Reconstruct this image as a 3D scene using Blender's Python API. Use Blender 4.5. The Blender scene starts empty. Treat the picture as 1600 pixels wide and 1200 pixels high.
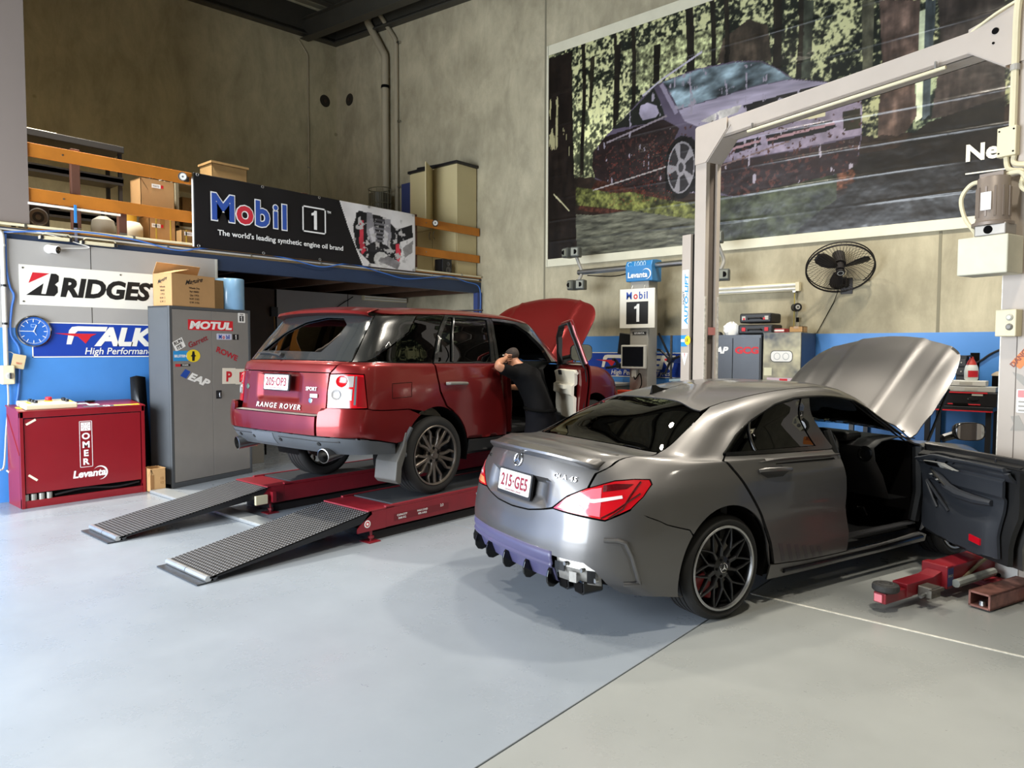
import bpy, bmesh, math, random
import numpy as np
from mathutils import Vector, Matrix, Euler, noise
from mathutils.geometry import delaunay_2d_cdt
random.seed(7)
SC = bpy.context.scene
COL = SC.collection
PI = math.pi
# ------------------------------------------------------------------ camera, world, lights, exposure
CAM = bpy.data.cameras.new('camera'); CAMO = bpy.data.objects.new('camera', CAM); COL.objects.link(CAMO)
CAM.sensor_width = 36; CAM.lens = 25.014; CAM.clip_start = .05; CAM.clip_end = 200
YAW, PITCH, ROLL = 0.71390488, -0.04941764, 0.00282976
_fw = Vector((-math.sin(YAW)*math.cos(PITCH), math.cos(YAW)*math.cos(PITCH), math.sin(PITCH)))
_r0 = Vector((math.cos(YAW), math.sin(YAW), 0)); _u0 = _r0.cross(_fw)
_r = _r0*math.cos(ROLL)+_u0*math.sin(ROLL); _u = _u0*math.cos(ROLL)-_r0*math.sin(ROLL)
CAMO.matrix_world = Matrix(((_r.x,_u.x,-_fw.x,0),(_r.y,_u.y,-_fw.y,0),(_r.z,_u.z,-_fw.z,1.65),(0,0,0,1)))
SC.camera = CAMO
vs = SC.view_settings
SC.display_settings.display_device = 'sRGB'
vs.view_transform = 'Standard'; vs.look = 'None'; vs.gamma = 1; vs.use_curve_mapping = False; vs.exposure = 0.0
W = bpy.data.worlds.new('daylight'); SC.world = W; W.use_nodes = True
bg = W.node_tree.nodes['Background']; bg.inputs[0].default_value = (.72,.84,1,1); bg.inputs[1].default_value = 1.3
def area(name, loc, target, sx, sy, power, color, spread=180):
    l = bpy.data.lights.new(name,'AREA'); l.shape='RECTANGLE'; l.size=sx; l.size_y=sy; l.energy=power; l.color=color; l.spread=math.radians(spread)
    o = bpy.data.objects.new(name,l); COL.objects.link(o); o.location=loc
    d = Vector(target)-Vector(loc); o.rotation_euler = d.to_track_quat('-Z','Y').to_euler(); return o
# daylight through the roller-door opening behind the camera
area('door_daylight', (-6.0,-2.75,2.1), (-6.0,4,1.2), 6.2, 3.9, 1350, (.86,.93,1.0))
# high-bay lamps under the roof: (x, y, power)
LAMPS = [(-4.4,6.6,105),(-1.2,7.2,200),(-4.6,2.6,50),(-.2,3.0,120),(-9.35,3.2,330),(3.2,5.6,22)]
LAMP_Z = 6.6
# ------------------------------------------------------------------ helpers
def lin(h):
    if isinstance(h, str):
        h = h.lstrip('#'); c = [int(h[i:i+2],16)/255 for i in (0,2,4)]
    else: c = h
    return tuple(x/12.92 if x<=.04045 else ((x+.055)/1.055)**2.4 for x in c)+(1,)
MATS = {}
def nd(t, typ, **kw):
    n = t.nodes.new(typ)
    for k,v in kw.items():
        if k.startswith('i_'): n.inputs[k[2:].replace('_',' ')].default_value = v
        else: setattr(n,k,v)
    return n
def mat(name, col, rough=.5, metal=0, spec=.5, var=0, vscale=3, bump=0, bscale=40, coat=0, coatr=.05, emit=None, es=1, rvar=0, col2=None, detail=4, flake=0, sheen=0):
    if name in MATS: return MATS[name]
    m = bpy.data.materials.new(name); m.use_nodes = True; t = m.node_tree
    b = t.nodes['Principled BSDF']
    c = lin(col); b.inputs['Base Color'].default_value = c
    b.inputs['Roughness'].default_value = rough; b.inputs['Metallic'].default_value = metal
    b.inputs['Specular IOR Level'].default_value = spec
    b.inputs['Coat Weight'].default_value = coat; b.inputs['Coat Roughness'].default_value = coatr
    if emit: b.inputs['Emission Color'].default_value = lin(emit); b.inputs['Emission Strength'].default_value = es
    tc = nd(t,'ShaderNodeTexCoord')
    if var or col2 or rvar:
        nz = nd(t,'ShaderNodeTexNoise'); nz.inputs['Scale'].default_value=vscale; nz.inputs['Detail'].default_value=detail; nz.inputs['Roughness'].default_value=.62
        t.links.new(tc.outputs['Object'], nz.inputs['Vector'])
        if var or col2:
            r = nd(t,'ShaderNodeValToRGB')
            a = tuple(x*(1-var) for x in c[:3])+(1,); d = lin(col2) if col2 else tuple(min(1,x*(1+var)) for x in c[:3])+(1,)
            r.color_ramp.elements[0].color=a; r.color_ramp.elements[1].color=d
            r.color_ramp.elements[0].position=.32; r.color_ramp.elements[1].position=.68
            t.links.new(nz.outputs[0], r.inputs[0]); t.links.new(r.outputs[0], b.inputs['Base Color'])
        if rvar:
            mr = nd(t,'ShaderNodeMapRange'); mr.inputs['From Min'].default_value=.3; mr.inputs['From Max'].default_value=.7
            mr.inputs['To Min'].default_value=max(0,rough-rvar); mr.inputs['To Max'].default_value=min(1,rough+rvar)
            t.links.new(nz.outputs[0], mr.inputs[0]); t.links.new(mr.outputs[0], b.inputs['Roughness'])
    if bump:
        n2 = nd(t,'ShaderNodeTexNoise'); n2.inputs['Scale'].default_value=bscale; n2.inputs['Detail'].default_value=3
        t.links.new(tc.outputs['Object'], n2.inputs['Vector'])
        bp = nd(t,'ShaderNodeBump'); bp.inputs['Strength'].default_value=bump; bp.inputs['Distance'].default_value=.01
        t.links.new(n2.outputs[0], bp.inputs['Height']); t.links.new(bp.outputs[0], b.inputs['Normal'])
    MATS[name]=m; return m
def glass(name, tint, refl=.04, rough=.0):
    if name in MATS: return MATS[name]
    m = bpy.data.materials.new(name); m.use_nodes=True; t=m.node_tree
    t.nodes.remove(t.nodes['Principled BSDF']); out=t.nodes['Material Output']
    tr=nd(t,'ShaderNodeBsdfTransparent'); tr.inputs[0].default_value=tuple(tint)+(1,)
    gl=nd(t,'ShaderNodeBsdfGlossy'); gl.inputs['Roughness'].default_value=rough; gl.inputs[0].default_value=(1,1,1,1)
    lw=nd(t,'ShaderNodeFresnel'); lw.inputs[0].default_value=1.5
    mx=nd(t,'ShaderNodeMixShader'); t.links.new(lw.outputs[0],mx.inputs[0]); t.links.new(tr.outputs[0],mx.inputs[1]); t.links.new(gl.outputs[0],mx.inputs[2])
    t.links.new(mx.outputs[0],out.inputs[0]); MATS[name]=m; return m
def attr_mat(name, rough=.5, spec=.3, coat=0, wrinkle=0):
    if name in MATS: return MATS[name]
    m = mat(name,'#808080',rough,spec=spec,coat=coat); t=m.node_tree; b=t.nodes['Principled BSDF']
    a=nd(t,'ShaderNodeVertexColor'); a.layer_name='Col'; t.links.new(a.outputs[0], b.inputs['Base Color'])
    if wrinkle:
        tc=nd(t,'ShaderNodeTexCoord'); n=nd(t,'ShaderNodeTexNoise'); n.inputs['Scale'].default_value=1.6; n.inputs['Detail'].default_value=5; n.inputs['Distortion'].default_value=.6
        mp=nd(t,'ShaderNodeMapping'); mp.inputs['Scale'].default_value=(.5,1,2.2)
        t.links.new(tc.outputs['Object'],mp.inputs[0]); t.links.new(mp.outputs[0],n.inputs['Vector'])
        bp=nd(t,'ShaderNodeBump'); bp.inputs['Strength'].default_value=wrinkle; bp.inputs['Distance'].default_value=.05
        t.links.new(n.outputs[0],bp.inputs['Height']); t.links.new(bp.outputs[0],b.inputs['Normal'])
    return m
class MB:
    def __init__(s): s.v=[]; s.f=[]
    def add(s, vs, fs):
        o=len(s.v); s.v += [tuple(x) for x in vs]; s.f += [tuple(i+o for i in f) for f in fs]; return s
    def box(s, c, d, rot=None, taper=None):
        hx,hy,hz = d[0]/2,d[1]/2,d[2]/2
        P=[Vector((x*hx,y*hy,z*hz)) for z in (-1,1) for y in (-1,1) for x in (-1,1)]
        if taper: P=[Vector((p.x*(taper[0] if p.z>0 else 1), p.y*(taper[1] if p.z>0 else 1), p.z)) for p in P]
        if rot is not None:
            R = rot if isinstance(rot,Matrix) else Euler(rot).to_matrix()
            P=[R@p for p in P]
        P=[p+Vector(c) for p in P]
        return s.add(P,[(0,2,3,1),(4,5,7,6),(0,1,5,4),(2,6,7,3),(0,4,6,2),(1,3,7,5)])
    def b2(s, lo, hi): return s.box([(a+b)/2 for a,b in zip(lo,hi)],[abs(b-a) for a,b in zip(lo,hi)])
    def cyl(s, p0, p1, r0, r1=None, n=16, caps=True):
        if r1 is None: r1=r0
        p0=Vector(p0); p1=Vector(p1); d=(p1-p0).normalized()
        a=d.orthogonal().normalized(); b=d.cross(a)
        vs=[]; 
        for p,r in ((p0,r0),(p1,r1)):
            vs += [p+(a*math.cos(2*PI*i/n)+b*math.sin(2*PI*i/n))*r for i in range(n)]
        fs=[(i,(i+1)%n,n+(i+1)%n,n+i) for i in range(n)]
        if caps: fs += [tuple(reversed(range(n))), tuple(range(n,2*n))]
        return s.add(vs,fs)
    def tube(s, path, r, n=8, closed=False, caps=True):
        P=[Vector(p) for p in path]; N=len(P); vs=[]; prev=None
        for i,p in enumerate(P):
            if closed: d=(P[(i+1)%N]-P[i-1])
            else: d=P[min(i+1,N-1)]-P[max(i-1,0)]
            d.normalize()
            if prev is None: a=d.orthogonal().normalized()
            else: a=(prev-d*prev.dot(d)).normalized()
            prev=a; b=d.cross(a); rr = r[i] if isinstance(r,(list,tuple)) else r
            vs += [p+(a*math.cos(2*PI*k/n)+b*math.sin(2*PI*k/n))*rr for k in range(n)]
        fs=[]
        for i in range(N if closed else N-1):
            j=(i+1)%N
            fs += [(i*n+k, i*n+(k+1)%n, j*n+(k+1)%n, j*n+k) for k in range(n)]
        if caps and not closed: fs += [tuple(reversed(range(n))), tuple(range((N-1)*n,N*n))]
        return s.add(vs,fs)
    def lathe(s, prof, c=(0,0,0), ax=(0,0,1), n=32, caps=False, a0=0, a1=2*PI):
        ax=Vector(ax).normalized(); a=ax.orthogonal().normalized(); b=ax.cross(a); c=Vector(c); vs=[]; full=abs(a1-a0-2*PI)<1e-6; m=n if full else n+1
        for r,h in prof:
            vs += [c+ax*h+(a*math.cos(a0+(a1-a0)*i/n)+b*math.sin(a0+(a1-a0)*i/n))*r for i in range(m)]
        fs=[]
        for k in range(len(prof)-1):
            for i in range(n):
                j=(i+1)%m
                fs.append((k*m+i,k*m+j,(k+1)*m+j,(k+1)*m+i))
        if caps: fs += [tuple(reversed(range(m))), tuple(range((len(prof)-1)*m,len(prof)*m))]
        return s.add(vs,fs)
    def prism(s, poly, fr, depth):
        # poly: 2-D points; fr=(origin,ex,ey,ez): extruded from 0 to depth along ez
        o,ex,ey,ez=[Vector(x) for x in fr]; n=len(poly)
        A=[o+ex*x+ey*y for x,y in poly]; B=[p+ez*depth for p in A]
        fs=[(i,(i+1)%n,n+(i+1)%n,n+i) for i in range(n)]
        return s.add(A+B, fs+[tuple(reversed(range(n))),tuple(range(n,2*n))])
    def grid(s, pts, closed_u=False):
        R=len(pts); C=len(pts[0]); fs=[]
        for i in range(R-1):
            for j in range(C if closed_u else C-1):
                k=(j+1)%C; fs.append((i*C+j,i*C+k,(i+1)*C+k,(i+1)*C+j))
        return s.add([p for row in pts for p in row], fs)
    def obj(s, name, m, parent=None, smooth=False, bevel=0, bseg=2, solid=0, recalc=True, weld=False, sharp=40, sub=0):
        me=bpy.data.meshes.new(name); me.from_pydata(s.v,[],s.f)
        if recalc or weld:
            bm=bmesh.new(); bm.from_mesh(me)
            if weld: bmesh.ops.remove_doubles(bm,verts=bm.verts,dist=1e-5)
            if recalc: bmesh.ops.recalc_face_normals(bm,faces=bm.faces)
            bm.to_mesh(me); bm.free()
        me.update()
        return link(name,me,m,parent,smooth,bevel,bseg,solid,sharp,sub)
def link(name, me, m, parent=None, smooth=False, bevel=0, bseg=2, solid=0, sharp=40, sub=0):
    o=bpy.data.objects.new(name,me); COL.objects.link(o)
    if m is not None:
        for x in (m if isinstance(m,(list,tuple)) else [m]): me.materials.append(x)
    if parent is not None: o.parent=parent
    if smooth: me.shade_smooth(); 
    if smooth and sharp<180:
        try: me.set_sharp_from_angle(angle=math.radians(sharp))
        except Exception: pass
    if bevel:
        b=o.modifiers.new('bevel','BEVEL'); b.width=bevel; b.segments=bseg; b.limit_method='ANGLE'; b.angle_limit=math.radians(40)
    if solid:
        b=o.modifiers.new('solid','SOLIDIFY'); b.thickness=solid; b.offset=0
    if sub:
        b=o.modifiers.new('sub','SUBSURF'); b.levels=sub; b.render_levels=sub
    return o
def thing(name, label, cat, loc=(0,0,0), rz=0, group=None):
    o=bpy.data.objects.new(name,None); COL.objects.link(o); o.location=loc; o.rotation_euler=(0,0,rz); o.empty_display_size=.1
    return tag(o,label,cat,group)
def tag(o, label=None, cat=None, group=None, kind=None):
    if label: o['label']=label
    if cat: o['category']=cat
    if group: o['group']=group
    if kind: o['kind']=kind
    return o
def struct(o): o['kind']='structure'; return o
def box(name, m, parent, c, d, rot=None, bevel=.004, **k): return MB().box(c,d,rot).obj(name,m,parent,bevel=bevel,**k)
_txt={}
def text(s, size, m, parent, o, ex, ey, name='lettering', ext=.002, bold=0, shear=0, sx=1, align='CENTER', sp=1, lift=.0):
    """flat lettering: o centre (or left) of the baseline, ex along the line, ey up; size = cap height"""
    if ' ' in s:      # one mesh per word
        ws=s.split(' '); K=size/.73*sx
        W_=lambda q: _tw(q,bold,shear,sp)
        tot=W_(s); x=-tot/2 if align=='CENTER' else 0 if align=='LEFT' else -tot; ex=Vector(ex).normalized()
        for i,w in enumerate(ws):
            pre=' '.join(ws[:i+1]); st=(W_(pre)-W_(w))
            text(w,size,m,parent,Vector(o)+ex*((x+st)*K),ex,ey,name,ext,bold,shear,sx,'LEFT',sp,lift)
        return None
    key=_tk(s,bold,shear,sp)
    a,fs=_txt[key]
    a=a.copy(); x0,x1=a[:,0].min(),a[:,0].max()
    k=size/.73
    xs={'CENTER':(x0+x1)/2,'LEFT':x0,'RIGHT':x1}[align]
    o=Vector(o); ex=Vector(ex).normalized(); ey=Vector(ey).normalized(); ez=ex.cross(ey)
    vs=[o+ex*((p[0]-xs)*k*sx)+ey*(p[1]*k)+ez*(lift+(ext if p[2]>0 else 0)) for p in a]
    return MB().add(vs,fs).obj(name,m,parent,recalc=False)
def _tw(s,bold,shear,sp):
    a=_txt[_tk(s,bold,shear,sp)][0]; return a[:,0].max()-a[:,0].min()
def _tk(s,bold,shear,sp):
    key=(s,bold,shear,sp)
    if key not in _txt:
        cu=bpy.data.curves.new('t','FONT'); cu.body=s; cu.size=1; cu.offset=bold; cu.shear=shear; cu.space_character=sp; cu.resolution_u=3; cu.extrude=0.01
        ob=bpy.data.objects.new('t',cu); me=bpy.data.meshes.new_from_object(ob)
        bpy.data.objects.remove(ob); bpy.data.curves.remove(cu)
        n=len(me.vertices); a=np.empty(n*3); me.vertices.foreach_get('co',a); a=a.reshape(-1,3)
        _txt[key]=(a, [tuple(p.vertices) for p in me.polygons]); bpy.data.meshes.remove(me)
    return key
def flat(name, poly, m, parent, o, ex, ey, th=.002, lift=0):
    o=Vector(o); ex=Vector(ex).normalized(); ey=Vector(ey).normalized(); ez=ex.cross(ey)
    return MB().prism(poly,(o+ez*lift,ex,ey,ez),th).obj(name,m,parent)
def dup(root):
    c=root.copy(); COL.objects.link(c)
    for ch in list(root.children):
        d=ch.copy(); COL.objects.link(d); d.parent=c
        for g in ch.children:
            e=g.copy(); COL.objects.link(e); e.parent=d
    return c
def bez(P, n=8):
    """Catmull-Rom through points"""
    P=[Vector(p) for p in P]; out=[]
    for i in range(len(P)-1):
        a=P[max(i-1,0)]; b=P[i]; c=P[i+1]; d=P[min(i+2,len(P)-1)]
        for k in range(n):
            t=k/n; out.append(.5*((2*b)+(c-a)*t+(2*a-5*b+4*c-d)*t*t+(3*b-a-3*c+d)*t**3))
    out.append(P[-1]); return out
def rrect(w,h,r,n=4):
    out=[]
    for cx,cy,a in ((w/2-r,h/2-r,0),(-w/2+r,h/2-r,PI/2),(-w/2+r,-h/2+r,PI),(w/2-r,-h/2+r,1.5*PI)):
        out += [(cx+r*math.cos(a+PI/2*i/n),cy+r*math.sin(a+PI/2*i/n)) for i in range(n+1)]
    return out
def ell(rx,ry,n=32,a0=0,a1=2*PI): return [(rx*math.cos(a0+(a1-a0)*i/n),ry*math.sin(a0+(a1-a0)*i/n)) for i in range(n+(0 if abs(a1-a0-2*PI)<1e-6 else 1))]

def one(h, m, parent, o, ex, ey, name='numeral', th=.001, lift=0):
    """the figure 1 with its flag, height h, centred on o"""
    P=[(-.02,-.5),(.16,-.5),(.16,.5),(.02,.5),(-.04,.40),(-.17,.34),(-.17,.22),(-.02,.25)]
    return flat(name,[(a*h,b*h) for a,b in P],m,parent,o,ex,ey,th,lift)
# ------------------------------------------------------------------ setting
XL, XR, YB, YF = -13.43, 6.5, 9.55, -3.2      # concrete wall left, right, back (poster) wall, street side
XP = -9.0                                      # face of the partition under the mezzanine
def ceil_z(x,y): return 8.92-.067*(x+13.43)+.055*(y-9.55)
def concrete(name, dark, light, scale=.9):
    m=mat(name, dark, .85, var=.0, col2=light, vscale=scale, bump=.25, bscale=9, detail=8)
    t=m.node_tree; b=t.nodes['Principled BSDF']
    # second, finer layer: scuffs and trowel marks
    tc=nd(t,'ShaderNodeTexCoord'); mp=nd(t,'ShaderNodeMapping'); mp.inputs['Scale'].default_value=(1,1,.45)
    n=nd(t,'ShaderNodeTexNoise'); n.inputs['Scale'].default_value=2.3; n.inputs['Detail'].default_value=9; n.inputs['Distortion'].default_value=.35; n.inputs['Roughness'].default_value=.7
    t.links.new(tc.outputs['Object'],mp.inputs[0]); t.links.new(mp.outputs[0],n.inputs['Vector'])
    r=nd(t,'ShaderNodeValToRGB'); r.color_ramp.elements[0].position=.36; r.color_ramp.elements[0].color=(.78,.77,.75,1); r.color_ramp.elements[1].position=.62; r.color_ramp.elements[1].color=(1.08,1.07,1.05,1)
    t.links.new(n.outputs[0],r.inputs[0])
    v=nd(t,'ShaderNodeTexVoronoi'); v.inputs['Scale'].default_value=1.1; t.links.new(tc.outputs['Object'],v.inputs['Vector'])
    r2=nd(t,'ShaderNodeValToRGB'); r2.color_ramp.elements[0].position=.03; r2.color_ramp.elements[0].color=(.55,.54,.5,1); r2.color_ramp.elements[1].position=.055; r2.color_ramp.elements[1].color=(1,1,1,1)
    t.links.new(v.outputs['Distance'],r2.inputs[0])
    src=b.inputs['Base Color'].links[0].from_socket
    m1=nd(t,'ShaderNodeMixRGB',blend_type='MULTIPLY'); m1.inputs[0].default_value=1; m2=nd(t,'ShaderNodeMixRGB',blend_type='MULTIPLY'); m2.inputs[0].default_value=.8
    t.links.new(src,m1.inputs[1]); t.links.new(r.outputs[0],m1.inputs[2]); t.links.new(m1.outputs[0],m2.inputs[1]); t.links.new(r2.outputs[0],m2.inputs[2]); t.links.new(m2.outputs[0],b.inputs['Base Color'])
    return m
M_conc=concrete('concrete','#9f977f','#bdb49a')
M_conc2=concrete('concrete_left','#a59e84','#c2ba9c',.6)
M_blue=mat('blue_dado_paint','#4685cb',.45,var=.06,vscale=1.5)
M_grey=mat('grey_board','#a39f9a',.6,var=.04,vscale=1.2)
M_black=mat('black_plastic','#17171a',.45)
M_dark=mat('dark_void','#0c0b0b',.9,spec=.1)
M_white=mat('white_paint','#e8e6e0',.45)
M_cream=mat('cream_paint','#d9cfae',.5,var=.04)
M_steel=mat('steel','#b6b6b4',.3,metal=1)
M_chrome=mat('chrome','#d8d8da',.1,metal=1)
M_ltgrey=mat('light_grey_plastic','#b9b6ad',.5)
M_navy=mat('navy_steel','#24344f',.5,var=.08)
M_orange=mat('orange_timber','#b8701f',.55,var=.14,vscale=2.2,bump=.1,bscale=30)
M_card=mat('cardboard','#b28b5c',.8,var=.06,vscale=4)
M_card2=mat('old_cardboard','#8f7248',.85,var=.08,vscale=4)
M_tape=mat('parcel_tape','#a07a48',.35)
M_red=mat('machine_red','#7f101b',.38,var=.05,vscale=2,coat=.2)
M_lred=mat('lift_red','#7d1622',.42,var=.12,vscale=3,coat=.15)
M_txtw=mat('white_print','#f0f0ee',.5)
M_txtb=mat('black_print','#151414',.5)
M_txtr=mat('red_print','#c8202c',.5)
M_txtbl=mat('blue_print','#1f4aa5',.5)
# floor: painted slabs with recessed joints
fm=mat('floor_base','#2a2a28',.9)
floor=struct(MB().b2((XL-.2,YF-6,-.2),(XR+.2,YB+.2,-.014)).obj('floor',fm))
def floor_mat(name,a,b):
    m=mat(name,a,.3,col2=b,vscale=.55,detail=6,bump=.03,bscale=2.5,rvar=.0,spec=.45)
    t=m.node_tree; bs=t.nodes['Principled BSDF']
    tc=nd(t,'ShaderNodeTexCoord'); n=nd(t,'ShaderNodeTexNoise'); n.inputs['Scale'].default_value=1.7; n.inputs['Detail'].default_value=8; n.inputs['Roughness'].default_value=.7
    t.links.new(tc.outputs['Object'],n.inputs['Vector'])
    r=nd(t,'ShaderNodeMapRange'); r.inputs['From Min'].default_value=.3; r.inputs['From Max'].default_value=.7; r.inputs['To Min'].default_value=.2; r.inputs['To Max'].default_value=.42
    t.links.new(n.outputs[0],r.inputs[0]); t.links.new(r.outputs[0],bs.inputs['Roughness']); return m
FM=[floor_mat('floor_paint_blue','#848b93','#9299a1'),floor_mat('floor_paint_grey','#8c8e8b','#989a97')]
JX,JY=-1.89,4.645
for i,(x0,x1) in enumerate(((-7.95,JX),(JX,4.1),(XL,-7.95),(4.1,XR))):
    for y0,y1 in ((-1.4,JY),(JY,YB),(YF-6,-1.4)):
        MB().b2((x0+.004,y0+.004,-.12),(x1-.004,y1-.004,0)).obj('concrete_slab',FM[i%2],floor,bevel=.002,bseg=1)
MB().b2((JX+.02,JY-.011,-.01),(4.1,JY+.011,.0015)).obj('joint_sealant',mat('sealant','#c9c7bd',.8,var=.25,vscale=30),floor)
# walls
def wall(name,lo,hi,m): return struct(MB().b2(lo,hi).obj(name,m))
wb=wall('wall_back',(XL-.2,YB,-.1),(XR+.2,YB+.2,9),M_conc)
for x in (-7.55,-1.70,4.1): MB().b2((x-.016,YB-.006,1.86),(x+.016,YB,7.6)).obj('panel_joint',mat('joint_grey','#807a66',.9),wb)
MB().b2((-9.0,YB-.004,0),(XR,YB,1.855)).obj('dado_paint',M_blue,wb)
MB().b2((XP,YB-.012,0),(XR,YB-.004,.08)).obj('skirting',M_navy,wb)
wall('wall_left',(XL-.2,YF,-.1),(XL,YB,9),M_conc2)
wall('wall_right',(XR,YF,-.1),(XR+.2,YB,9),M_conc)
# street side: concrete with the big roller-door opening (open to daylight)
wf=wall('wall_front',(XL,YF-.2,4.3),(XR,YF,9),M_conc)
MB().b2((XL,YF-.2,-.1),(-9.1,YF,4.3)).obj('pier',M_conc,wf); MB().b2((-2.8,YF-.2,-.1),(XR,YF,4.3)).obj('pier',M_conc,wf)
# roof deck: ribbed metal sheet on steel purlins
M_deck=mat('roof_deck','#8d8975',.6,metal=.1,var=.15,vscale=2)
mb=MB(); rows=[]; xs=np.arange(XL-.3,XR+.5,.12)
for i,x in enumerate(xs):
    dz=.045 if (i//2)%2 else 0
    rows.append([(x,YF-.3,ceil_z(x,YF-.3)+dz),(x,YB+.2,ceil_z(x,YB+.2)+dz)])
mb.grid(rows); roof=struct(mb.obj('ceiling',M_deck,recalc=False,solid=.01))
M_beam=mat('roof_steel','#3c3a33',.6,var=.1)
def zbeam(name,p,q,w,h,par):
    p=Vector(p);q=Vector(q);d=(q-p).normalized(); s=d.cross(Vector((0,0,1))).normalized()
    mb=MB()
    for off,ww,hh in ((0,w,.015),(-h,w,.015)):
        mb.prism([(-ww/2,off-hh),(ww/2,off-hh),(ww/2,off),(-ww/2,off)],(p,s,(0,0,1),d),(q-p).length)
    mb.prism([(-.008,-h),(.008,-h),(.008,0),(-.008,0)],(p,s,(0,0,1),d),(q-p).length)
    return mb.obj(name,M_beam,par)
for x in (-12.3,-9.6,-6.9,-4.2,-1.5,1.2,3.9): zbeam('purlin',(x,YF,ceil_z(x,YF)-.02),(x,YB,ceil_z(x,YB)-.02),.16,.28,roof)
for y in (8.75,4.0,-.5): zbeam('rafter',(XL,y,ceil_z(XL,y)-.30),(XR,y,ceil_z(XR,y)-.30),.2,.40,roof)
for q in ([(XL,YB),(XR,YB)],[(XL,YF),(XL,YB)]):
    (x0,y0),(x1,y1)=q; d=Vector((x1-x0,y1-y0,0)).normalized(); n=Vector((-d.y,d.x,0))*-1 if y0==y1 else Vector((1,0,0)); L=(x1-x0) or (y1-y0)
    P=[Vector((x0,y0,ceil_z(x0,y0))),Vector((x1,y1,ceil_z(x1,y1)))]; vs=[p+n*a+Vector((0,0,b)) for p in P for a,b in ((0,-.65),(.16,-.65),(.16,-.62),(.02,-.50),(.02,-.02),(0,-.02))]
    MB().add(vs,[(i,(i+1)%6,6+(i+1)%6,6+i) for i in range(6)]+[tuple(range(6)),tuple(range(6,12))]).obj('wall_angle',M_beam,roof)
# high-bay lamps
M_lamp=mat('lamp_face','#ffffff',.5,emit='#fff0d8',es=14)
lab=['above the bonnet of the grey sedan','above the tall beam of the two-post lift','above the tailgate of the red wagon','above the open floor','above the mezzanine edge','above the right-hand bay']
for k,(x,y,pw) in enumerate(LAMPS):
    t=thing('high_bay_lamp','round high-bay lamp hanging from the roof '+lab[k],'lamp',(x,y,LAMP_Z),group='high-bay lamps under the roof')
    MB().lathe([(.02,.42),(.09,.4),(.11,.2),(.24,.06),(.26,0),(.25,0),(.22,.05),(.08,.16)],n=28).obj('shade',M_beam,t,smooth=True)
    MB().lathe([(0,.05),(.2,.05)],n=28).obj('diffuser',M_lamp,t)
    MB().cyl((0,0,.4),(0,0,ceil_z(x,y)-LAMP_Z),.008,n=6).obj('hanger_rod',M_steel,t)
    l=bpy.data.lights.new('high_bay','AREA'); l.shape='DISK'; l.size=.42; l.energy=pw; l.spread=math.radians(128); l.color=(1,.93,.80); o=bpy.data.objects.new('high_bay_light',l); COL.objects.link(o); o.location=(x,y,LAMP_Z-.03)
# partition below the mezzanine (grey boards above, blue paint below)
wp=wall('wall_partition',(XP-.1,YF,1.86),(XP,4.52,2.80),M_grey)
MB().b2((XP-.1,YF,-.1),(XP-.001,4.52,1.86)).obj('blue_lower_wall',M_blue,wp)
MB().b2((XP,3.03,1.86),(XP+.0015,3.036,2.8)).obj('board_joint',M_dark,wp)
MB().b2((XP-.1,4.5,0),(XP+.004,4.53,2.80)).obj('end_trim',M_ltgrey,wp)
up=wall('wall_upper_left',(XP-.12,YF,2.98),(XP-.02,2.45,9),mat('mauve_board','#7d726b',.6,var=.03,vscale=1))
# mezzanine deck and its blue edge beam
mz=struct(MB().b2((XL,YF,2.86),(XP-.03,YB,2.93)).obj('floor_mezzanine',mat('deck_board','#8a7550',.7,var=.12,vscale=4)))
for y in np.arange(-2.4,9.4,.9): MB().b2((XL,y-.03,2.66),(XP-.12,y+.03,2.86)).obj('joist',mat('joist_timber','#4d3524',.8,var=.15),mz)
zb=MB().b2((XP-.12,YF,2.665),(XP-.02,YB,2.685)).b2((XP-.12,YF,2.9),(XP-.02,YB,2.92)).b2((XP-.045,YF,2.68),(XP-.03,YB,2.91)).obj('trim_1',M_navy); struct(zb)
ek=MB().b2((XP-.09,2.45,2.93),(XP-.03,YB,2.975)).obj('edge_kerb',M_orange,zb)
struct(MB().b2((XP-.1,YB-.13,0),(XP+.0,YB-.01,2.67)).b2((XP-.14,YB-.15,0),(XP+.04,YB-.01,.015)).obj('trim_2',mat('post_blue','#3c4a7c',.5)))
# store under the mezzanine: grey board wall at the rear
wu=wall('wall_store',(-11.2,6.6,0),(-11.1,YB,2.66),M_grey)
MB().b2((-11.2,YF,0),(-11.1,6.6,2.66)).obj('brown_board',mat('brown_board','#4a3c30',.7,var=.1),wu)
MB().b2((-11.1,6.59,0),(-11.095,6.63,2.66)).obj('board_joint',M_dark,wu); MB().b2((-11.1,8.1,0),(-11.095,8.11,2.66)).obj('board_joint',M_dark,wu)
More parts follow.
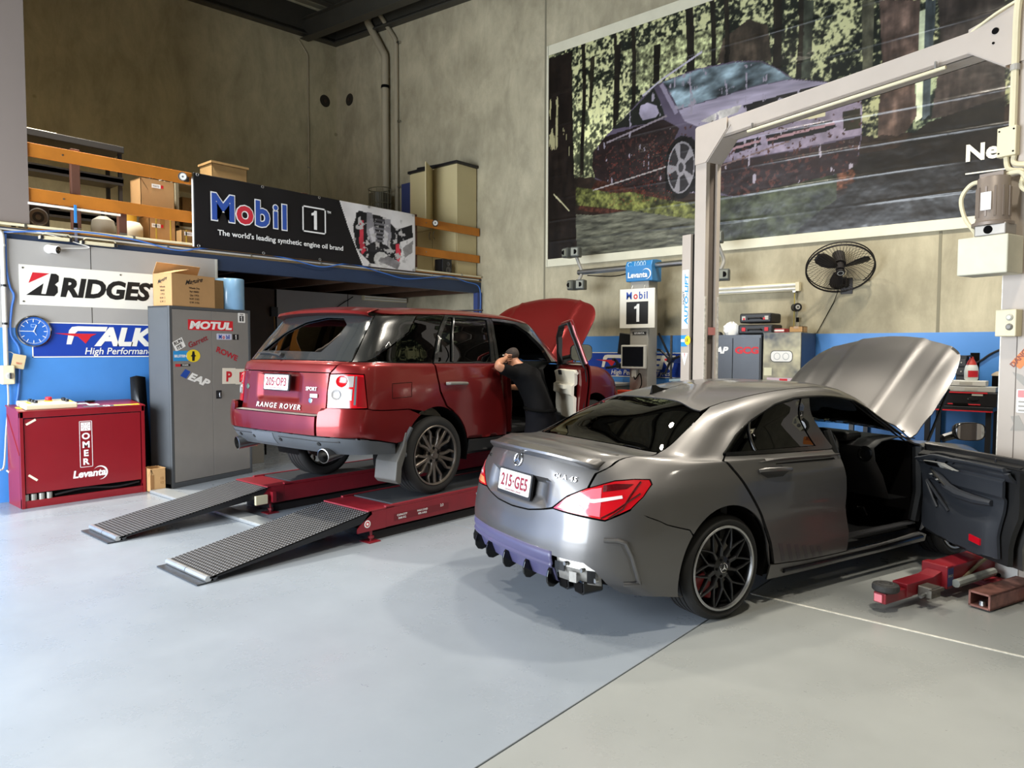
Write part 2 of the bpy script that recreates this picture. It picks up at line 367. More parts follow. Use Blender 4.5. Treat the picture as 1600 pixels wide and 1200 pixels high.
# ------------------------------------------------------------------ car body surfaces
def _herm(P, t, crease=()):
    """P: K x M x 3 control curve; chord-length tangents; evaluate at float knots t -> len(t) x M x 3"""
    K=len(P); d=np.linalg.norm(np.diff(P,axis=0),axis=2).mean(axis=1)+1e-6
    T=np.zeros_like(P)
    for i in range(K):
        if i==0: T[i]=(P[1]-P[0])/d[0]
        elif i==K-1: T[i]=(P[-1]-P[-2])/d[-1]
        else:
            a=(P[i]-P[i-1])/d[i-1]; b=(P[i+1]-P[i])/d[i]; T[i]=(a*d[i]+b*d[i-1])/(d[i]+d[i-1])
    out=[]
    for x in t:
        i=min(int(x),K-2); f=x-i; h=d[i]
        T0,T1=T[i],T[i+1]
        if i in crease: T0=(P[i+1]-P[i])/h
        if i+1 in crease: T1=(P[i+1]-P[i])/h
        f2=f*f; f3=f2*f
        out.append((2*f3-3*f2+1)*P[i]+(f3-2*f2+f)*h*T0+(-2*f3+3*f2)*P[i+1]+(f3-f2)*h*T1)
    return np.array(out)
class Surf:
    """right half of a car body: ctrl[row][col]=(s forward, y to the right, z up); mirrored for u<0"""
    def __init__(S, ctrl, kc=10, kr=8, crow=()):
        C=np.array(ctrl,float); S.R,S.C=C.shape[:2]; S.kc,S.kr=kc,kr
        m0=C[:,1:3].copy()[:,::-1]; m0[...,1]*=-1; m1=C[:,-3:-1].copy()[:,::-1]; m1[...,1]*=-1
        E=np.concatenate([m0,C,m1],axis=1)
        D=_herm(np.transpose(E,(1,0,2)), np.arange(2,2+S.C-1+1e-9,1/kc))      # columns refined
        D=np.transpose(D,(1,0,2))
        D=_herm(D, np.arange(0,S.R-1+1e-9,1/kr), crow)
        S.D=D
    def at(S,u,v):
        sg=1.0
        if u<0: u=-u; sg=-1.0
        M=S.C-1
        if u>M: u=2*M-u; sg=-sg
        x=min(max(u,0),M)*S.kc; y=min(max(v,0),S.R-1)*S.kr
        i=min(int(y),S.D.shape[0]-2); j=min(int(x),S.D.shape[1]-2); fy=y-i; fx=x-j; D=S.D
        p=(D[i,j]*(1-fx)+D[i,j+1]*fx)*(1-fy)+(D[i+1,j]*(1-fx)+D[i+1,j+1]*fx)*fy
        return np.array([p[0],p[1]*sg,p[2]])
    def nrm(S,u,v,e=.06):
        a=S.at(u+e,v)-S.at(u-e,v); b=S.at(u,min(v+e,S.R-1))-S.at(u,max(v-e,0))
        n=np.cross(b,a); l=np.linalg.norm(n)
        return n/l if l>1e-9 else np.array([0,0,1.])
    def pt(S,u,v,off=0):
        p=S.at(u,v)
        return p+S.nrm(u,v)*off if off else p
def car3(p): return Vector((p[1],p[0],p[2]))      # car (s,y,z) -> local x=right, y=forward
def refine(poly, step, closed=True):
    out=[]; n=len(poly)
    for i in range(n if closed else n-1):
        a=poly[i]; b=poly[(i+1)%n]; k=max(1,int(math.ceil(math.hypot(b[0]-a[0],b[1]-a[1])/step)))
        out += [(a[0]+(b[0]-a[0])*j/k, a[1]+(b[1]-a[1])*j/k) for j in range(k)]
    if not closed: out.append(poly[-1])
    return out
def inside(p, poly):
    x,y=p; c=False; n=len(poly)
    for i in range(n):
        x1,y1=poly[i]; x2,y2=poly[i-1]
        if (y1>y)!=(y2>y) and x<(x2-x1)*(y-y1)/(y2-y1)+x1: c=not c
    return c
def area2(p): return sum(p[i-1][0]*p[i][1]-p[i][0]*p[i-1][1] for i in range(len(p)))/2
def inset(S, poly, g):
    """move the outline inwards by g metres on the surface"""
    if not g: return poly
    sg = 1 if area2(poly)>0 else -1; n=len(poly); out=[]
    for i in range(n):
        u,v=poly[i]; e=.05
        lu=max(np.linalg.norm(S.at(u+e,v)-S.at(u-e,v))/(2*e),.03); v0,v1=max(v-e,0),min(v+e,S.R-1)
        lv=max(np.linalg.norm(S.at(u,v1)-S.at(u,v0))/max(v1-v0,1e-6),.03)
        nx=ny=0
        for a,b in ((poly[i-1],poly[i]),(poly[i],poly[(i+1)%n])):
            dx,dy=(b[0]-a[0])*lu,(b[1]-a[1])*lv; l=math.hypot(dx,dy)+1e-9
            nx+=-dy/l*sg; ny+=dx/l*sg
        l=math.hypot(nx,ny)+1e-9; k=g/max(l/2,.5)
        out.append((u+nx/l*k/lu, v+ny/l*k/lv))
    return out
def panel(name, S, poly, m, parent, off=0, th=.01, gap=.002, res=(.16,.16), holes=(), fn=None, xf=None, mirror=False, sharp=35):
    """a sheet cut from surface S along the outline poly (u,v); th = thickness inwards"""
    poly=[tuple(p) for p in refine(inset(S,poly,gap),min(res)*1.0)]
    hs=[[tuple(p) for p in refine(inset(S,h,-gap),min(res))] for h in holes]
    loops=[poly]+hs
    V=[];E=[]
    for L in loops:
        o=len(V); V+=L; E+=[(o+i,o+(i+1)%len(L)) for i in range(len(L))]
    nb=len(V)
    us=[p[0] for p in poly]; vv=[p[1] for p in poly]
    B=np.array(V)
    gu=np.arange(math.floor(min(us)/res[0])*res[0],max(us),res[0]); gv=np.arange(math.floor(min(vv)/res[1])*res[1],max(vv),res[1])
    for a in gu:
        for b in gv:
            if inside((a,b),poly) and not any(inside((a,b),h) for h in hs):
                if (np.hypot((B[:,0]-a)/res[0],(B[:,1]-b)/res[1])).min()>.42: V.append((a,b))
    r=delaunay_2d_cdt([Vector(p) for p in V],E,[],0,1e-6)
    vs=[(p.x,p.y) for p in r[0]]; tris=[]
    for f in r[2]:
        c=(sum(vs[i][0] for i in f)/3,sum(vs[i][1] for i in f)/3)
        if inside(c,poly) and not any(inside(c,h) for h in hs): tris.append(tuple(f))
    P=[]; N=[]
    for u,v in vs:
        p=S.at(u,v); n=S.nrm(u,v)
        if mirror: p=p*[1,-1,1]; n=n*[1,-1,1]
        o2=off(u,v) if callable(off) else off
        p=p+n*o2
        if fn: p=fn(p,u,v)
        P.append(car3(p)); N.append(car3(n))
    n0=len(P); fs=[]
    for t in tris:
        g=(P[t[1]]-P[t[0]]).cross(P[t[2]]-P[t[0]])
        fs.append(t if g.dot(N[t[0]]+N[t[1]]+N[t[2]])>0 else t[::-1])
    allv=list(P); allf=list(fs)
    if th:
        allv+= [p-n*th for p,n in zip(P,N)]; allf += [(t[2]+n0,t[1]+n0,t[0]+n0) for t in fs]
        cnt={}
        for t in fs:
            for k in range(3):
                e=(t[k],t[(k+1)%3]); cnt[e]=1
        for (a,b) in list(cnt):
            if (b,a) not in cnt: allf.append((b,a,a+n0,b+n0))
    if xf is not None: allv=[xf@Vector(p) for p in allv]
    me=bpy.data.meshes.new(name); me.from_pydata([tuple(p) for p in allv],[],allf); me.update()
    return link(name,me,m,parent,smooth=True,sharp=sharp)
def strip(name, S, path, w, h, m, parent, mirror=False, xf=None, off=0, n=8, flatk=.5):
    """a moulding that follows the surface along a (u,v) path"""
    pts=refine(path,.12,closed=False)
    P=[]
    for u,v in pts:
        p=S.pt(u,v,off); 
        if mirror: p=p*[1,-1,1]
        P.append(xf@car3(p) if xf is not None else car3(p))
    return MB().tube(P,w/2,n).obj(name,m,parent,smooth=True)
# ------------------------------------------------------------------ grey sedan
CLA=[ # columns rear centre -> corner -> side -> front centre; rows bottom edge ... roof centre
# r0
[(-.80,0,.25),(-.79,.33,.25),(-.73,.60,.24),(-.58,.78,.23),(-.42,.845,.21),(-.05,.865,.19),(.36,.84,.17),(.85,.82,.155),(1.3,.815,.155),(1.75,.815,.155),(2.12,.82,.16),(2.4,.84,.17),(2.7,.855,.18),(3.1,.84,.18),(3.35,.74,.18),(3.52,.42,.18),(3.56,0,.18)],
# r1
[(-.945,0,.33),(-.925,.34,.33),(-.85,.63,.33),(-.68,.81,.33),(-.45,.87,.33),(-.05,.89,.33),(.36,.87,.30),(.85,.855,.26),(1.3,.85,.25),(1.75,.85,.25),(2.12,.855,.27),(2.4,.87,.30),(2.7,.885,.33),(3.1,.87,.33),(3.42,.78,.31),(3.60,.42,.30),(3.65,0,.30)],
# r2
[(-.975,0,.47),(-.955,.35,.47),(-.875,.65,.47),(-.70,.825,.47),(-.46,.882,.48),(-.05,.905,.50),(.36,.885,.49),(.85,.862,.47),(1.3,.855,.46),(1.75,.86,.46),(2.12,.87,.47),(2.4,.885,.49),(2.7,.895,.51),(3.1,.87,.5),(3.43,.78,.48),(3.61,.42,.47),(3.665,0,.47)],
# r3
[(-.955,0,.60),(-.935,.36,.61),(-.855,.655,.62),(-.685,.825,.63),(-.45,.88,.64),(-.05,.903,.66),(.36,.89,.66),(.85,.878,.65),(1.3,.873,.64),(1.75,.875,.64),(2.12,.878,.65),(2.4,.885,.66),(2.7,.89,.67),(3.1,.855,.65),(3.44,.77,.62),(3.60,.42,.61),(3.65,0,.61)],
# r4
[(-.935,0,.80),(-.905,.36,.80),(-.81,.64,.80),(-.64,.79,.80),(-.44,.852,.80),(-.05,.878,.82),(.36,.872,.82),(.85,.868,.81),(1.3,.866,.80),(1.75,.866,.795),(2.12,.866,.795),(2.4,.866,.795),(2.7,.865,.79),(3.10,.83,.76),(3.40,.73,.73),(3.54,.41,.72),(3.60,0,.72)],
# r5
[(-.878,0,1.008),(-.835,.34,.998),(-.715,.615,.965),(-.52,.735,.94),(-.34,.80,.925),(-.02,.838,.925),(.38,.842,.92),(.85,.842,.91),(1.3,.842,.90),(1.75,.84,.895),(2.1,.835,.89),(2.38,.81,.885),(2.68,.79,.875),(3.06,.755,.845),(3.30,.64,.81),(3.43,.36,.80),(3.48,0,.80)],
# r6
[(-.375,0,1.045),(-.36,.34,1.042),(-.305,.645,1.03),(-.15,.725,1.022),(.0,.765,1.00),(.13,.795,.99),(.42,.812,.982),(.86,.815,.972),(1.3,.815,.962),(1.74,.81,.955),(2.06,.795,.952),(2.22,.72,.962),(2.30,.60,.985),(2.36,.45,.995),(2.40,.32,1.0),(2.43,.16,1.003),(2.44,0,1.005)],
# r7
[(-.08,0,1.215),(-.07,.33,1.207),(-.03,.56,1.17),(.09,.645,1.15),(.22,.68,1.13),(.36,.70,1.15),(.60,.712,1.17),(.94,.714,1.178),(1.31,.712,1.172),(1.68,.70,1.15),(1.93,.68,1.12),(2.03,.60,1.125),(2.08,.51,1.14),(2.12,.39,1.148),(2.14,.28,1.15),(2.15,.14,1.152),(2.16,0,1.153)],
# r8
[(.24,0,1.335),(.24,.30,1.327),(.25,.47,1.283),(.38,.535,1.29),(.54,.565,1.318),(.74,.583,1.345),(.94,.595,1.362),(1.13,.60,1.37),(1.34,.60,1.367),(1.56,.588,1.342),(1.68,.57,1.312),(1.73,.52,1.313),(1.76,.44,1.325),(1.78,.34,1.335),(1.79,.24,1.34),(1.80,.13,1.343),(1.80,0,1.344)],
# r9
[(.5,0,1.388),(.5,.17,1.386),(.52,.30,1.366),(.6,.33,1.372),(.74,.35,1.386),(.9,.36,1.397),(1.05,.37,1.403),(1.2,.37,1.405),(1.35,.37,1.403),(1.5,.36,1.393),(1.56,.34,1.382),(1.59,.31,1.38),(1.61,.27,1.381),(1.62,.21,1.384),(1.63,.15,1.387),(1.63,.08,1.389),(1.63,0,1.39)],
# r10
[(.75,0,1.408),(.78,0,1.409),(.82,0,1.410),(.87,0,1.411),(.93,0,1.412),(1.0,0,1.413),(1.08,0,1.414),(1.16,0,1.414),(1.24,0,1.413),(1.3,0,1.412),(1.34,0,1.411),(1.37,0,1.410),(1.39,0,1.409),(1.41,0,1.409),(1.42,0,1.408),(1.43,0,1.408),(1.44,0,1.408)]]
# ---- build
def mirror_uv(poly, M=0):
    """right-hand outline (from the centre line outwards) + its mirror image about u=M"""
    return poly+[(2*M-u,v) for u,v in reversed(poly) if abs(u-M)>1e-6]
def uv_sz(S, s, z, g):
    u,v=g
    for _ in range(30):
        p=S.at(u,v); e=.04
        a=(S.at(u+e,v)-S.at(u-e,v))/(2*e); b=(S.at(u,v+e)-S.at(u,v-e))/(2*e)
        J=np.array([[a[0],b[0]],[a[2],b[2]]]); r=np.array([s-p[0],z-p[2]])
        try: d=np.linalg.solve(J,r)
        except Exception: break
        d=np.clip(d,-.5,.5); u+=d[0]; v+=d[1]; v=min(max(v,0.0),S.R-1.0)
        if abs(d).max()<1e-4: break
    return (u,v)
def arch(S, s0, z0, r, a0, a1, g, n=22):
    """points of a wheel-arch circle, angle in degrees from +s through +z"""
    out=[]
    for i in range(n+1):
        a=math.radians(a0+(a1-a0)*i/n); g=uv_sz(S,s0+r*math.cos(a),max(z0+r*math.sin(a),.0),g); out.append(g)
    return out
def tyre(par, R, r, w, m, n=56, tread=True):
    """axis along local x, outer face at +x = 0, inner at -w"""
    h=w/2
    prof=[(r,-.012),(r+.012,-.004),(r+.03,0),((R+r)/2,.003),(R-.022,-.006),(R-.006,-.020),(R,-.036)]
    k=4; x0,x1=-.036,-w+.036
    for i in range(k):
        a=x0+(x1-x0)*(i+.5)/k
        prof += [(R,a+.005),(R-.007,a+.004),(R-.007,a-.004),(R,a-.005)]
    prof += [(R,-w+.036),(R-.006,-w+.02),(R-.022,-w+.006),((R+r)/2,-w-.003),(r+.03,-w),(r+.012,-w+.004),(r,-w+.012),(r,-.012)]
    return MB().lathe(prof,ax=(1,0,0),n=n).obj('tyre',m,par,smooth=True)
M_tyre=mat('tyre_rubber','#1b1a19',.75,var=.1,vscale=8,bump=.1,bscale=90)
M_rimblk=mat('black_alloy','#1a1a1c',.35,metal=.4,coat=.3)
M_rimgun=mat('gunmetal_alloy','#6f675f',.38,metal=.75,coat=.3)
M_disc=mat('brake_disc','#77736e',.4,metal=1)
M_calred=mat('caliper_red','#8e1018',.35)
def wheel_frame(par, name, x, s, z, side, rot=0):
    """Empty for a wheel: local +x is outwards"""
    o=bpy.data.objects.new(name,None); COL.objects.link(o); o.parent=par; o.location=(x*side,s,z)
    o.rotation_euler=(0,0,0 if side>0 else PI); o.empty_display_size=.1
    return o
def spoke(mb, pts, wid, dep, n=None):
    """a bar following (radius, angle, x) points; widths and depths per point"""
    P=[]
    for i,(r,a,x) in enumerate(pts):
        c=Vector((x, math.cos(a)*r, math.sin(a)*r)); t=Vector((0,-math.sin(a),math.cos(a)))
        w=wid[i]; d=dep[i]
        P.append([c+t*w/2+Vector((-d*.25,0,0)), c+t*w*.28, c-t*w*.28, c-t*w/2+Vector((-d*.25,0,0)), c-t*w*.5+Vector((-d,0,0)), c+t*w*.5+Vector((-d,0,0))])
    k=6; vs=[p for row in P for p in row]; fs=[]
    for i in range(len(P)-1):
        for j in range(k): fs.append((i*k+j,i*k+(j+1)%k,(i+1)*k+(j+1)%k,(i+1)*k+j))
    fs += [tuple(range(k-1,-1,-1)), tuple(range((len(P)-1)*k,len(P)*k))]
    mb.add(vs,fs)
def star(mb, r, x, rr=.004):
    mb.lathe([(r-rr,x),(r,x+.003),(r+rr,x),(r,x-.002),(r-rr,x)],ax=(1,0,0),n=28)
    for k in range(3):
        a=PI/2+k*2*PI/3; d=Vector((0,math.cos(a),math.sin(a))); t=Vector((0,-math.sin(a),math.cos(a)))
        mb.add([d*r+Vector((x+.002,0,0)), t*rr*1.7+Vector((x+.003,0,0)), -d*rr+Vector((x+.003,0,0)), -t*rr*1.7+Vector((x+.003,0,0)), d*r+Vector((x-.004,0,0)), t*rr*1.7+Vector((x-.004,0,0)), -d*rr+Vector((x-.004,0,0)),-t*rr*1.7+Vector((x-.004,0,0))],
               [(0,1,2),(0,2,3),(0,4,5,1),(3,7,4,0),(4,6,5),(4,7,6)])
def sedan_wheel(par, x, s, side, spin):
    w=wheel_frame(par,'wheel',x,s,.322,side)
    R,r,wd=.322,.256,.235
    tyre(w,R,r,wd,M_tyre)
    MB().lathe([(.258,-.006),(.262,.0),(.258,.004),(.247,.002),(.243,-.012)],ax=(1,0,0),n=48).obj('rim_edge',mat('machined_edge','#a9a9a9',.3,metal=.9),w,smooth=True)
    MB().lathe([(.245,-.01),(.238,-.03),(.232,-.09),(.225,-.2),(.24,-.225)],ax=(1,0,0),n=40).obj('rim_barrel',M_rimblk,w,smooth=True)
    for k in range(10):
        a=spin+k*PI/5; mb=MB(); q=PI/10
        spoke(mb,[(.055,a,-.022),(.10,a,-.016),(.135,a,-.012)],[.034,.024,.022],[.04,.03,.028])
        for sg in (-1,1): spoke(mb,[(.125,a,-.012),(.18,a+sg*q*.55,-.010),(.243,a+sg*q*.95,-.012)],[.018,.014,.016],[.026,.022,.022])
        mb.obj('spoke',M_rimblk,w,smooth=True)
    MB().lathe([(0,-.012),(.05,-.012),(.068,-.02),(.07,-.05)],ax=(1,0,0),n=30).obj('hub',M_rimblk,w,smooth=True)
    mb=MB()
    for k in range(5):
        a=spin+.3+k*2*PI/5; mb.cyl((-.03,.052*math.cos(a),.052*math.sin(a)),(-.010,.052*math.cos(a),.052*math.sin(a)),.010,n=6)
    mb.obj('wheel_bolts',M_dark,w)
    MB().lathe([(0,-.006),(.031,-.008),(.034,-.014)],ax=(1,0,0),n=24).obj('hub_cap',mat('cap_black','#222226',.3),w)
    mb=MB(); star(mb,.028,-.004,.003); mb.obj('cap_emblem',M_chrome,w)
    MB().lathe([(.07,-.10),(.165,-.10),(.165,-.125),(.07,-.125)],ax=(1,0,0),n=40).obj('brake_disc',M_disc,w)
    mb=MB(); a0=PI-.55 if side>0 else -.55
    mb.lathe([(.105,-.068),(.20,-.068),(.208,-.08),(.208,-.14),(.105,-.14),(.105,-.068)],ax=(1,0,0),n=10,a0=a0+PI/2-PI/2,a1=a0+1.1)
    mb.obj('brake_caliper',M_calred,w)
    return w
def wagon_wheel(par, x, s, side, spin):
    R,r,wd=.368,.278,.275
    w=wheel_frame(par,'wheel',x,s,.362,side)
    tyre(w,R,r,wd,M_tyre)
    MB().lathe([(.28,-.008),(.284,.0),(.278,.004),(.268,.0),(.264,-.016)],ax=(1,0,0),n=48).obj('rim_edge',M_rimgun,w,smooth=True)
    MB().lathe([(.266,-.012),(.258,-.04),(.25,-.1),(.243,-.22),(.265,-.26)],ax=(1,0,0),n=40).obj('rim_barrel',M_rimblk,w,smooth=True)
    for k in range(5):
        a=spin+k*2*PI/5; mb=MB()
        spoke(mb,[(.07,a,-.03),(.13,a,-.02),(.2,a,-.016),(.266,a,-.014)],[.044,.036,.032,.036],[.05,.04,.03,.03])
        for sg in (-1,1):
            spoke(mb,[(.075,a+sg*.28,-.03),(.12,a+sg*.26,-.022),(.17,a+sg*.34,-.014),(.215,a+sg*.40,-.013),(.266,a+sg*.30,-.014)],[.036,.028,.026,.025,.028],[.05,.04,.03,.03,.03])
        mb.obj('spoke',M_rimgun,w,smooth=True)
    MB().lathe([(0,-.03),(.04,-.03),(.07,-.034),(.092,-.045),(.095,-.07)],ax=(1,0,0),n=30).obj('hub',M_rimgun,w,smooth=True)
    MB().lathe([(0,-.018),(.028,-.02),(.034,-.03)],ax=(1,0,0),n=24).obj('hub_cap',M_rimgun,w,smooth=True)
    mb=MB()
    for k in range(5):
        a=spin+PI/5+k*2*PI/5; c=(.062*math.cos(a),.062*math.sin(a))
        mb.lathe([(.017,-.032),(.015,-.03),(.009,-.034),(.009,-.022),(0,-.020)],c=(0,c[0],c[1]),ax=(1,0,0),n=10)
    mb.obj('wheel_nuts',M_dark,w)
    MB().lathe([(.08,-.11),(.18,-.11),(.18,-.14),(.08,-.14)],ax=(1,0,0),n=40).obj('brake_disc',M_disc,w)
    return w
def seat(par, x, s, z, m, name='seat', w=.5, side=1):
    """bucket seat facing +y"""
    e=bpy.data.objects.new(name,None); COL.objects.link(e); e.parent=par; e.location=(x,s,z)
    def pad(rows,nm):
        pts=[]
        for (cx,cy,cz,hw,th,dx) in rows:   # centre, half width, thickness, direction angle of the normal
            nrm=Vector((0,math.cos(dx),math.sin(dx))); row=[]
            for t in np.linspace(0,2*PI,16,endpoint=False):
                q=math.cos(t); p=math.sin(t)
                row.append(Vector((cx+hw*np.sign(q)*abs(q)**.5,cy,cz))+nrm*(th/2*np.sign(p)*abs(p)**.6+ (th*.35*abs(q)**3 if p>0 else 0)))
            pts.append(row)
        mb=MB(); mb.grid(pts,closed_u=True); k=len(pts[0]); mb.f += [tuple(range(k)),tuple(range((len(pts)-1)*k,len(pts)*k))[::-1]]
        return mb.obj(nm,m,e,smooth=True)
    pad([(0,-.02,0,.2,.10,PI/2),(0,.08,0,w/2,.14,PI/2),(0,.3,.02,w/2,.15,PI/2),(0,.47,.045,w/2-.02,.13,PI/2),(0,.52,.03,.2,.06,PI/2)],'seat_cushion')
    pad([(0,0,.02,.2,.08,.1),(0,-.03,.12,w/2,.13,.15),(0,-.09,.35,w/2,.13,.2),(0,-.15,.54,w/2-.05,.11,.22),(0,-.17,.62,.14,.05,.25)],'seat_back')
    pad([(0,-.17,.64,.06,.04,.2),(0,-.175,.70,.13,.10,.2),(0,-.18,.80,.12,.09,.2),(0,-.18,.85,.06,.04,.2)],'headrest')
    return e
def steering(par, x, s, z, r, m, tilt=.45):
    e=bpy.data.objects.new('steering_wheel',None); COL.objects.link(e); e.parent=par; e.location=(x,s,z); e.rotation_euler=(PI/2-tilt,0,0)
    mb=MB(); mb.tube([(r*math.cos(t),r*math.sin(t),0) for t in np.linspace(0,2*PI,36,endpoint=False)],.016,10,closed=True); mb.obj('wheel_rim',m,e,smooth=True)
    mb=MB()
    for a in (0,PI,-PI/2): mb.tube([(.05*math.cos(a),.05*math.sin(a),-.01),(r*math.cos(a),r*math.sin(a),0)],.013,6)
    mb.obj('wheel_spokes',M_steel,e,smooth=True)
    MB().lathe([(0,.03),(.06,.025),(.075,0),(.06,-.05)],n=20).obj('wheel_boss',m,e,smooth=True)
    MB().cyl((0,0,-.03),(0,0,-.3),.03,n=10).obj('steering_column',m,e)
    return e
def build_sedan():
    yaw=math.radians(18)
    car=thing('sedan','grey metallic four-door sedan with raised bonnet and open front door','car',(-2.6512,4.3104,0),-yaw)
    S=Surf(CLA)
    PT=mat('grey_metallic_paint','#646261',.44,metal=.8,coat=.6,coatr=.10,var=.04,vscale=.8)
    BK=mat('gloss_black_trim','#0b0b0c',.18)
    MT=mat('matt_black_trim','#141415',.6)
    GL=glass('tinted_glass',(.03,.03,.033)); GL2=glass('windscreen_glass',(.62,.66,.66))
    INT=mat('black_interior','#131416',.6); INT2=mat('charcoal_door_card','#2b2e34',.55,bump=.06,bscale=120)
    DIFF=mat('diffuser_violet_grey','#454362',.45,coat=.15)
    RED=mat('tail_lamp_red','#b00c18',.16,coat=.5); RED2=mat('tail_lamp_dark_red','#4a060c',.12,coat=1); CLR=mat('lamp_clear','#d9c9c9',.1,coat=1); AMB=mat('lamp_amber','#d88a5a',.12,coat=1); PNK=mat('lamp_reflection_pink','#cf6a78',.12,coat=1)
    # --- rear bumper
    ra=arch(S,0.03,.325,.385,212,141,(4.24,.2),14)
    bump=[(0,1.82),(.6,1.8),(1.25,1.77),(2.02,1.76),(2.3,1.5),(2.47,1.1),(2.56,.5),(2.62,.1),(3.2,.06),(3.9,.08)]+ra+[(4.4,2.72),(3.78,3.24),(3.46,3.43),(3.1,3.80),(3.01,3.66),(2.42,3.33),(1.81,3.43),(1.14,3.52),(.87,3.42),(.52,3.31),(0,3.27)]
    panel('rear_bumper',S,mirror_uv(bump[:-1])[:len(bump)-1]+[(0,3.27)]+[(-u,v) for u,v in reversed(bump[1:-1])],PT,car,th=.012)
    # bumper side intakes: raised blade
    for mi in (False,True):
        strip('bumper_blade',S,[(2.45,2.72),(2.75,2.72),(2.95,2.62),(3.12,2.15),(3.25,1.5),(3.31,1.0),(2.9,.98)],.028,0,PT,car,mirror=mi,off=.004)
        panel('bumper_recess',S,[(2.5,2.6),(2.85,2.55),(3.02,2.1),(3.15,1.4),(3.2,1.1),(2.85,1.08),(2.65,1.7)],PT,car,off=.002,th=.004,mirror=mi)
    # diffuser with fins, broken at the right end
    def drop(u,ds,dz,top=1.8):
        q=S.at(u,top); n=S.nrm(u,1.8); n=np.array([n[0],n[1],0])/(math.hypot(n[0],n[1])+1e-9); return car3(q-n*ds+np.array([0,0,dz]))
    PROF=((.004,.02),(.0,-.02),(.010,-.055),(.000,-.068),(.004,-.078),(.026,-.085),(.038,-.12),(.056,-.165),(.09,-.18))
    MB().grid([[drop(u,a_,b_) for a_,b_ in PROF] for u in np.linspace(-2.46,1.28,40)]).obj('diffuser',DIFF,car,smooth=True,solid=.008)
    for u in (-2.15,-1.55,-.85,-.15,.55,1.2):
        pr=((.012,-.075),(-.006,-.10),(-.016,-.135),(-.014,-.17),(.004,-.198),(.035,-.205),(.09,-.185),(.06,-.13),(.04,-.09))
        A=[drop(u-.022,a_,b_) for a_,b_ in pr]; B=[drop(u+.022,a_,b_) for a_,b_ in pr]; n=len(A)
        MB().add(A+B,[tuple(range(n)),tuple(range(n,2*n))[::-1]]+[(i,(i+1)%n,n+(i+1)%n,n+i) for i in range(n)]).obj('diffuser_fin',BK,car,bevel=.003)
    # exposed mounting metal behind the missing diffuser end
    MB().grid([[drop(u,a_,b_) for a_,b_ in ((.02,.02),(.03,-.03),(.022,-.05),(.04,-.09),(.05,-.14))] for u in np.linspace(1.34,2.42,14)]).obj('crash_bar_bracket',mat('bare_metal','#a5a29c',.4,metal=.5,var=.3,vscale=9),car,smooth=True,solid=.004)
    for u0,u1,z0,z1 in ((1.34,1.58,-.03,-.08),(1.7,1.86,-.07,-.13),(2.1,2.3,-.05,-.12)): MB().grid([[drop(u,.012,z0),drop(u,.012,z1)] for u in (u0,(u0+u1)/2,u1)]).obj('bracket_clip',BK if z0>-.06 else mat('bare_metal_light','#8d8a84',.4,metal=.4),car,solid=.006)
    for u,z in ((1.62,-.03),(2.0,-.05),(2.34,-.10)):
        q=drop(u,.02,z); MB().cyl(q,q+Vector((0,-.02,0)),.013,n=10).obj('bolt',M_steel,car)
    for sg in (1,-1):
        mb=MB()
        for k in range(2):
            o=Vector((sg*(.45+.125*k),-.71,.275)); 
            fr=(o,(1,0,0),(0,-.15,1),(0,-1,0)); pl=[(-.058,.04),(.058,.04),(.05,-.03),(.03,-.045),(-.045,-.045)]
            mb.prism(pl,fr,.16 if k==0 else .14)
        mb.obj('exhaust_tip',BK,car,bevel=.006)
        mb=MB()
        for k in range(2):
            o=Vector((sg*(.45+.125*k),-.871 if k==0 else -.851,.275)); mb.prism([(-.046,.03),(.046,.03),(.04,-.025),(.025,-.036),(-.035,-.036)],(o,(1,0,0),(0,-.15,1),(0,-1,0)),.002)
        mb.obj('exhaust_bore',M_dark,car)
    panel('bumper_underside',S,[(-2.6,.02),(2.6,.02),(2.6,.25),(2.45,1.0),(2.1,1.7),(0,1.75),(-2.1,1.7),(-2.45,1.0),(-2.6,.25)],M_dark,car,off=-.10,th=.01)
    # --- boot lid, lip spoiler, badge, plate
    lid=[(0,3.30),(.52,3.34),(.87,3.45),(1.12,3.56),(1.45,3.96),(1.86,4.29),(1.92,4.75),(2.17,5.05),(2.30,5.48),(2.02,5.96),(1.2,5.97),(0,5.97)]
    rec=[(-.62,3.62),(0,3.55),(.62,3.62),(.82,3.9),(.98,4.3),(0,4.32),(-.98,4.3),(-.82,3.9)]
    def recess(u,v):
        if v>4.5: return 0
        a=max(0,min(1,(1.0-abs(u))/.22)); b=max(0,min(1,(v-3.48)/.3)); c=max(0,min(1,(4.30-v)/.05))
        return -.035*min(a,b,c)
    panel('boot_lid',S,mirror_uv(lid[:-1])[:len(lid)-1]+[(0,5.97)]+[(-u,v) for u,v in reversed(lid[1:-1])],PT,car,off=recess,th=.012,res=(.1,.07))
    L=[(x,4.985) for x in np.linspace(-1.97,1.97,25)]
    mb=MB(); rows=[]
    for u,v in L:
        e=1-max(0,(abs(u)-1.4)/.6)**2
        rows.append([car3(S.pt(u,5.35,.002)),car3(S.pt(u,5.06,.012*e+.002)),car3(S.at(u,5.0)+[-.045*e-.004,0,.022*e+.003]),car3(S.at(u,5.0)+[-.046*e-.004,0,.012*e]),car3(S.pt(u,4.86,.002))])
    mb.grid(rows); mb.obj('boot_spoiler',PT,car,smooth=True,recalc=False,solid=.003)
    def onbody(u,v,off=.004):
        p=S.at(u,v); n=S.nrm(u,v); o=car3(p+n*off); ez=car3(n); ex=car3(S.at(u+.05,v)-S.at(u-.05,v)).normalized(); ey=ez.cross(ex).normalized(); return o,ex,ey
    o,ex,ey=onbody(0,4.66,.006)
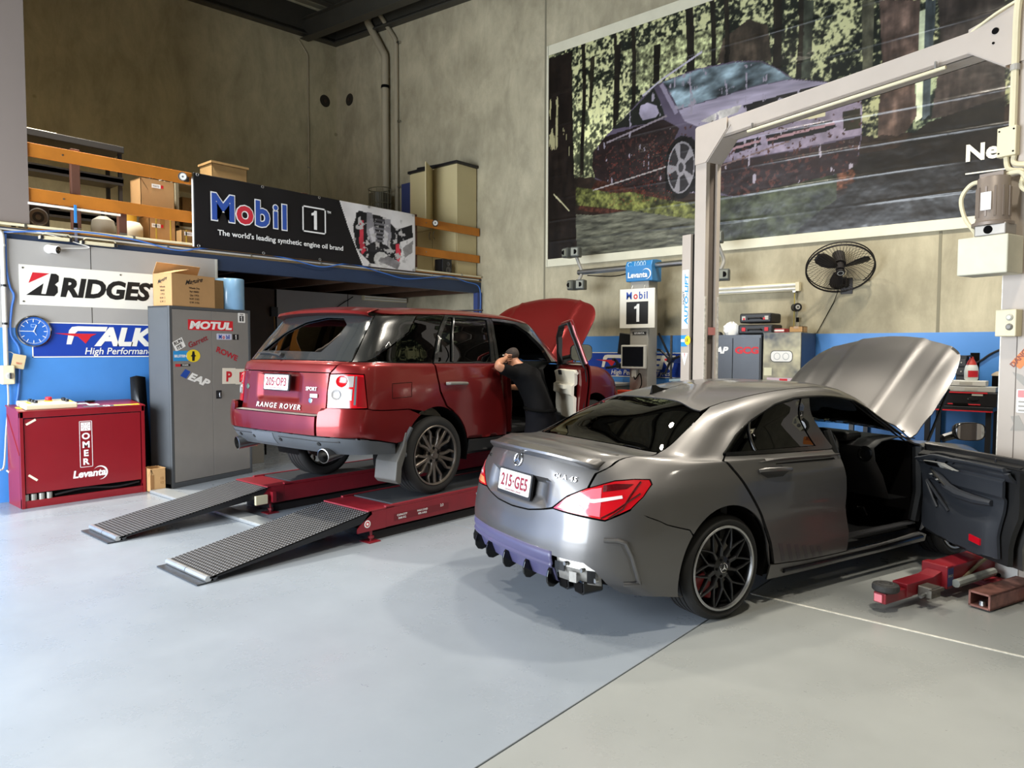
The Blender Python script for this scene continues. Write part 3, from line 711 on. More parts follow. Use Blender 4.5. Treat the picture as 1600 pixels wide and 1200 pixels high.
    mb=MB(); star(mb,.042,0,.005); s=mb.obj('boot_emblem',M_chrome,car); s.matrix_local=Matrix(((0,ex.x,ey.x,o.x),(0,ex.y,ey.y,o.y),(0,ex.z,ey.z,o.z),(0,0,0,1)))
    ez=ex.cross(ey)
    for i,r in enumerate((0,1,2)): pass
    s.matrix_local=Matrix(((ez.x,ex.x,ey.x,o.x),(ez.y,ex.y,ey.y,o.y),(ez.z,ex.z,ey.z,o.z),(0,0,0,1)))
    o,ex,ey=onbody(1.32,4.40,.003); text('CLA 45',.030,M_chrome,car,o,ex,ey,'boot_lettering',.003,.01,sx=1.25,sp=1.15)
    o,ex,ey=onbody(-1.45,4.5,.003); text('AMG',.024,M_chrome,car,o,ex,ey,'boot_lettering',.003,.02,sx=1.3)
    # plate in the recess
    pm=mat('plate_frame','#111113',.5)
    o=Vector((0,-.918,.79)); ex=Vector((1,0,0)); ey=Vector((0,.16,.987)); ez=ex.cross(ey)
    pl=MB().prism(rrect(.40,.165,.012),(o,ex,ey,ez),.018).obj('number_plate_frame',pm,car)
    flat('number_plate',rrect(.372,.134,.01),mat('plate_white','#c8c5c1',.5),pl,o+ey*.006,ex,ey,.004,.018)
    text('215·GE5',.078,mat('plate_maroon','#7a0f26',.5),pl,o-ey*.028+ez*.023,ex,ey,'plate_number',.001,.022,sx=.80,sp=1.08)
    text('QUEENSLAND',.012,mat('plate_maroon','#7a0f26',.5),pl,o-ey*.055+ez*.023,ex,ey,'plate_state',.001,.004,sx=1.6,sp=1.2)
    # --- tail lamps
    for mi in (False,True):
        lp=[(1.14,3.54),(1.81,3.46),(2.42,3.36),(3.01,3.70),(3.31,4.08),(3.46,4.53),(3.34,4.70),(2.9,4.68),(2.45,4.58),(1.86,4.28),(1.45,3.93)]
        panel('tail_lamp',S,lp,RED,car,th=.02,gap=.003,mirror=mi,off=.001)
        la=car.children[-1]
        panel('lamp_inner_amber',S,[(1.24,3.58),(1.78,3.54),(1.9,3.66),(1.72,3.80),(1.4,3.78)],AMB,la,off=.0035,th=.003,mirror=mi)
        panel('lamp_painted_reflection',S,[(1.5,3.86),(1.9,3.72),(1.95,3.5),(2.3,3.44),(2.28,3.86),(2.2,4.35),(1.95,4.28),(1.66,4.06)],PNK,la,off=.003,th=.003,mirror=mi)  # pale patch: a reflection on the lens, painted as a pink panel
        panel('lamp_light_bar',S,[(1.55,3.88),(2.1,3.84),(2.78,4.02),(2.74,4.14),(2.1,3.98),(1.62,3.96)],CLR,la,off=.0045,th=.004,mirror=mi)
        panel('lamp_upper_band',S,[(2.24,4.2),(2.8,4.34),(2.95,4.52),(2.5,4.5),(2.2,4.42)],RED2,la,off=.0035,th=.003,mirror=mi)
        strip('lamp_divider',S,[(2.5,3.42),(2.82,3.72),(2.95,4.15),(3.1,4.6)],.012,0,RED2,la,mirror=mi,off=.002)
        strip('lamp_divider',S,[(2.32,3.42),(2.6,3.62),(3.2,4.2)],.010,0,RED2,la,mirror=mi,off=.002)
    # --- body side with roof rail (one pressing per side)
    ra2=arch(S,0.03,.325,.385,140,8,(4.45,2.6),26)
    fa=arch(S,2.699,.325,.385,176,0,(10.9,1.2),30)
    side=[(3.02,3.70),(3.46,3.44),(3.78,3.25),(4.41,2.73)]+ra2+[(6.19,.8),(6.12,1.64),(5.9,2.73),(5.58,3.9),(5.3,5.02),(4.82,5.98),(4.66,6.08),(4.89,6.73),(5.2,7.19),(5.68,7.53),(6.38,7.66),(7.01,7.67),(8,7.66),(9,7.6),(9.6,7.4),(10.1,6.9),(10.5,6.35),(10.75,6.0),(11.05,6.0),(11.02,7.0),(11.1,7.75),(11.0,8.08),(8,8.12),(6,8.12),(4,8.12),(2.9,8.1),(2.38,7.9),(2.33,7.6),(2.36,7.1),(2.2,6.5),(2.06,5.98),(2.34,5.48),(2.21,5.05),(1.96,4.75),(1.9,4.31),(2.45,4.60),(2.9,4.70),(3.36,4.72),(3.48,4.53),(3.32,4.08)]
    RD=[(6.28,.88),(6.18,1.64),(5.95,2.73),(5.63,3.9),(5.35,5.02),(4.87,6.0),(5.8,6.0),(6.7,6.0),(7.62,6.0),(7.74,5.4),(7.78,4.76),(7.83,3.8),(7.83,2.6),(7.98,1.63),(7.95,.92),(7,.9)]
    FD=[(7.95,.92),(7.98,1.63),(7.83,2.6),(7.83,3.8),(7.78,4.76),(7.74,5.4),(7.62,6.0),(8.5,6.0),(9.5,6.0),(10.62,6.0),(10.55,5.0),(10.42,3.8),(10.32,2.6),(10.28,1.6),(10.2,.92),(9,.9)]
    fend=[(10.24,.92),(10.32,1.6),(10.36,2.6),(10.46,3.8),(10.59,5.0),(10.66,6.0),(11.05,6.0),(11.3,5.7),(11.75,5.22),(12.4,5.12),(13.2,5.05),(13.3,4.7),(13.2,4.2),(13.05,3.6),(13.2,2.6),(13.25,2.2)]
    f2=[p for p in arch(S,2.699,.325,.385,30,176,(13.2,2.2),26)]
    for mi in (False,True):
        panel('body_side',S,side,PT,car,th=.012,mirror=mi,res=(.14,.14))
        panel('front_wing',S,fend+f2,PT,car,th=.012,mirror=mi)
        d=panel('rear_door',S,RD,PT,car,th=.02,gap=.003,mirror=mi)
        panel('side_skirt',S,[(6.2,.02),(6.2,.86),(7,.88),(8,.9),(9,.88),(10.2,.9),(10.6,.5),(10.62,.02),(9,.02),(7.5,.02)],MT if 0 else PT,car,th=.012,mirror=mi)
        strip('skirt_blade',S,[(6.5,.42),(7.2,.50),(8.4,.5),(9.6,.5),(10.4,.45)],.03,0,BK,car,mirror=mi,off=.004)
        panel('window_line_trim',S,[(4.86,6.0),(7.6,6.0),(7.55,6.17),(4.74,6.17)],BK,car,off=.003,th=.01,mirror=mi)
        panel('quarter_glass',S,[(4.76,6.18),(5.72,6.18),(5.2,6.98),(5.12,7.06),(4.92,6.7)],GL,car,off=-.004,th=.004,mirror=mi)
        panel('rear_door_glass',S,[(5.86,6.18),(7.22,6.18),(6.92,7.0),(6.72,7.6),(6.38,7.62),(5.7,7.49),(5.26,7.16),(5.3,7.0)],GL,car,off=-.004,th=.004,mirror=mi)
        strip('glass_divider',S,[(5.79,6.16),(5.2,7.1)],.018,0,BK,car,mirror=mi)
        panel('door_pillar_trim',S,[(7.24,6.17),(7.6,6.0),(7.66,6.1),(7.1,7.64),(6.76,7.62),(6.94,7.0)],BK,car,off=-.001,th=.03,mirror=mi)
        strip('window_seal',S,[(4.7,6.1),(4.9,6.71),(5.2,7.17),(5.68,7.52),(6.38,7.65),(7.01,7.66),(8,7.65),(9,7.59),(9.6,7.38),(10.1,6.88),(10.5,6.33)],.016,0,BK,car,mirror=mi,off=0)
        # rear door handle: recess and grip
        q=[(5.95,4.45),(6.1,4.85),(6.4,4.85),(6.55,4.45),(6.4,4.15),(6.1,4.15)]
        panel('handle_recess',S,q,MT,d,off=.001,th=.004,mirror=mi)
        hp=[S.pt(u,v,o) for u,v,o in ((5.92,4.62,.004),(6.0,4.62,.03),(6.25,4.58,.038),(6.5,4.52,.032),(6.58,4.5,.004))]
        MB().tube([car3(p*([1,-1,1] if mi else [1,1,1])) for p in hp],[.011,.013,.014,.013,.010],8).obj('door_handle',PT,d,smooth=True)
        # dark side stripes ahead of the rear wheel
        dm=mat('stripe_decal','#3d3a3d',.4,coat=.5)
        for k in range(6):
            u=6.42+.17*k; panel('stripe_decal',S,[(u,1.0),(u+.07,1.0),(u-.02,1.62-.05*k),(u-.10,1.62-.05*k)],dm,d,off=.0012,th=.001,mirror=mi,gap=0)
        # arch liners
        for s0 in (.03,2.699):
            mb=MB(); sg=-1 if mi else 1; R=[[],[],[]]
            for i in range(25):
                g=math.radians(-18+216*i/24)
                for k,(r,x) in enumerate(((.39,.85),(.395,.78),(.395,.56))): R[k].append(Vector((sg*x,s0+r*math.cos(g),.325+r*math.sin(g))))
            mb.grid(R); mb.obj('arch_liner',M_dark,car,smooth=True)
    # --- glass and roof
    panel('rear_window',S,mirror_uv([(0,6.0),(1.2,6.0),(2.03,6.0),(2.18,6.5),(2.33,7.1),(2.30,7.5),(2.1,7.68),(1.0,7.72),(0,7.73)][:-1])[:8]+[(0,7.73)]+[(-u,v) for u,v in ((1.0,7.72),(2.1,7.68),(2.30,7.5),(2.33,7.1),(2.18,6.5),(2.03,6.0),(1.2,6.0))],GL,car,off=-.003,th=.005,gap=.004)
    roof=[(0,7.75),(1.0,7.74),(2.12,7.70),(2.34,7.92),(2.9,8.13),(4,8.15),(6,8.15),(8,8.15),(11.0,8.11),(11.15,7.80),(13,7.80),(16,7.80),(16,9.98),(12,9.98),(8,9.98),(4,9.98),(0,9.98)]
    for mi in (False,True):
        panel('roof_panel',S,roof,PT,car,off=.0,th=.01,gap=.0012,mirror=mi,res=(.2,.16))
        panel('headlining',S,[(.4,8.1),(3,8.3),(10.8,8.3),(12,8.1),(15.8,8.1),(15.8,9.98),(8,9.98),(.4,9.98)],INT,car,off=-.03,th=.004,mirror=mi,res=(.3,.25))
        panel('pillar_lining',S,[(9.3,7.45),(10.3,6.5),(10.7,6.05),(11.0,6.05),(11.0,7.7),(9.3,7.95)],INT,car,off=-.025,th=.006,mirror=mi)
    panel('windscreen',S,[(11.1,6.05),(13,6.03),(16,6.03),(19,6.03),(20.9,6.05),(20.95,7.0),(20.85,7.72),(19,7.78),(16,7.78),(13,7.78),(11.15,7.72),(11.05,7.0)],GL2,car,off=-.003,th=.005,res=(.3,.2))
    # shark-fin aerial
    p=S.at(0,8.1); mb=MB(); rows=[]
    for t,h,w in ((0,.0,.02),(.05,.012,.03),(.10,.028,.028),(.14,.055,.014),(.17,.058,.006),(.18,0.0,.02)):
        y=.21+ .18-t; z=S.at(0,8.0)[2]+.0
        zz=float(np.interp(y,[.24,.5,.75],[1.335,1.388,1.408]))
        rows.append([(-w,y,zz-.01),(-w*.4,y,zz+h),(w*.4,y,zz+h),(w,y,zz-.01)])
    mb.grid(rows); mb.obj('roof_aerial',BK,car,smooth=True)
    # --- inner shell (dark) so gaps do not look through
    cr=arch(S,0.03,.325,.40,200,-20,(4.2,.1),26); cf=arch(S,2.699,.325,.40,200,-20,(10.6,.1),26)
    core_r=[(0,.1),(3,.1)]+cr+[(7.6,.1),(7.6,5.95),(4.9,5.95),(2.1,5.95),(0,5.95)]
    core_f=[(10.66,.1)]+cf+[(13.9,.1),(16,.1),(16,4.8),(13.4,4.9),(11.7,5.1),(11.0,5.9),(10.7,5.9)]
    core_m=[(7.6,.1),(10.66,.1),(10.7,5.9),(7.6,5.95)]
    for mi in (False,True):
        panel('inner_shell',S,core_r,M_dark,car,off=-.035,th=.006,mirror=mi,res=(.35,.35))
        panel('inner_shell',S,core_f,M_dark,car,off=-.035,th=.006,mirror=mi,res=(.35,.35))
        if mi: panel('inner_shell',S,core_m,M_dark,car,off=-.035,th=.006,mirror=mi,res=(.35,.35))
    # --- front end (seen only from the side)
    panel('front_bumper',S,[(13.3,2.1),(13.25,2.6),(13.1,3.55),(13.6,3.75),(14.6,3.9),(15.2,4.3),(16,4.35),(16.8,4.3),(17.4,3.9),(18.4,3.75),(18.9,3.55),(18.75,2.6),(18.7,2.1),(18.3,.3),(17,.1),(16,.1),(15,.1),(13.7,.3)],PT,car,th=.012,res=(.25,.25))
    panel('front_grille',S,[(15.1,2.6),(16,2.6),(16.9,2.6),(17,3.4),(16,3.9),(15,3.4)],BK,car,off=.003,th=.01)
    for mi in (False,True):
        panel('headlamp',S,[(13.1,3.6),(13.6,3.8),(14.6,3.95),(15.0,4.3),(14.6,4.8),(13.7,4.95),(13.35,4.95),(13.22,4.2)],glass('lamp_glass',(.7,.72,.75)),car,th=.01,mirror=mi)
    # --- bonnet, raised on its hinges
    hs,hz,th=2.28,.97,math.radians(49)
    H=Matrix.Translation((0,hs,hz))@Matrix.Rotation(th,4,'X')@Matrix.Translation((0,-hs,-hz))
    e=bpy.data.objects.new('bonnet',None); COL.objects.link(e); e.parent=car
    def dome(u,v):
        p=S.at(u,v); y=abs(p[1]); 
        k=math.exp(-((y-.30)/.035)**2)*.006+math.exp(-((y-.56)/.03)**2)*.006+(.010 if y<.28 else .010*max(0,1-(y-.28)/.06))
        return k
    bon=[(11.35,5.68),(11.3,5.92),(13,5.94),(16,5.94),(19,5.94),(20.7,5.92),(20.65,5.68),(20.22,5.25),(19.6,5.12),(18.8,5.05),(18.1,4.98),(17,4.93),(16,4.93),(15,4.93),(13.9,4.98),(13.2,5.05),(12.4,5.12),(11.78,5.25)]
    panel('bonnet_skin',S,bon,PT,e,off=dome,th=.014,xf=H,res=(.1,.06))
    panel('bonnet_liner',S,[(11.9,5.75),(16,5.8),(20.1,5.75),(19.4,5.25),(18,5.1),(16,5.06),(14,5.1),(12.6,5.25)],M_black,e,off=-.03,th=.01,xf=H)
    for sg in (1,-1): MB().tube([(sg*.70,2.5,.86),(sg*.66,2.9,1.32)],.012,6).obj('bonnet_strut',M_black,e)
    # engine bay
    box('engine_cover',M_black,car,(0,2.85,.70),(.62,.5,.16),bevel=.03); box('engine_bay_tray',M_dark,car,(0,2.9,.5),(1.1,1.0,.1)); box('bulkhead',M_dark,car,(0,2.28,.62),(1.45,.06,.62))
    box('radiator_panel',M_dark,car,(0,3.38,.52),(1.2,.05,.36))
    # --- cabin
    box('cabin_floor',INT,car,(0,1.0,.235),(1.52,2.6,.05)); box('cabin_tunnel',INT,car,(0,1.35,.42),(.26,1.5,.34),bevel=.05); box('rear_parcel_shelf',INT,car,(0,.2,.96),(1.3,.55,.05)); box('rear_bulkhead',INT,car,(0,.15,.6),(1.5,.06,.7)); box('boot_floor',M_dark,car,(0,-.3,.36),(1.1,.9,.05))
    mb=MB(); rows=[]
    for x in np.linspace(-.74,.74,13):
        k=1-.25*(abs(x)/.74)**3
        rows.append([(x,2.28,.96),(x,2.05,.985*1),(x,1.84,.965),(x,1.74*k+1.74*(1-k),.92),(x,1.76,.82),(x,1.86,.70),(x,1.95,.52),(x,2.2,.5)])
    mb.grid(rows); mb.obj('dashboard',INT,car,smooth=True,solid=.01)
    box('instrument_hood',INT,car,(.37,1.80,.985),(.36,.2,.07),bevel=.03)
    for x in (.68,.17,-.0,-.68):
        mb=MB(); mb.lathe([(.055,0),(.06,.012),(.045,.016),(.04,.004),(.0,.004)],c=(x,1.735,.87),ax=(0,-1,.12),n=20); mb.obj('air_vent',M_chrome if 0 else BK,car,smooth=True)
    for k in range(3): pass
    box('glove_panel',INT,car,(-.4,1.80,.74),(.5,.08,.16),bevel=.02); box('dash_screen',BK,car,(0,1.70,1.02),(.2,.02,.12),bevel=.006)
    steering(car,.37,1.56,.86,.185,INT,.38)
    seat(car,.37,.88,.40,INT,'front_seat'); seat(car,-.37,1.05,.40,INT,'front_seat')
    mb=MB().box((0,.42,.45),(1.3,.5,.16)).box((0,.2,.72),(1.3,.14,.5),rot=(-.3,0,0)); mb.obj('rear_bench',INT,car,bevel=.05)
    for x in (.46,.30): box('pedal',M_steel,car,(x,2.06,.36),(.055,.015,.09),rot=(.6,0,0),bevel=.004)
    box('sill_plate',mat('sill_plate','#2a2a2c',.35),car,(.79,1.72,.325),(.07,.9,.012)); text('AMG',.022,M_steel,car,(.79,1.55,.332),(0,1,0),(-1,0,0),'sill_lettering',.001)
    MB().tube([(.775,1.24,.33),(.79,1.24,.6),(.775,1.22,.9),(.72,1.2,1.08)],[.04,.045,.04,.03],8).obj('door_pillar',INT,car,smooth=True)
    MB().tube([(.78,2.22,.33),(.80,2.25,.55),(.78,2.27,.9)],[.04,.045,.05],8).obj('hinge_pillar',INT,car,smooth=True)
    # --- open front door (driver's side) and the closed one
    ph=math.radians(62); hx,hy=.835,2.27
    D=Matrix.Translation((hx,hy,0))@Matrix.Rotation(-ph,4,'Z')@Matrix.Translation((-hx,-hy,0))
    D=Matrix.Translation((hx,hy,0))@Matrix.Rotation(ph,4,'Z')@Matrix.Translation((-hx,-hy,0))
    for mi in (False,True):
        xf=None if mi else D
        e=bpy.data.objects.new('front_door',None); COL.objects.link(e); e.parent=car
        if not mi: e['label']='open driver door with charcoal door card'
        panel('door_skin',S,FD,PT,e,th=.012,gap=.003,mirror=mi,xf=xf)
        panel('door_inner_frame',S,[(8.02,1.0),(8.02,1.63),(7.9,2.6),(7.9,3.8),(7.85,4.76),(7.8,5.4),(7.7,5.9),(10.58,5.9),(10.5,5.0),(10.36,3.8),(10.26,2.6),(10.2,1.6),(10.1,1.0),(9,.98)],MT,e,off=-.055,th=.035,mirror=mi,xf=xf)
        if mi:
            panel('front_door_glass',S,[(7.7,6.18),(9.0,6.18),(10.45,6.18),(10.0,6.9),(9.5,7.35),(8.9,7.55),(8,7.6),(7.14,7.6)],GL2,e,off=-.004,th=.004,mirror=mi)
        card=[(8.12,1.25),(8.15,1.9),(8.1,2.7),(8.05,4.5),(7.98,5.4),(7.9,5.86),(10.5,5.86),(10.42,5.0),(10.28,3.8),(10.18,2.6),(10.1,1.7),(9.9,1.3),(9.2,1.2),(8.5,1.18)]
        def cardoff(u,v):
            o=-.105
            if 3.3<v<4.5 and u<9.95: o-=.018*min(1,(v-3.3)/.12,(4.5-v)/.12,(9.95-u)/.1)
            if v<2.5 : o-=.03*max(0,min(1,(2.5-v)/.3))*max(0,min(1,(u-8.2)/.15))*max(0,min(1,(10.15-u)/.2))
            if v>5.0: o-=.022*min(1,(v-5.0)/.12)
            return o
        panel('door_card',S,card,INT2,e,off=cardoff,th=.02,mirror=mi,xf=xf,res=(.1,.08))
        def bar(nm,pts,r,m,off):
            P=[]
            for (u,v),o in zip(pts,off):
                p=S.pt(u,v,o); p=p*([1,-1,1] if mi else [1,1,1]); q=car3(p); P.append(xf@q if xf is not None else q)
            return MB().tube(P,r,8).obj(nm,m,e,smooth=True)
        bar('armrest',[(9.75,4.05),(9.45,3.6),(9.2,3.25),(8.9,3.1),(8.55,3.05),(8.3,3.05)],[.02,.032,.036,.034,.03,.02],INT2,[-.14,-.16,-.172,-.178,-.172,-.14])
        bar('armrest_trim',[(9.75,4.2),(9.45,3.75),(9.15,3.38)],[.008,.008,.008],M_steel,[-.155,-.190,-.203])
        bar('door_pull_trim',[(9.95,3.2),(9.7,2.6),(9.5,2.2)],[.01,.012,.01],INT2,[-.145,-.16,-.16]); bar('door_pull_trim',[(9.92,3.25),(9.45,2.55),(9.15,2.2)],[.01,.012,.01],INT2,[-.145,-.16,-.16])
        k=panel('switch_panel',S,[(9.98,4.95),(9.3,4.95),(8.92,4.55),(9.75,4.55),(9.9,4.7)],mat('trim_silver','#a3a39f',.35,metal=.3),e,off=-.149,th=.012,mirror=mi,xf=xf)
        panel('switch_face',S,[(9.92,4.92),(9.5,4.92),(9.42,4.58),(9.75,4.58),(9.87,4.7)],BK,k,off=-.1615,th=.006,mirror=mi,xf=xf)
        panel('release_lever',S,[(9.4,4.88),(9.28,4.88),(9.0,4.6),(9.34,4.6)],mat('trim_silver','#a3a39f',.35,metal=.3),k,off=-.1615,th=.010,mirror=mi,xf=xf)
        for q in range(4):
            u=9.62-.09*q; v=3.86-.13*q
            panel('window_switch',S,[(u,v),(u-.06,v-.06),(u-.12,v+.02),(u-.06,v+.08)],mat('trim_silver','#a3a39f',.35,metal=.3) if q%2==0 else BK,e,off=-.200,th=.008,mirror=mi,xf=xf)
        panel('speaker_vent',S,[(9.65,2.5),(9.55,2.5),(9.55,2.7),(9.65,2.72)],BK,e,off=-.157,th=.006,mirror=mi,xf=xf)
        panel('door_reflector',S,[(8.62,1.58),(8.38,1.55),(8.38,1.75),(8.62,1.78)],mat('reflector_red','#c01022',.2),e,off=-.152,th=.012,mirror=mi,xf=xf)
        bar('lock_pin',[(8.35,5.9),(8.35,6.02)],.007,M_black,[-.06,-.05])
        bar('door_latch',[(7.9,3.55),(7.86,3.75)],.022,M_steel,[-.03,-.03])
        # mirror
        sg=-1 if mi else 1
        P=[]
        for a,b,c in ((.86,2.12,.99),(1.0,2.12,1.03)): 
            q=Vector((a*sg,b,c)); P.append(xf@q if xf is not None else q)
        MB().tube(P,[.03,.035],8).obj('mirror_stalk',BK,e,smooth=True)
        q=Vector((1.03*sg,2.10,1.045)); mb=MB(); rows=[]
        for t,sc in ((.07,.35),(.05,.75),(.0,1.0),(-.05,1.0)):
            rows.append([Vector((q.x+ (.11*sc*math.copysign(abs(math.cos(a))**.6,math.cos(a))), q.y+t, q.z+.065*sc*math.copysign(abs(math.sin(a))**.6,math.sin(a)))) for a in np.linspace(0,2*PI,20,endpoint=False)])
        rows=[[xf@p if xf is not None else p for p in r] for r in rows]
        mb.grid(rows,closed_u=True); mb.f.append(tuple(range(20))); mb.obj('mirror_housing',BK,e,smooth=True,solid=.004)
        R=[p+ (rows[-1][0]-rows[-2][0])*-.1 for p in rows[-1]]; MB().add(R,[tuple(range(20))]).obj('mirror_glass',mat('mirror_glass','#c8ccd0',.02,metal=1),e)
    # --- wheels, underside
    for s0,sp in ((.03,.35),(2.699,.1)):
        sedan_wheel(car,.872,s0,1,sp); sedan_wheel(car,.872,s0,-1,sp+.4)
    box('underbody',M_dark,car,(0,1.3,.19),(1.3,2.9,.06)); MB().cyl((-.7,.03,.3),(.7,.03,.3),.04,n=10).obj('rear_axle',M_dark,car); MB().cyl((-.7,2.699,.3),(.7,2.699,.3),.04,n=10).obj('front_axle',M_dark,car)
    # sticker on the roof
    return car
sedan=build_sedan()
# ------------------------------------------------------------------ red wagon: rows bottom edge ... roof centre
WAG=[
[(-1.03,0,.50),(-1.025,.35,.50),(-.98,.68,.49),(-.87,.88,.46),(-.7,.92,.43),(-.42,.93,.41),(0,.93,.37),(.45,.93,.34),(.9,.925,.33),(1.35,.925,.33),(1.95,.925,.34),(2.3,.93,.36),(2.745,.93,.38),(3.2,.91,.40),(3.5,.78,.42),(3.62,.42,.42),(3.65,0,.42)],
[(-1.115,0,.60),(-1.11,.35,.60),(-1.065,.70,.60),(-.935,.91,.60),(-.70,.953,.60),(-.40,.962,.60),(0,.962,.58),(.45,.955,.55),(.9,.95,.54),(1.35,.95,.54),(1.95,.955,.55),(2.3,.962,.57),(2.745,.962,.58),(3.22,.93,.58),(3.55,.79,.58),(3.67,.42,.58),(3.70,0,.58)],
[(-1.125,0,.76),(-1.12,.35,.76),(-1.075,.71,.76),(-.945,.918,.76),(-.70,.957,.76),(-.40,.965,.76),(0,.965,.76),(.45,.955,.75),(.9,.948,.75),(1.35,.948,.75),(1.95,.955,.75),(2.3,.963,.76),(2.745,.965,.77),(3.22,.935,.76),(3.55,.79,.75),(3.67,.42,.75),(3.70,0,.75)],
[(-1.095,0,.88),(-1.09,.35,.88),(-1.05,.71,.88),(-.925,.912,.88),(-.70,.955,.88),(-.40,.965,.89),(0,.966,.90),(.45,.958,.90),(.9,.952,.90),(1.35,.952,.90),(1.95,.957,.90),(2.3,.963,.90),(2.745,.963,.90),(3.22,.93,.88),(3.53,.78,.86),(3.65,.41,.85),(3.68,0,.85)],
[(-1.08,0,1.04),(-1.075,.35,1.04),(-1.035,.71,1.04),(-.905,.90,1.04),(-.69,.948,1.04),(-.40,.956,1.05),(0,.958,1.05),(.45,.955,1.05),(.9,.953,1.05),(1.35,.953,1.05),(1.95,.953,1.04),(2.3,.953,1.03),(2.745,.95,1.02),(3.2,.91,.99),(3.5,.76,.96),(3.61,.40,.95),(3.64,0,.95)],
[(-1.06,0,1.185),(-1.055,.35,1.185),(-1.01,.70,1.185),(-.875,.875,1.18),(-.67,.925,1.18),(-.38,.932,1.175),(0,.935,1.17),(.45,.935,1.165),(.9,.935,1.16),(1.35,.935,1.155),(1.93,.93,1.15),(2.28,.915,1.145),(2.72,.90,1.13),(3.1,.86,1.11),(3.34,.71,1.08),(3.46,.37,1.07),(3.50,0,1.07)],
[(-1.00,0,1.265),(-.995,.35,1.265),(-.945,.69,1.26),(-.80,.845,1.255),(-.62,.89,1.25),(-.35,.895,1.245),(0,.90,1.24),(.45,.90,1.235),(.9,.90,1.23),(1.35,.90,1.225),(1.9,.885,1.22),(2.14,.83,1.215),(2.32,.69,1.215),(2.40,.52,1.215),(2.45,.36,1.215),(2.48,.18,1.215),(2.49,0,1.215)],
[(-.80,0,1.53),(-.795,.34,1.525),(-.745,.645,1.51),(-.64,.765,1.50),(-.48,.80,1.50),(-.25,.808,1.50),(.08,.81,1.50),(.5,.812,1.50),(.92,.812,1.495),(1.33,.808,1.485),(1.75,.79,1.465),(1.92,.74,1.465),(2.03,.60,1.47),(2.09,.46,1.475),(2.13,.31,1.475),(2.15,.16,1.475),(2.16,0,1.475)],
[(-.60,0,1.735),(-.595,.32,1.73),(-.54,.585,1.715),(-.45,.665,1.70),(-.32,.695,1.70),(-.12,.705,1.705),(.2,.71,1.71),(.55,.712,1.715),(.93,.712,1.712),(1.3,.705,1.70),(1.58,.685,1.675),(1.69,.64,1.675),(1.74,.52,1.685),(1.77,.40,1.69),(1.79,.27,1.693),(1.80,.14,1.695),(1.80,0,1.695)],
[(-.40,0,1.755),(-.395,.18,1.754),(-.34,.40,1.748),(-.25,.48,1.745),(-.14,.50,1.75),(.0,.50,1.757),(.28,.50,1.762),(.58,.50,1.765),(.93,.50,1.762),(1.25,.48,1.752),(1.48,.45,1.735),(1.55,.40,1.732),(1.58,.32,1.735),(1.60,.25,1.737),(1.61,.17,1.739),(1.62,.09,1.74),(1.62,0,1.74)],
[(-.2,0,1.762),(-.16,0,1.763),(-.1,0,1.764),(-.04,0,1.766),(.04,0,1.768),(.14,0,1.771),(.36,0,1.775),(.6,0,1.777),(.9,0,1.775),(1.15,0,1.768),(1.3,0,1.763),(1.36,0,1.76),(1.38,0,1.758),(1.40,0,1.757),(1.41,0,1.756),(1.42,0,1.756),(1.43,0,1.755)]]
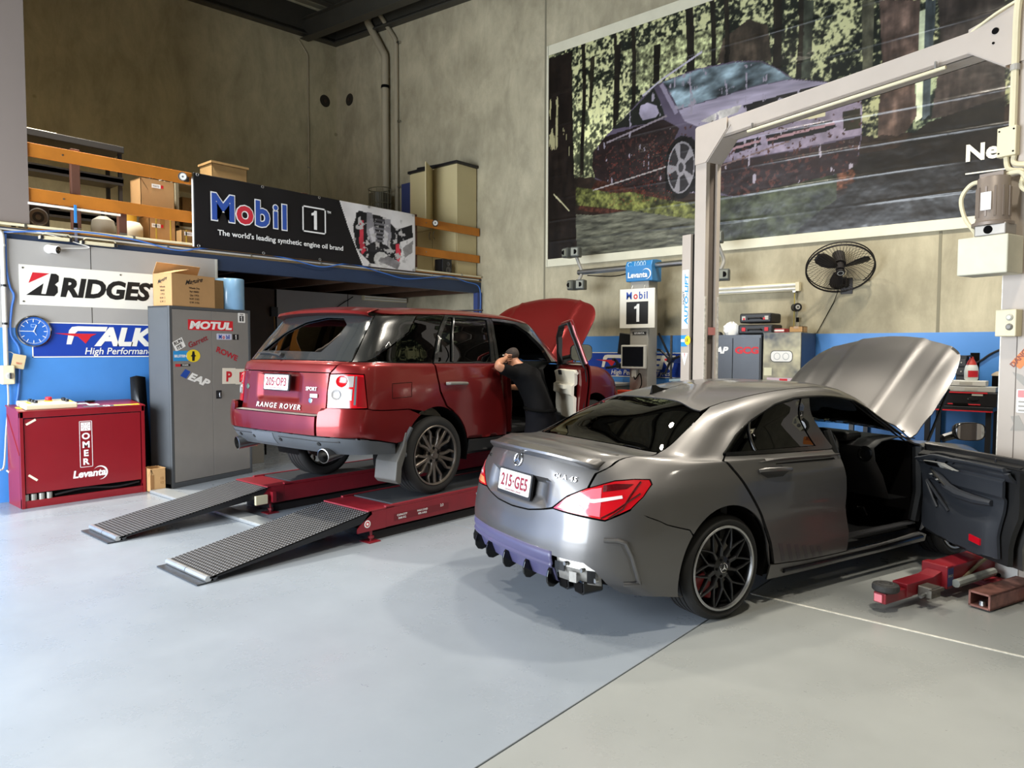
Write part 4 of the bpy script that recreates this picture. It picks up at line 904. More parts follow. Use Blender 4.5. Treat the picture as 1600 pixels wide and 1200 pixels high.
# ---- build
def build_wagon():
    car=thing('suv','red luxury wagon standing on the platform lift with its bonnet raised','car',(-5.85,4.58,.287),math.radians(2.5))
    S=Surf(WAG)
    PT=mat('deep_red_paint','#78191a',.34,metal=.6,coat=.55,coatr=.09,var=.06,vscale=.9)
    BK=mat('gloss_black_trim','#0b0b0c',.18); PB=mat('pillar_black','#191a1a',.2,coat=.6)
    MT=mat('matt_black_trim','#141415',.6); GY=mat('bumper_grey','#45484c',.5,var=.06)
    GL=glass('tinted_glass',(.03,.03,.033)); GL3=mat('rear_glass_band','#2b2d2e',.12,coat=.5); GL2=glass('windscreen_glass',(.62,.66,.66))
    INT=mat('black_interior','#131416',.6); BEI=mat('ivory_leather','#cfc8b6',.55,bump=.05,bscale=60)
    RED=mat('tail_lamp_red','#b00c18',.16,coat=.5); CLR2=mat('lamp_white','#8f8b88',.15,coat=1); DRED=mat('lamp_side_red','#7a0812',.15,coat=1)
    SX,AZ,AR=-.06,.385,.435
    def both(nm,poly,m,**k): return [panel(nm,S,poly,m,car,mirror=mi,**k) for mi in (False,True)]
    ra=arch(S,SX,AZ,AR,205,120,(5.0,1.2),16)
    rb=arch(S,SX,AZ,AR,118,-25,(5.8,2.5),26)
    # rear bumper: corners proud of the tailgate, centre section with tread plate, grey lower apron
    corner=[(1.76,1.24),(2.31,1.21),(2.96,1.05),(3.8,.82),(4.46,.60),(4.66,.64)]+[p for p in ra if p[1]>.66 and p[1]<2.42]+[(4.95,2.45),(4.2,2.52),(3.5,2.62),(3.3,2.72),(1.84,2.72),(1.76,2.3)]
    def co(u,v): return .012+.06*max(0,min(1,(3.6-abs(u))/1.2))*min(1,max(0,(v-1.0)/.2))
    both('bumper_corner',corner,PT,off=co,th=.03)
    panel('rear_bumper',S,[(-1.72,1.25),(0,1.25),(1.72,1.25),(1.72,2.12),(0,2.12),(-1.72,2.12)],PT,car,off=.078,th=.04)
    panel('bumper_step',S,[(-1.70,2.13),(1.70,2.13),(1.70,2.32),(-1.70,2.32)],mat('tread_plate','#8f8d8a',.45,metal=.4,bump=.6,bscale=160),car,off=lambda u,v:.080-.42*(v-2.13),th=.02)
    gp=[(-4.46,.56),(-2.96,1.02),(-2.31,1.17),(0,1.21),(2.31,1.17),(2.96,1.02),(4.46,.56),(4.55,.05),(3.6,.06),(2.5,.1),(0,.12),(-2.5,.1),(-3.6,.06),(-4.55,.05)]
    panel('bumper_apron',S,gp,GY,car,off=lambda u,v:.062*max(0,min(1,(4.2-abs(u))/2.0)),th=.03)
    for u in (-1.6,-.9,.3,1.75):
        p=S.at(u,.86); n=S.nrm(u,.86); q=car3(p+n*.060); MB().cyl(q,q+car3(n)*.008,.018,n=14).obj('parking_sensor',MT,car)
    panel('apron_centre_cover',S,[(-.95,.5),(.02,.5),(.02,1.16),(-.95,1.16)],mat('cover_grey','#53575d',.5),car,off=.066,th=.008)
    for mi in (False,True): strip('apron_groove',S,[(.25,1.0),(1.2,1.0),(2.4,.96)],.012,0,MT,car,mirror=mi,off=.058)
    # tailgate
    def rec(u,v):
        a=max(0,min(1,(.95-abs(u+.12))/.1)); b=max(0,min(1,(v-3.0)/.25)); c=max(0,min(1,(4.62-v)/.05)); return -.028*min(a,b,c)
    panel('tailgate',S,[(-1.80,2.32),(0,2.32),(1.80,2.32),(1.79,3.5),(1.82,4.72),(0,4.73),(-1.82,4.72),(-1.79,3.5)],PT,car,off=rec,th=.02,res=(.12,.09))
    panel('tailgate_upper',S,[(-1.84,4.76),(0,4.77),(1.84,4.76),(2.05,5.3),(2.38,5.9),(0,5.93),(-2.38,5.9),(-2.05,5.3)],PT,car,th=.02)
    def onb(u,v,off=.005):
        p=S.at(u,v); n=S.nrm(u,v); o=car3(p+n*off); ez=car3(n); ex=car3(S.at(u+.05,v)-S.at(u-.05,v)).normalized(); return o,ex,ez.cross(ex).normalized()
    o,ex,ey=onb(-.02,2.52); text('RANGE ROVER',.047,mat('badge_white','#e6e2da',.3,metal=.3),car,o,ex,ey,'tailgate_lettering',.004,.012,sx=1.32,sp=1.28)
    o,ex,ey=onb(1.28,3.72); text('SPORT',.034,mat('badge_white','#e6e2da',.3),car,o,ex,ey,'tailgate_badge',.004,.012,sx=1.1)
    o,ex,ey=onb(1.38,3.46); flat('tailgate_badge',rrect(.10,.032,.005),mat('badge_white','#e6e2da',.3),car,o,ex,ey,.004)
    for u,v,m in ((-1.55,3.75,mat('badge_green','#3f5648',.4)),(1.25,3.2,M_chrome)):
        o,ex,ey=onb(u,v,.001); ez=ex.cross(ey); MB().lathe([(.0,.007),(.020,.006),(.026,.002),(.026,0)],c=o,ax=ez,n=20).obj('tailgate_roundel',m,car)
    o=Vector((-.015,-1.105,1.055)); ex=Vector((1,0,0)); ey=Vector((0,.10,.995)); ez=ex.cross(ey)
    pl=MB().prism(rrect(.40,.150,.01),(o,ex,ey,ez),.016).obj('number_plate_frame',mat('plate_frame','#111113',.5),car)
    flat('number_plate',rrect(.372,.134,.01),mat('plate_white','#c8c5c1',.5),pl,o,ex,ey,.004,.016)
    text('205·OP3',.076,mat('plate_maroon','#7a0f26',.5),pl,o-ey*.030+ez*.021,ex,ey,'plate_number',.001,.020,sx=.82,sp=1.05)
    text('QUEENSLAND',.012,mat('plate_maroon','#7a0f26',.5),pl,o-ey*.056+ez*.021,ex,ey,'plate_state',.001,.004,sx=1.6,sp=1.2)
    # tail lamps
    for mi in (False,True):
        lp=[(1.83,2.78),(3.29,2.80),(3.2,3.7),(3.10,4.66),(2.5,4.70),(1.86,4.66),(1.82,3.7)]
        la=panel('tail_lamp',S,lp,RED,car,th=.03,gap=.003,mirror=mi,off=.002)
        panel('lamp_upper_white',S,[(1.9,3.95),(2.72,3.95),(2.74,4.58),(1.92,4.58)],CLR2,la,off=.005,th=.004,mirror=mi)
        panel('lamp_lower_white',S,[(1.88,3.28),(2.68,3.26),(2.7,3.86),(1.9,3.86)],CLR2,la,off=.005,th=.004,mirror=mi)
        panel('lamp_side_band',S,[(2.86,2.9),(3.24,2.86),(3.12,4.5),(2.86,4.58)],DRED,la,off=.004,th=.003,mirror=mi)
        panel('lamp_grey_bezel',S,[(2.74,3.0),(2.84,3.0),(2.85,4.58),(2.76,4.58)],GY,la,off=.0045,th=.003,mirror=mi)
        for u,v,r,m in ((2.28,4.27,.05,RED),(2.1,3.56,.045,CLR2)):
            p=S.at(u,v)*([1,-1,1] if mi else [1,1,1]); n=S.nrm(u,v)*([1,-1,1] if mi else [1,1,1])
            MB().lathe([(r,.004),(r*.98,.012),(r*.85,.010),(r*.7,.006),(0,.007)],c=car3(p),ax=car3(n),n=24).obj('lamp_round_lens',m,la,smooth=True)
    # glasshouse
    panel('rear_glass_surround',S,[(-2.42,5.96),(0,5.98),(2.42,5.96),(2.50,6.8),(2.56,7.68),(0,7.70),(-2.56,7.68),(-2.50,6.8)],GL3,car,off=-.001,th=.008,holes=[[(-1.55,6.35),(.2,6.32),(1.15,6.3),(1.45,6.8),(1.5,7.25),(1.2,7.5),(.5,7.52),(-.3,7.35),(-1.0,6.95)]],res=(.14,.12))
    panel('rear_window',S,[(-2.3,6.1),(2.3,6.1),(2.4,7.6),(-2.4,7.6)],GL,car,off=-.016,th=.004,res=(.3,.3))
    o=[S.pt(u,v,.012) for u,v in ((-.35,6.12),(-1.0,6.22),(-1.6,6.24))]; MB().tube([car3(p) for p in o],[.012,.009,.006],6).obj('rear_wiper',MT,car)
    p=car3(S.pt(-.35,6.12,.0)); MB().cyl(p,p+Vector((0,-.03,.02)),.028,.02,n=12).obj('wiper_hub',MT,car)
    both('rear_pillar',[(2.46,5.97),(2.98,5.97),(4.0,6.5),(4.92,7.08),(5.14,7.78),(2.6,7.72),(2.54,6.8)],PB,off=0,th=.012)
    both('quarter_glass',[(3.04,5.97),(5.82,5.94),(6.06,7.0),(6.2,7.82),(5.18,7.78),(4.96,7.06),(4.04,6.48)],GL,off=-.002,th=.004)
    both('waist_strip',[(2.46,5.9),(5.86,5.86),(5.86,5.93),(2.46,5.96)],BK,off=.003,th=.006)
    # body side
    q=[(1.86,4.70),(2.5,4.74),(3.13,4.70),(3.23,3.7),(3.32,2.76),(3.5,2.66),(4.2,2.56),(4.97,2.49)]+[p for p in ra if p[1]>2.5]+[p for p in rb if p[0]<6.32 and p[1]>2.1]+[(6.3,2.12),(6.14,2.42),(5.95,3.4),(5.89,4.32),(5.86,5.85),(4,5.88),(2.44,5.89),(2.08,5.3),(1.88,4.76)]
    both('rear_quarter',q,PT,th=.012)
    rd=[(5.91,5.84),(5.94,4.32),(6.0,3.4),(6.19,2.42),(6.36,2.12)]+[(u+.04,v) for u,v in rb if v<2.05 and v>.66]+[(6.84,.64),(7.4,.62),(8.24,.62),(8.2,1.89),(8.02,3.6),(7.95,5.2),(7.93,5.82),(7,5.83)]
    ds=both('rear_door',rd,PT,th=.02)
    for d,mi in zip(ds,(False,True)):
        panel('door_frame',S,[(5.90,5.87),(7.93,5.84),(8.0,6.9),(8.06,7.84),(6.3,7.9),(6.16,7.4),(6.09,7.0)],PB,d,off=0,th=.03,mirror=mi,holes=[[(6.06,6.0),(7.80,5.97),(7.88,6.9),(7.93,7.72),(6.42,7.76),(6.22,7.0)]])
        panel('door_glass',S,[(6.0,5.96),(7.85,5.93),(7.95,7.76),(6.38,7.8),(6.18,7.0)],GL,d,off=-.012,th=.004,mirror=mi)
        strip('glass_divider',S,[(6.5,5.98),(6.62,7.74)],.022,0,PB,d,mirror=mi)
        p=[S.pt(u,v,o2) for u,v,o2 in ((6.16,3.86,.004),(6.2,3.86,.035),(6.5,3.84,.04),(6.74,3.8,.035),(6.8,3.8,.004))]
        MB().tube([car3(x*([1,-1,1] if mi else [1,1,1])) for x in p],.016,8).obj('door_handle',mat('handle_grey','#8d8c86',.35,metal=.5),d,smooth=True)
    for mi in (False,True):
        panel('sill_cladding',S,[(6.86,.02),(6.9,.58),(8.2,.58),(10.2,.58),(10.7,.5),(10.72,.02)],MT,car,off=.012,th=.02,mirror=mi)
        e0=[(4.3,3.28),(5.05,3.26),(5.08,4.06),(4.3,4.08)]
        if not mi: strip('fuel_flap_line',S,e0+[e0[0]],.005,0,M_dark,car,off=.0)
        strip('arch_lip',S,[p for p in ra if p[1]<2.3][::-1][:-1]+[],.05,0,GY,car,mirror=mi,off=.012) if 0 else None
        mb=MB(); sg=-1 if mi else 1
        pa=[p for p in arch(S,SX,AZ,AR,203,142,(4.95,1.0),12)]
        strip('arch_edge',S,pa,.045,0,GY,car,mirror=mi,off=.012)
        mb=MB(); out=[]
        for y,w in ((.985,0),(.70,1)):
            pts=[(-.47,.62),(-.50,.50),(-.58,.36),(-.60,.20),(-.56,.16),(-.53,.16),(-.52,.30),(-.47,.42),(-.44,.60)]
            out.append([Vector((sg*y,s,z)) for s,z in pts])
        mb.grid(out,closed_u=True); n=len(out[0]); mb.f += [tuple(range(n)),tuple(range(n,2*n))]
        if not mi: mb.obj('mud_flap',mat('flap_grey','#4d4b47',.6,var=.1),car,bevel=.01)
        for s0 in (SX,2.745):
            mb=MB(); mb.lathe([(.44,.955),(.445,.9),(.445,.6),(0.0,.6)],c=(0,0,0),ax=(1,0,0),n=22,a0=0,a1=PI)
            # upper half only
            mb2=MB(); R=[[],[],[]]
            for i in range(25):
                a=math.radians(-15+210*i/24)
                for k,(r,x) in enumerate(((.445,.95),(.45,.86),(.45,.58))): R[k].append(Vector((sg*x,s0+r*math.cos(a),AZ+r*math.sin(a))))
            mb2.grid(R); mb2.obj('arch_liner',M_dark,car,smooth=True)
    # roof with rear visor
    roof=[(0,7.92),(1.5,7.92),(2.62,7.9),(4,7.86),(6.26,7.94),(8.1,7.9),(9.5,7.86),(10.6,7.86),(11.15,7.9),(13,7.84),(16,7.82),(16,9.98),(8,9.98),(0,9.98)]
    for mi in (False,True): panel('roof_panel',S,roof,PT,car,off=0,th=.012,gap=.001,mirror=mi,res=(.2,.16)); panel('headlining',S,[(.4,8.1),(3,8.2),(10.8,8.2),(12,8.1),(15.8,8.1),(15.8,9.98),(8,9.98),(.4,9.98)],BEI,car,off=-.03,th=.004,mirror=mi,res=(.3,.25))
    mb=MB(); rows=[]
    for u in np.linspace(-2.6,2.6,23):
        k=.10*(1-.25*(abs(u)/2.6)**2)
        a=S.at(u,8.02); b=S.at(u,7.72)
        rows.append([car3(S.pt(u,8.3,.004)),car3(a+[-.0,0,.012]),car3(b+[-k,0,.022]),car3(b+[-k-.01,0,.0]),car3(b+[-.03,0,-.02])])
    mb.grid(rows); mb.obj('roof_visor',PT,car,smooth=True,recalc=False,solid=.004)
    both('a_pillar',[(10.0,5.95),(10.65,5.98),(11.05,5.98),(11.0,7.0),(11.1,7.84),(10.5,7.84),(9.2,7.84),(8.2,7.86),(8.16,7.7),(9.2,7.66),(9.75,7.3),(10.1,6.6)],PB,th=.04)
    both('b_pillar',[(7.97,5.9),(8.1,5.9),(8.2,7.84),(8.07,7.84)],PB,th=.05,off=-.004)
    panel('windscreen',S,[(11.1,6.05),(13,6.03),(16,6.03),(19,6.03),(20.9,6.05),(20.95,7.0),(20.85,7.78),(19,7.8),(16,7.8),(13,7.8),(11.15,7.78),(11.05,7.0)],GL2,car,off=-.003,th=.005,res=(.3,.2))
    # front wings and nose
    fa=[p for p in arch(S,2.745,AZ,AR,30,190,(13.2,2.2),26)]
    fend=[(10.5,.62),(10.42,1.9),(10.36,3.6),(10.4,5.2),(10.46,5.86),(10.9,5.9),(11.4,5.62),(12,5.28),(12.8,5.1),(13.4,4.9),(13.5,4.2),(13.3,3.0),(13.25,2.3)]
    both('front_wing',fend+fa+[(10.6,.6)],PT,th=.012)
    panel('front_bumper',S,[(13.3,2.2),(13.35,3.0),(13.9,3.3),(16,3.4),(18.1,3.3),(18.65,3.0),(18.7,2.2),(18.3,.3),(16,.2),(13.7,.3)],PT,car,th=.012,res=(.25,.25))
    panel('front_grille',S,[(14.8,3.5),(16,3.5),(17.2,3.5),(17.2,4.8),(16,4.85),(14.8,4.8)],BK,car,th=.012)
    both('headlamp',[(13.4,3.1),(14.7,3.45),(14.7,4.8),(13.55,4.85),(13.55,4.2)],glass('lamp_glass',(.7,.72,.75)),th=.012)
    # bonnet raised
    hs,hz,th=2.42,1.2,math.radians(56)
    H=Matrix.Translation((0,hs,hz))@Matrix.Rotation(th,4,'X')@Matrix.Translation((0,-hs,-hz))
    e=bpy.data.objects.new('bonnet',None); COL.objects.link(e); e.parent=car
    def dome(u,v):
        y=abs(S.at(u,v)[1]); return .012*math.exp(-((y-.50)/.03)**2)+(.012 if y<.5 else 0)
    bon=[(11.5,5.68),(11.3,5.93),(13,5.94),(16,5.94),(19,5.94),(20.7,5.93),(20.5,5.68),(20,5.3),(19.2,5.1),(18.6,4.9),(17.8,4.82),(17,4.80),(16,4.80),(15,4.80),(14.2,4.82),(13.4,4.9),(12.8,5.1),(12,5.3)]
    panel('bonnet_skin',S,bon,PT,e,off=dome,th=.016,xf=H,res=(.12,.06))
    panel('bonnet_liner',S,[(12,5.7),(16,5.8),(20,5.7),(19,5.2),(17.5,5.0),(16,5.0),(14.5,5.0),(13,5.2)],M_black,e,off=-.035,th=.012,xf=H)
    for sg in (1,-1): MB().tube([(sg*.72,2.55,1.02),(sg*.70,3.0,1.75)],.012,6).obj('bonnet_strut',M_black,e)
    box('engine_cover',M_black,car,(0,2.95,.95),(.75,.6,.18),bevel=.03); box('engine_bay_tray',M_dark,car,(0,3.0,.7),(1.4,1.1,.1)); box('bulkhead',M_dark,car,(0,2.42,.8),(1.6,.06,.75))
    # dark inner shell
    cr=arch(S,SX,AZ,.45,195,-15,(4.9,.4),26); cf=arch(S,2.745,AZ,.45,195,-15,(10.8,.4),26)
    for mi in (False,True):
        panel('inner_shell',S,[(0,.3),(3,.3)]+cr+[(7.9,.3),(7.9,5.9),(4.9,5.9),(2.1,5.9),(0,5.9)],M_dark,car,off=-.04,th=.006,mirror=mi,res=(.35,.35))
        panel('inner_shell',S,[(10.4,.3)]+cf+[(13.9,.3),(16,.3),(16,4.6),(13.4,4.8),(12,5.1),(11.2,5.8),(10.5,5.8)],M_dark,car,off=-.04,th=.006,mirror=mi,res=(.35,.35))
        if mi: panel('inner_shell',S,[(7.9,.3),(10.4,.3),(10.5,5.85),(7.9,5.9)],M_dark,car,off=-.04,th=.006,mirror=mi,res=(.35,.35))
    # cabin
    box('cabin_floor',INT,car,(0,1.1,.48),(1.7,2.7,.06)); box('cabin_tunnel',INT,car,(0,1.4,.74),(.32,1.3,.42),bevel=.05); box('load_floor',INT,car,(0,-.35,.86),(1.3,1.2,.05)); box('underbody',M_dark,car,(0,1.2,.4),(1.2,3.0,.1))
    mb=MB(); rows=[]
    for x in np.linspace(-.80,.80,13): rows.append([(x,2.42,1.2),(x,2.15,1.215),(x,1.95,1.19),(x,1.86,1.13),(x,1.9,1.0),(x,1.98,.85),(x,2.1,.66),(x,2.3,.62)])
    mb.grid(rows); mb.obj('dashboard',INT,car,smooth=True,solid=.01)
    steering(car,.39,1.66,1.13,.195,INT,.35)
    seat(car,.40,1.0,.66,BEI,'front_seat'); seat(car,-.40,1.0,.66,BEI,'front_seat')
    MB().box((0,.3,.72),(1.4,.5,.18)).box((0,.05,1.0),(1.4,.14,.6),rot=(-.25,0,0)).obj('rear_bench',BEI,car,bevel=.05)
    MB().tube([(.86,1.12,.48),(.88,1.1,.8),(.85,1.1,1.2)],[.05,.055,.05],8).obj('door_pillar',PT,car,smooth=True)
    MB().tube([(.88,2.12,.48),(.90,2.12,.8),(.86,2.1,1.18)],[.05,.055,.05],8).obj('hinge_pillar',INT,car,smooth=True)
    # front doors: driver's door open
    hx,hy=.90,2.09; ph=math.radians(47)
    D=Matrix.Translation((hx,hy,0))@Matrix.Rotation(ph,4,'Z')@Matrix.Translation((-hx,-hy,0))
    FD=[(8.28,.64),(8.24,1.89),(8.06,3.6),(7.99,5.2),(7.97,5.84),(9,5.86),(10.40,5.86),(10.34,5.2),(10.30,3.6),(10.36,1.9),(10.44,.64),(9.4,.62)]
    for mi in (False,True):
        xf=None if mi else D
        e=bpy.data.objects.new('front_door',None); COL.objects.link(e); e.parent=car
        if not mi: e['label']='open driver door with ivory lining'
        panel('door_skin',S,FD,PT,e,th=.012,mirror=mi,xf=xf)
        panel('door_inner_frame',S,[(8.30,.7),(8.28,1.89),(8.1,3.6),(8.03,5.2),(8.01,5.8),(10.36,5.8),(10.3,5.2),(10.26,3.6),(10.32,1.9),(10.4,.7)],PT,e,off=-.03,th=.07,mirror=mi,xf=xf)
        panel('door_frame',S,[(7.98,5.9),(10.38,5.9),(10.06,6.6),(9.7,7.28),(9.18,7.64),(8.15,7.68),(8.08,6.9)],PB,e,off=0,th=.05,mirror=mi,xf=xf,holes=[[(8.16,6.0),(10.15,6.0),(9.92,6.55),(9.58,7.14),(9.1,7.5),(8.28,7.54),(8.22,6.9)]])
        strip('frame_edge',S,[(7.96,5.9),(8.06,6.9),(8.12,7.68),(9.18,7.66)],.03,0,PT,e,mirror=mi,xf=xf,off=-.01)
        strip('door_seal',S,[(10.3,5.9),(9.7,7.2),(9.16,7.6),(8.2,7.62),(8.1,6.9),(8.02,5.9),(8.1,4.0),(8.3,1.9)],.02,0,MT,e,mirror=mi,xf=xf,off=-.05)
        if mi: panel('front_door_glass',S,[(8.1,5.97),(10.2,5.97),(9.96,6.57),(9.6,7.18),(9.1,7.56),(8.24,7.58)],GL,e,off=-.02,th=.004,mirror=mi)
        panel('door_lining',S,[(8.45,1.4),(8.42,3.6),(8.3,5.2),(8.28,5.75),(10.26,5.75),(10.2,5.2),(10.14,3.6),(10.2,1.8),(10.1,1.4)],BEI,e,off=lambda u,v:-.11-(.03 if 2.8<v<3.6 else 0),th=.03,mirror=mi,xf=xf)
        panel('door_pull',S,[(8.9,3.2),(9.5,3.2),(9.5,3.5),(8.9,3.5)],BEI,e,off=-.15,th=.06,mirror=mi,xf=xf)
        panel('switch_pack',S,[(9.5,4.5),(9.75,4.5),(9.75,5.2),(9.5,5.2)],M_black,e,off=-.139,th=.010,mirror=mi,xf=xf)
        panel('door_pocket',S,[(8.6,.9),(10.2,.9),(10.2,1.4),(8.6,1.4)],INT,e,off=-.10,th=.06,mirror=mi,xf=xf)
        sg=-1 if mi else 1
        tr=lambda q: xf@q if xf is not None else q
        MB().tube([tr(Vector((.88*sg,2.0,1.24))),tr(Vector((1.02*sg,2.0,1.27)))],[.035,.04],8).obj('mirror_stalk',BK,e,smooth=True)
        rows=[]
        for t,sc in ((.10,.35),(.07,.75),(.0,1.0),(-.06,1.0)):
            rows.append([tr(Vector((1.10*sg+.125*sc*math.copysign(abs(math.cos(a))**.5,math.cos(a)),1.98+t,1.32+.095*sc*math.copysign(abs(math.sin(a))**.5,math.sin(a))))) for a in np.linspace(0,2*PI,20,endpoint=False)])
        mb=MB(); mb.grid(rows,closed_u=True); mb.f.append(tuple(range(20))); mb.obj('mirror_housing',BK,e,smooth=True,solid=.004)
        MB().add([p+(rows[-2][0]-rows[-1][0])*.1 for p in rows[-1]],[tuple(range(20))]).obj('mirror_glass',mat('mirror_glass','#c8ccd0',.02,metal=1),e)
    # wheels, exhausts, spare wheel, suspension
    for s0,sp in ((SX,.95),(2.745,.3)):
        wagon_wheel(car,.955,s0,1,sp); wagon_wheel(car,.955,s0,-1,sp+.4)
    for sg in (1,-1):
        mb=MB(); p0=Vector((sg*.67,-1.13,.45)); p1=Vector((sg*.60,-.72,.50))
        d=(p0-p1).normalized(); a=d.orthogonal().normalized(); b=d.cross(a); rows=[]
        for p,r in ((p1,.045),(p1+d*.18,.05),(p1+d*.22,.062),(p0,.064),(p0+d*.002,.058),(p0-d*.14,.056)):
            rows.append([p+(a*math.cos(t)+b*math.sin(t))*r for t in np.linspace(0,2*PI,24,endpoint=False)])
        mb.grid(rows,closed_u=True); mb.f.append(tuple(range(5*24,6*24))); mb.obj('exhaust_tip',mat('exhaust_steel','#8f8c88',.3,metal=1,var=.1),car,smooth=True)
        MB().tube([(sg*.62,-.5,.52),(sg*.66,-.32,.38),(sg*.68,-.2,.33)],.035,8).obj('shock_absorber',mat('shock_grey','#6e6c68',.5),car,smooth=True)
        box('suspension_arm',M_dark,car,(sg*.55,-.1,.3),(.4,.09,.07))
    sw=bpy.data.objects.new('spare_wheel',None); COL.objects.link(sw); sw.parent=car; sw.location=(-.05,-.70,.50); sw.rotation_euler=(0,PI/2,0)
    tyre(sw,.36,.22,.24,M_tyre); MB().lathe([(0,-.08),(.2,-.06),(.225,-.02)],ax=(1,0,0),n=30).obj('spare_rim',M_disc,sw)
    mb=MB()
    for k in range(48):
        a=2*PI*k/48; c=Vector((-.045,.352*math.cos(a),.352*math.sin(a))); mb.box(c,(.05,.02,.03),rot=Euler((a,0,0)).to_matrix())
        c=Vector((-.195,.352*math.cos(a+.06),.352*math.sin(a+.06))); mb.box(c,(.05,.02,.03),rot=Euler((a+.06,0,0)).to_matrix())
    tag(mb.obj('tread_blocks',M_tyre,sw),kind='stuff')
    box('tow_bar_beam',M_dark,car,(0,-.85,.55),(1.1,.1,.06)); MB().cyl((-.8,SX,.37),(.8,SX,.37),.05,n=10).obj('rear_axle',M_dark,car); MB().cyl((-.8,2.745,.37),(.8,2.745,.37),.05,n=10).obj('front_axle',M_dark,car)
    for y,x in ((-.35,.1),(-.2,1.0)): pass
    # roof aerial bar
    MB().tube([(-.55,1.2,1.775),(-.3,1.25,1.80),(.1,1.25,1.80),(.4,1.25,1.795)],.009,6).obj('roof_aerial',M_black,car)
    return car
wagon=build_wagon()
# ------------------------------------------------------------------ platform lift under the wagon
def tread_mat():
    if 'tread_rubber' in MATS: return MATS['tread_rubber']
    m=mat('tread_rubber','#2b2b2d',.55,metal=.2); t=m.node_tree; b=t.nodes['Principled BSDF']
    tc=nd(t,'ShaderNodeTexCoord'); mp=nd(t,'ShaderNodeMapping'); mp.inputs['Rotation'].default_value=(0,0,PI/4); t.links.new(tc.outputs['Object'],mp.inputs[0])
    sx=nd(t,'ShaderNodeSeparateXYZ'); t.links.new(mp.outputs[0],sx.inputs[0])
    def wv(o):
        a=nd(t,'ShaderNodeMath',operation='MULTIPLY'); a.inputs[1].default_value=2*PI/.042; t.links.new(o,a.inputs[0])
        s=nd(t,'ShaderNodeMath',operation='SINE'); t.links.new(a.outputs[0],s.inputs[0]); return s.outputs[0]
    mu=nd(t,'ShaderNodeMath',operation='MULTIPLY'); t.links.new(wv(sx.outputs[0]),mu.inputs[0]); t.links.new(wv(sx.outputs[1]),mu.inputs[1])
    r=nd(t,'ShaderNodeMapRange'); r.inputs['From Min'].default_value=.05; r.inputs['From Max'].default_value=.6; t.links.new(mu.outputs[0],r.inputs[0])
    bp=nd(t,'ShaderNodeBump'); bp.inputs['Strength'].default_value=1; bp.inputs['Distance'].default_value=.02; t.links.new(r.outputs[0],bp.inputs['Height']); t.links.new(bp.outputs[0],b.inputs['Normal'])
    cr=nd(t,'ShaderNodeValToRGB'); cr.color_ramp.elements[0].color=lin('#1c1c1e'); cr.color_ramp.elements[1].color=lin('#8a8a8c'); t.links.new(r.outputs[0],cr.inputs[0]); t.links.new(cr.outputs[0],b.inputs['Base Color'])
    return m
M_tread=tread_mat()
M_deckg=mat('runway_deck','#3c3e42',.5,metal=.3,var=.12,vscale=3)
M_alu=mat('aluminium','#c9c9c7',.35,metal=.85,var=.06,vscale=10)
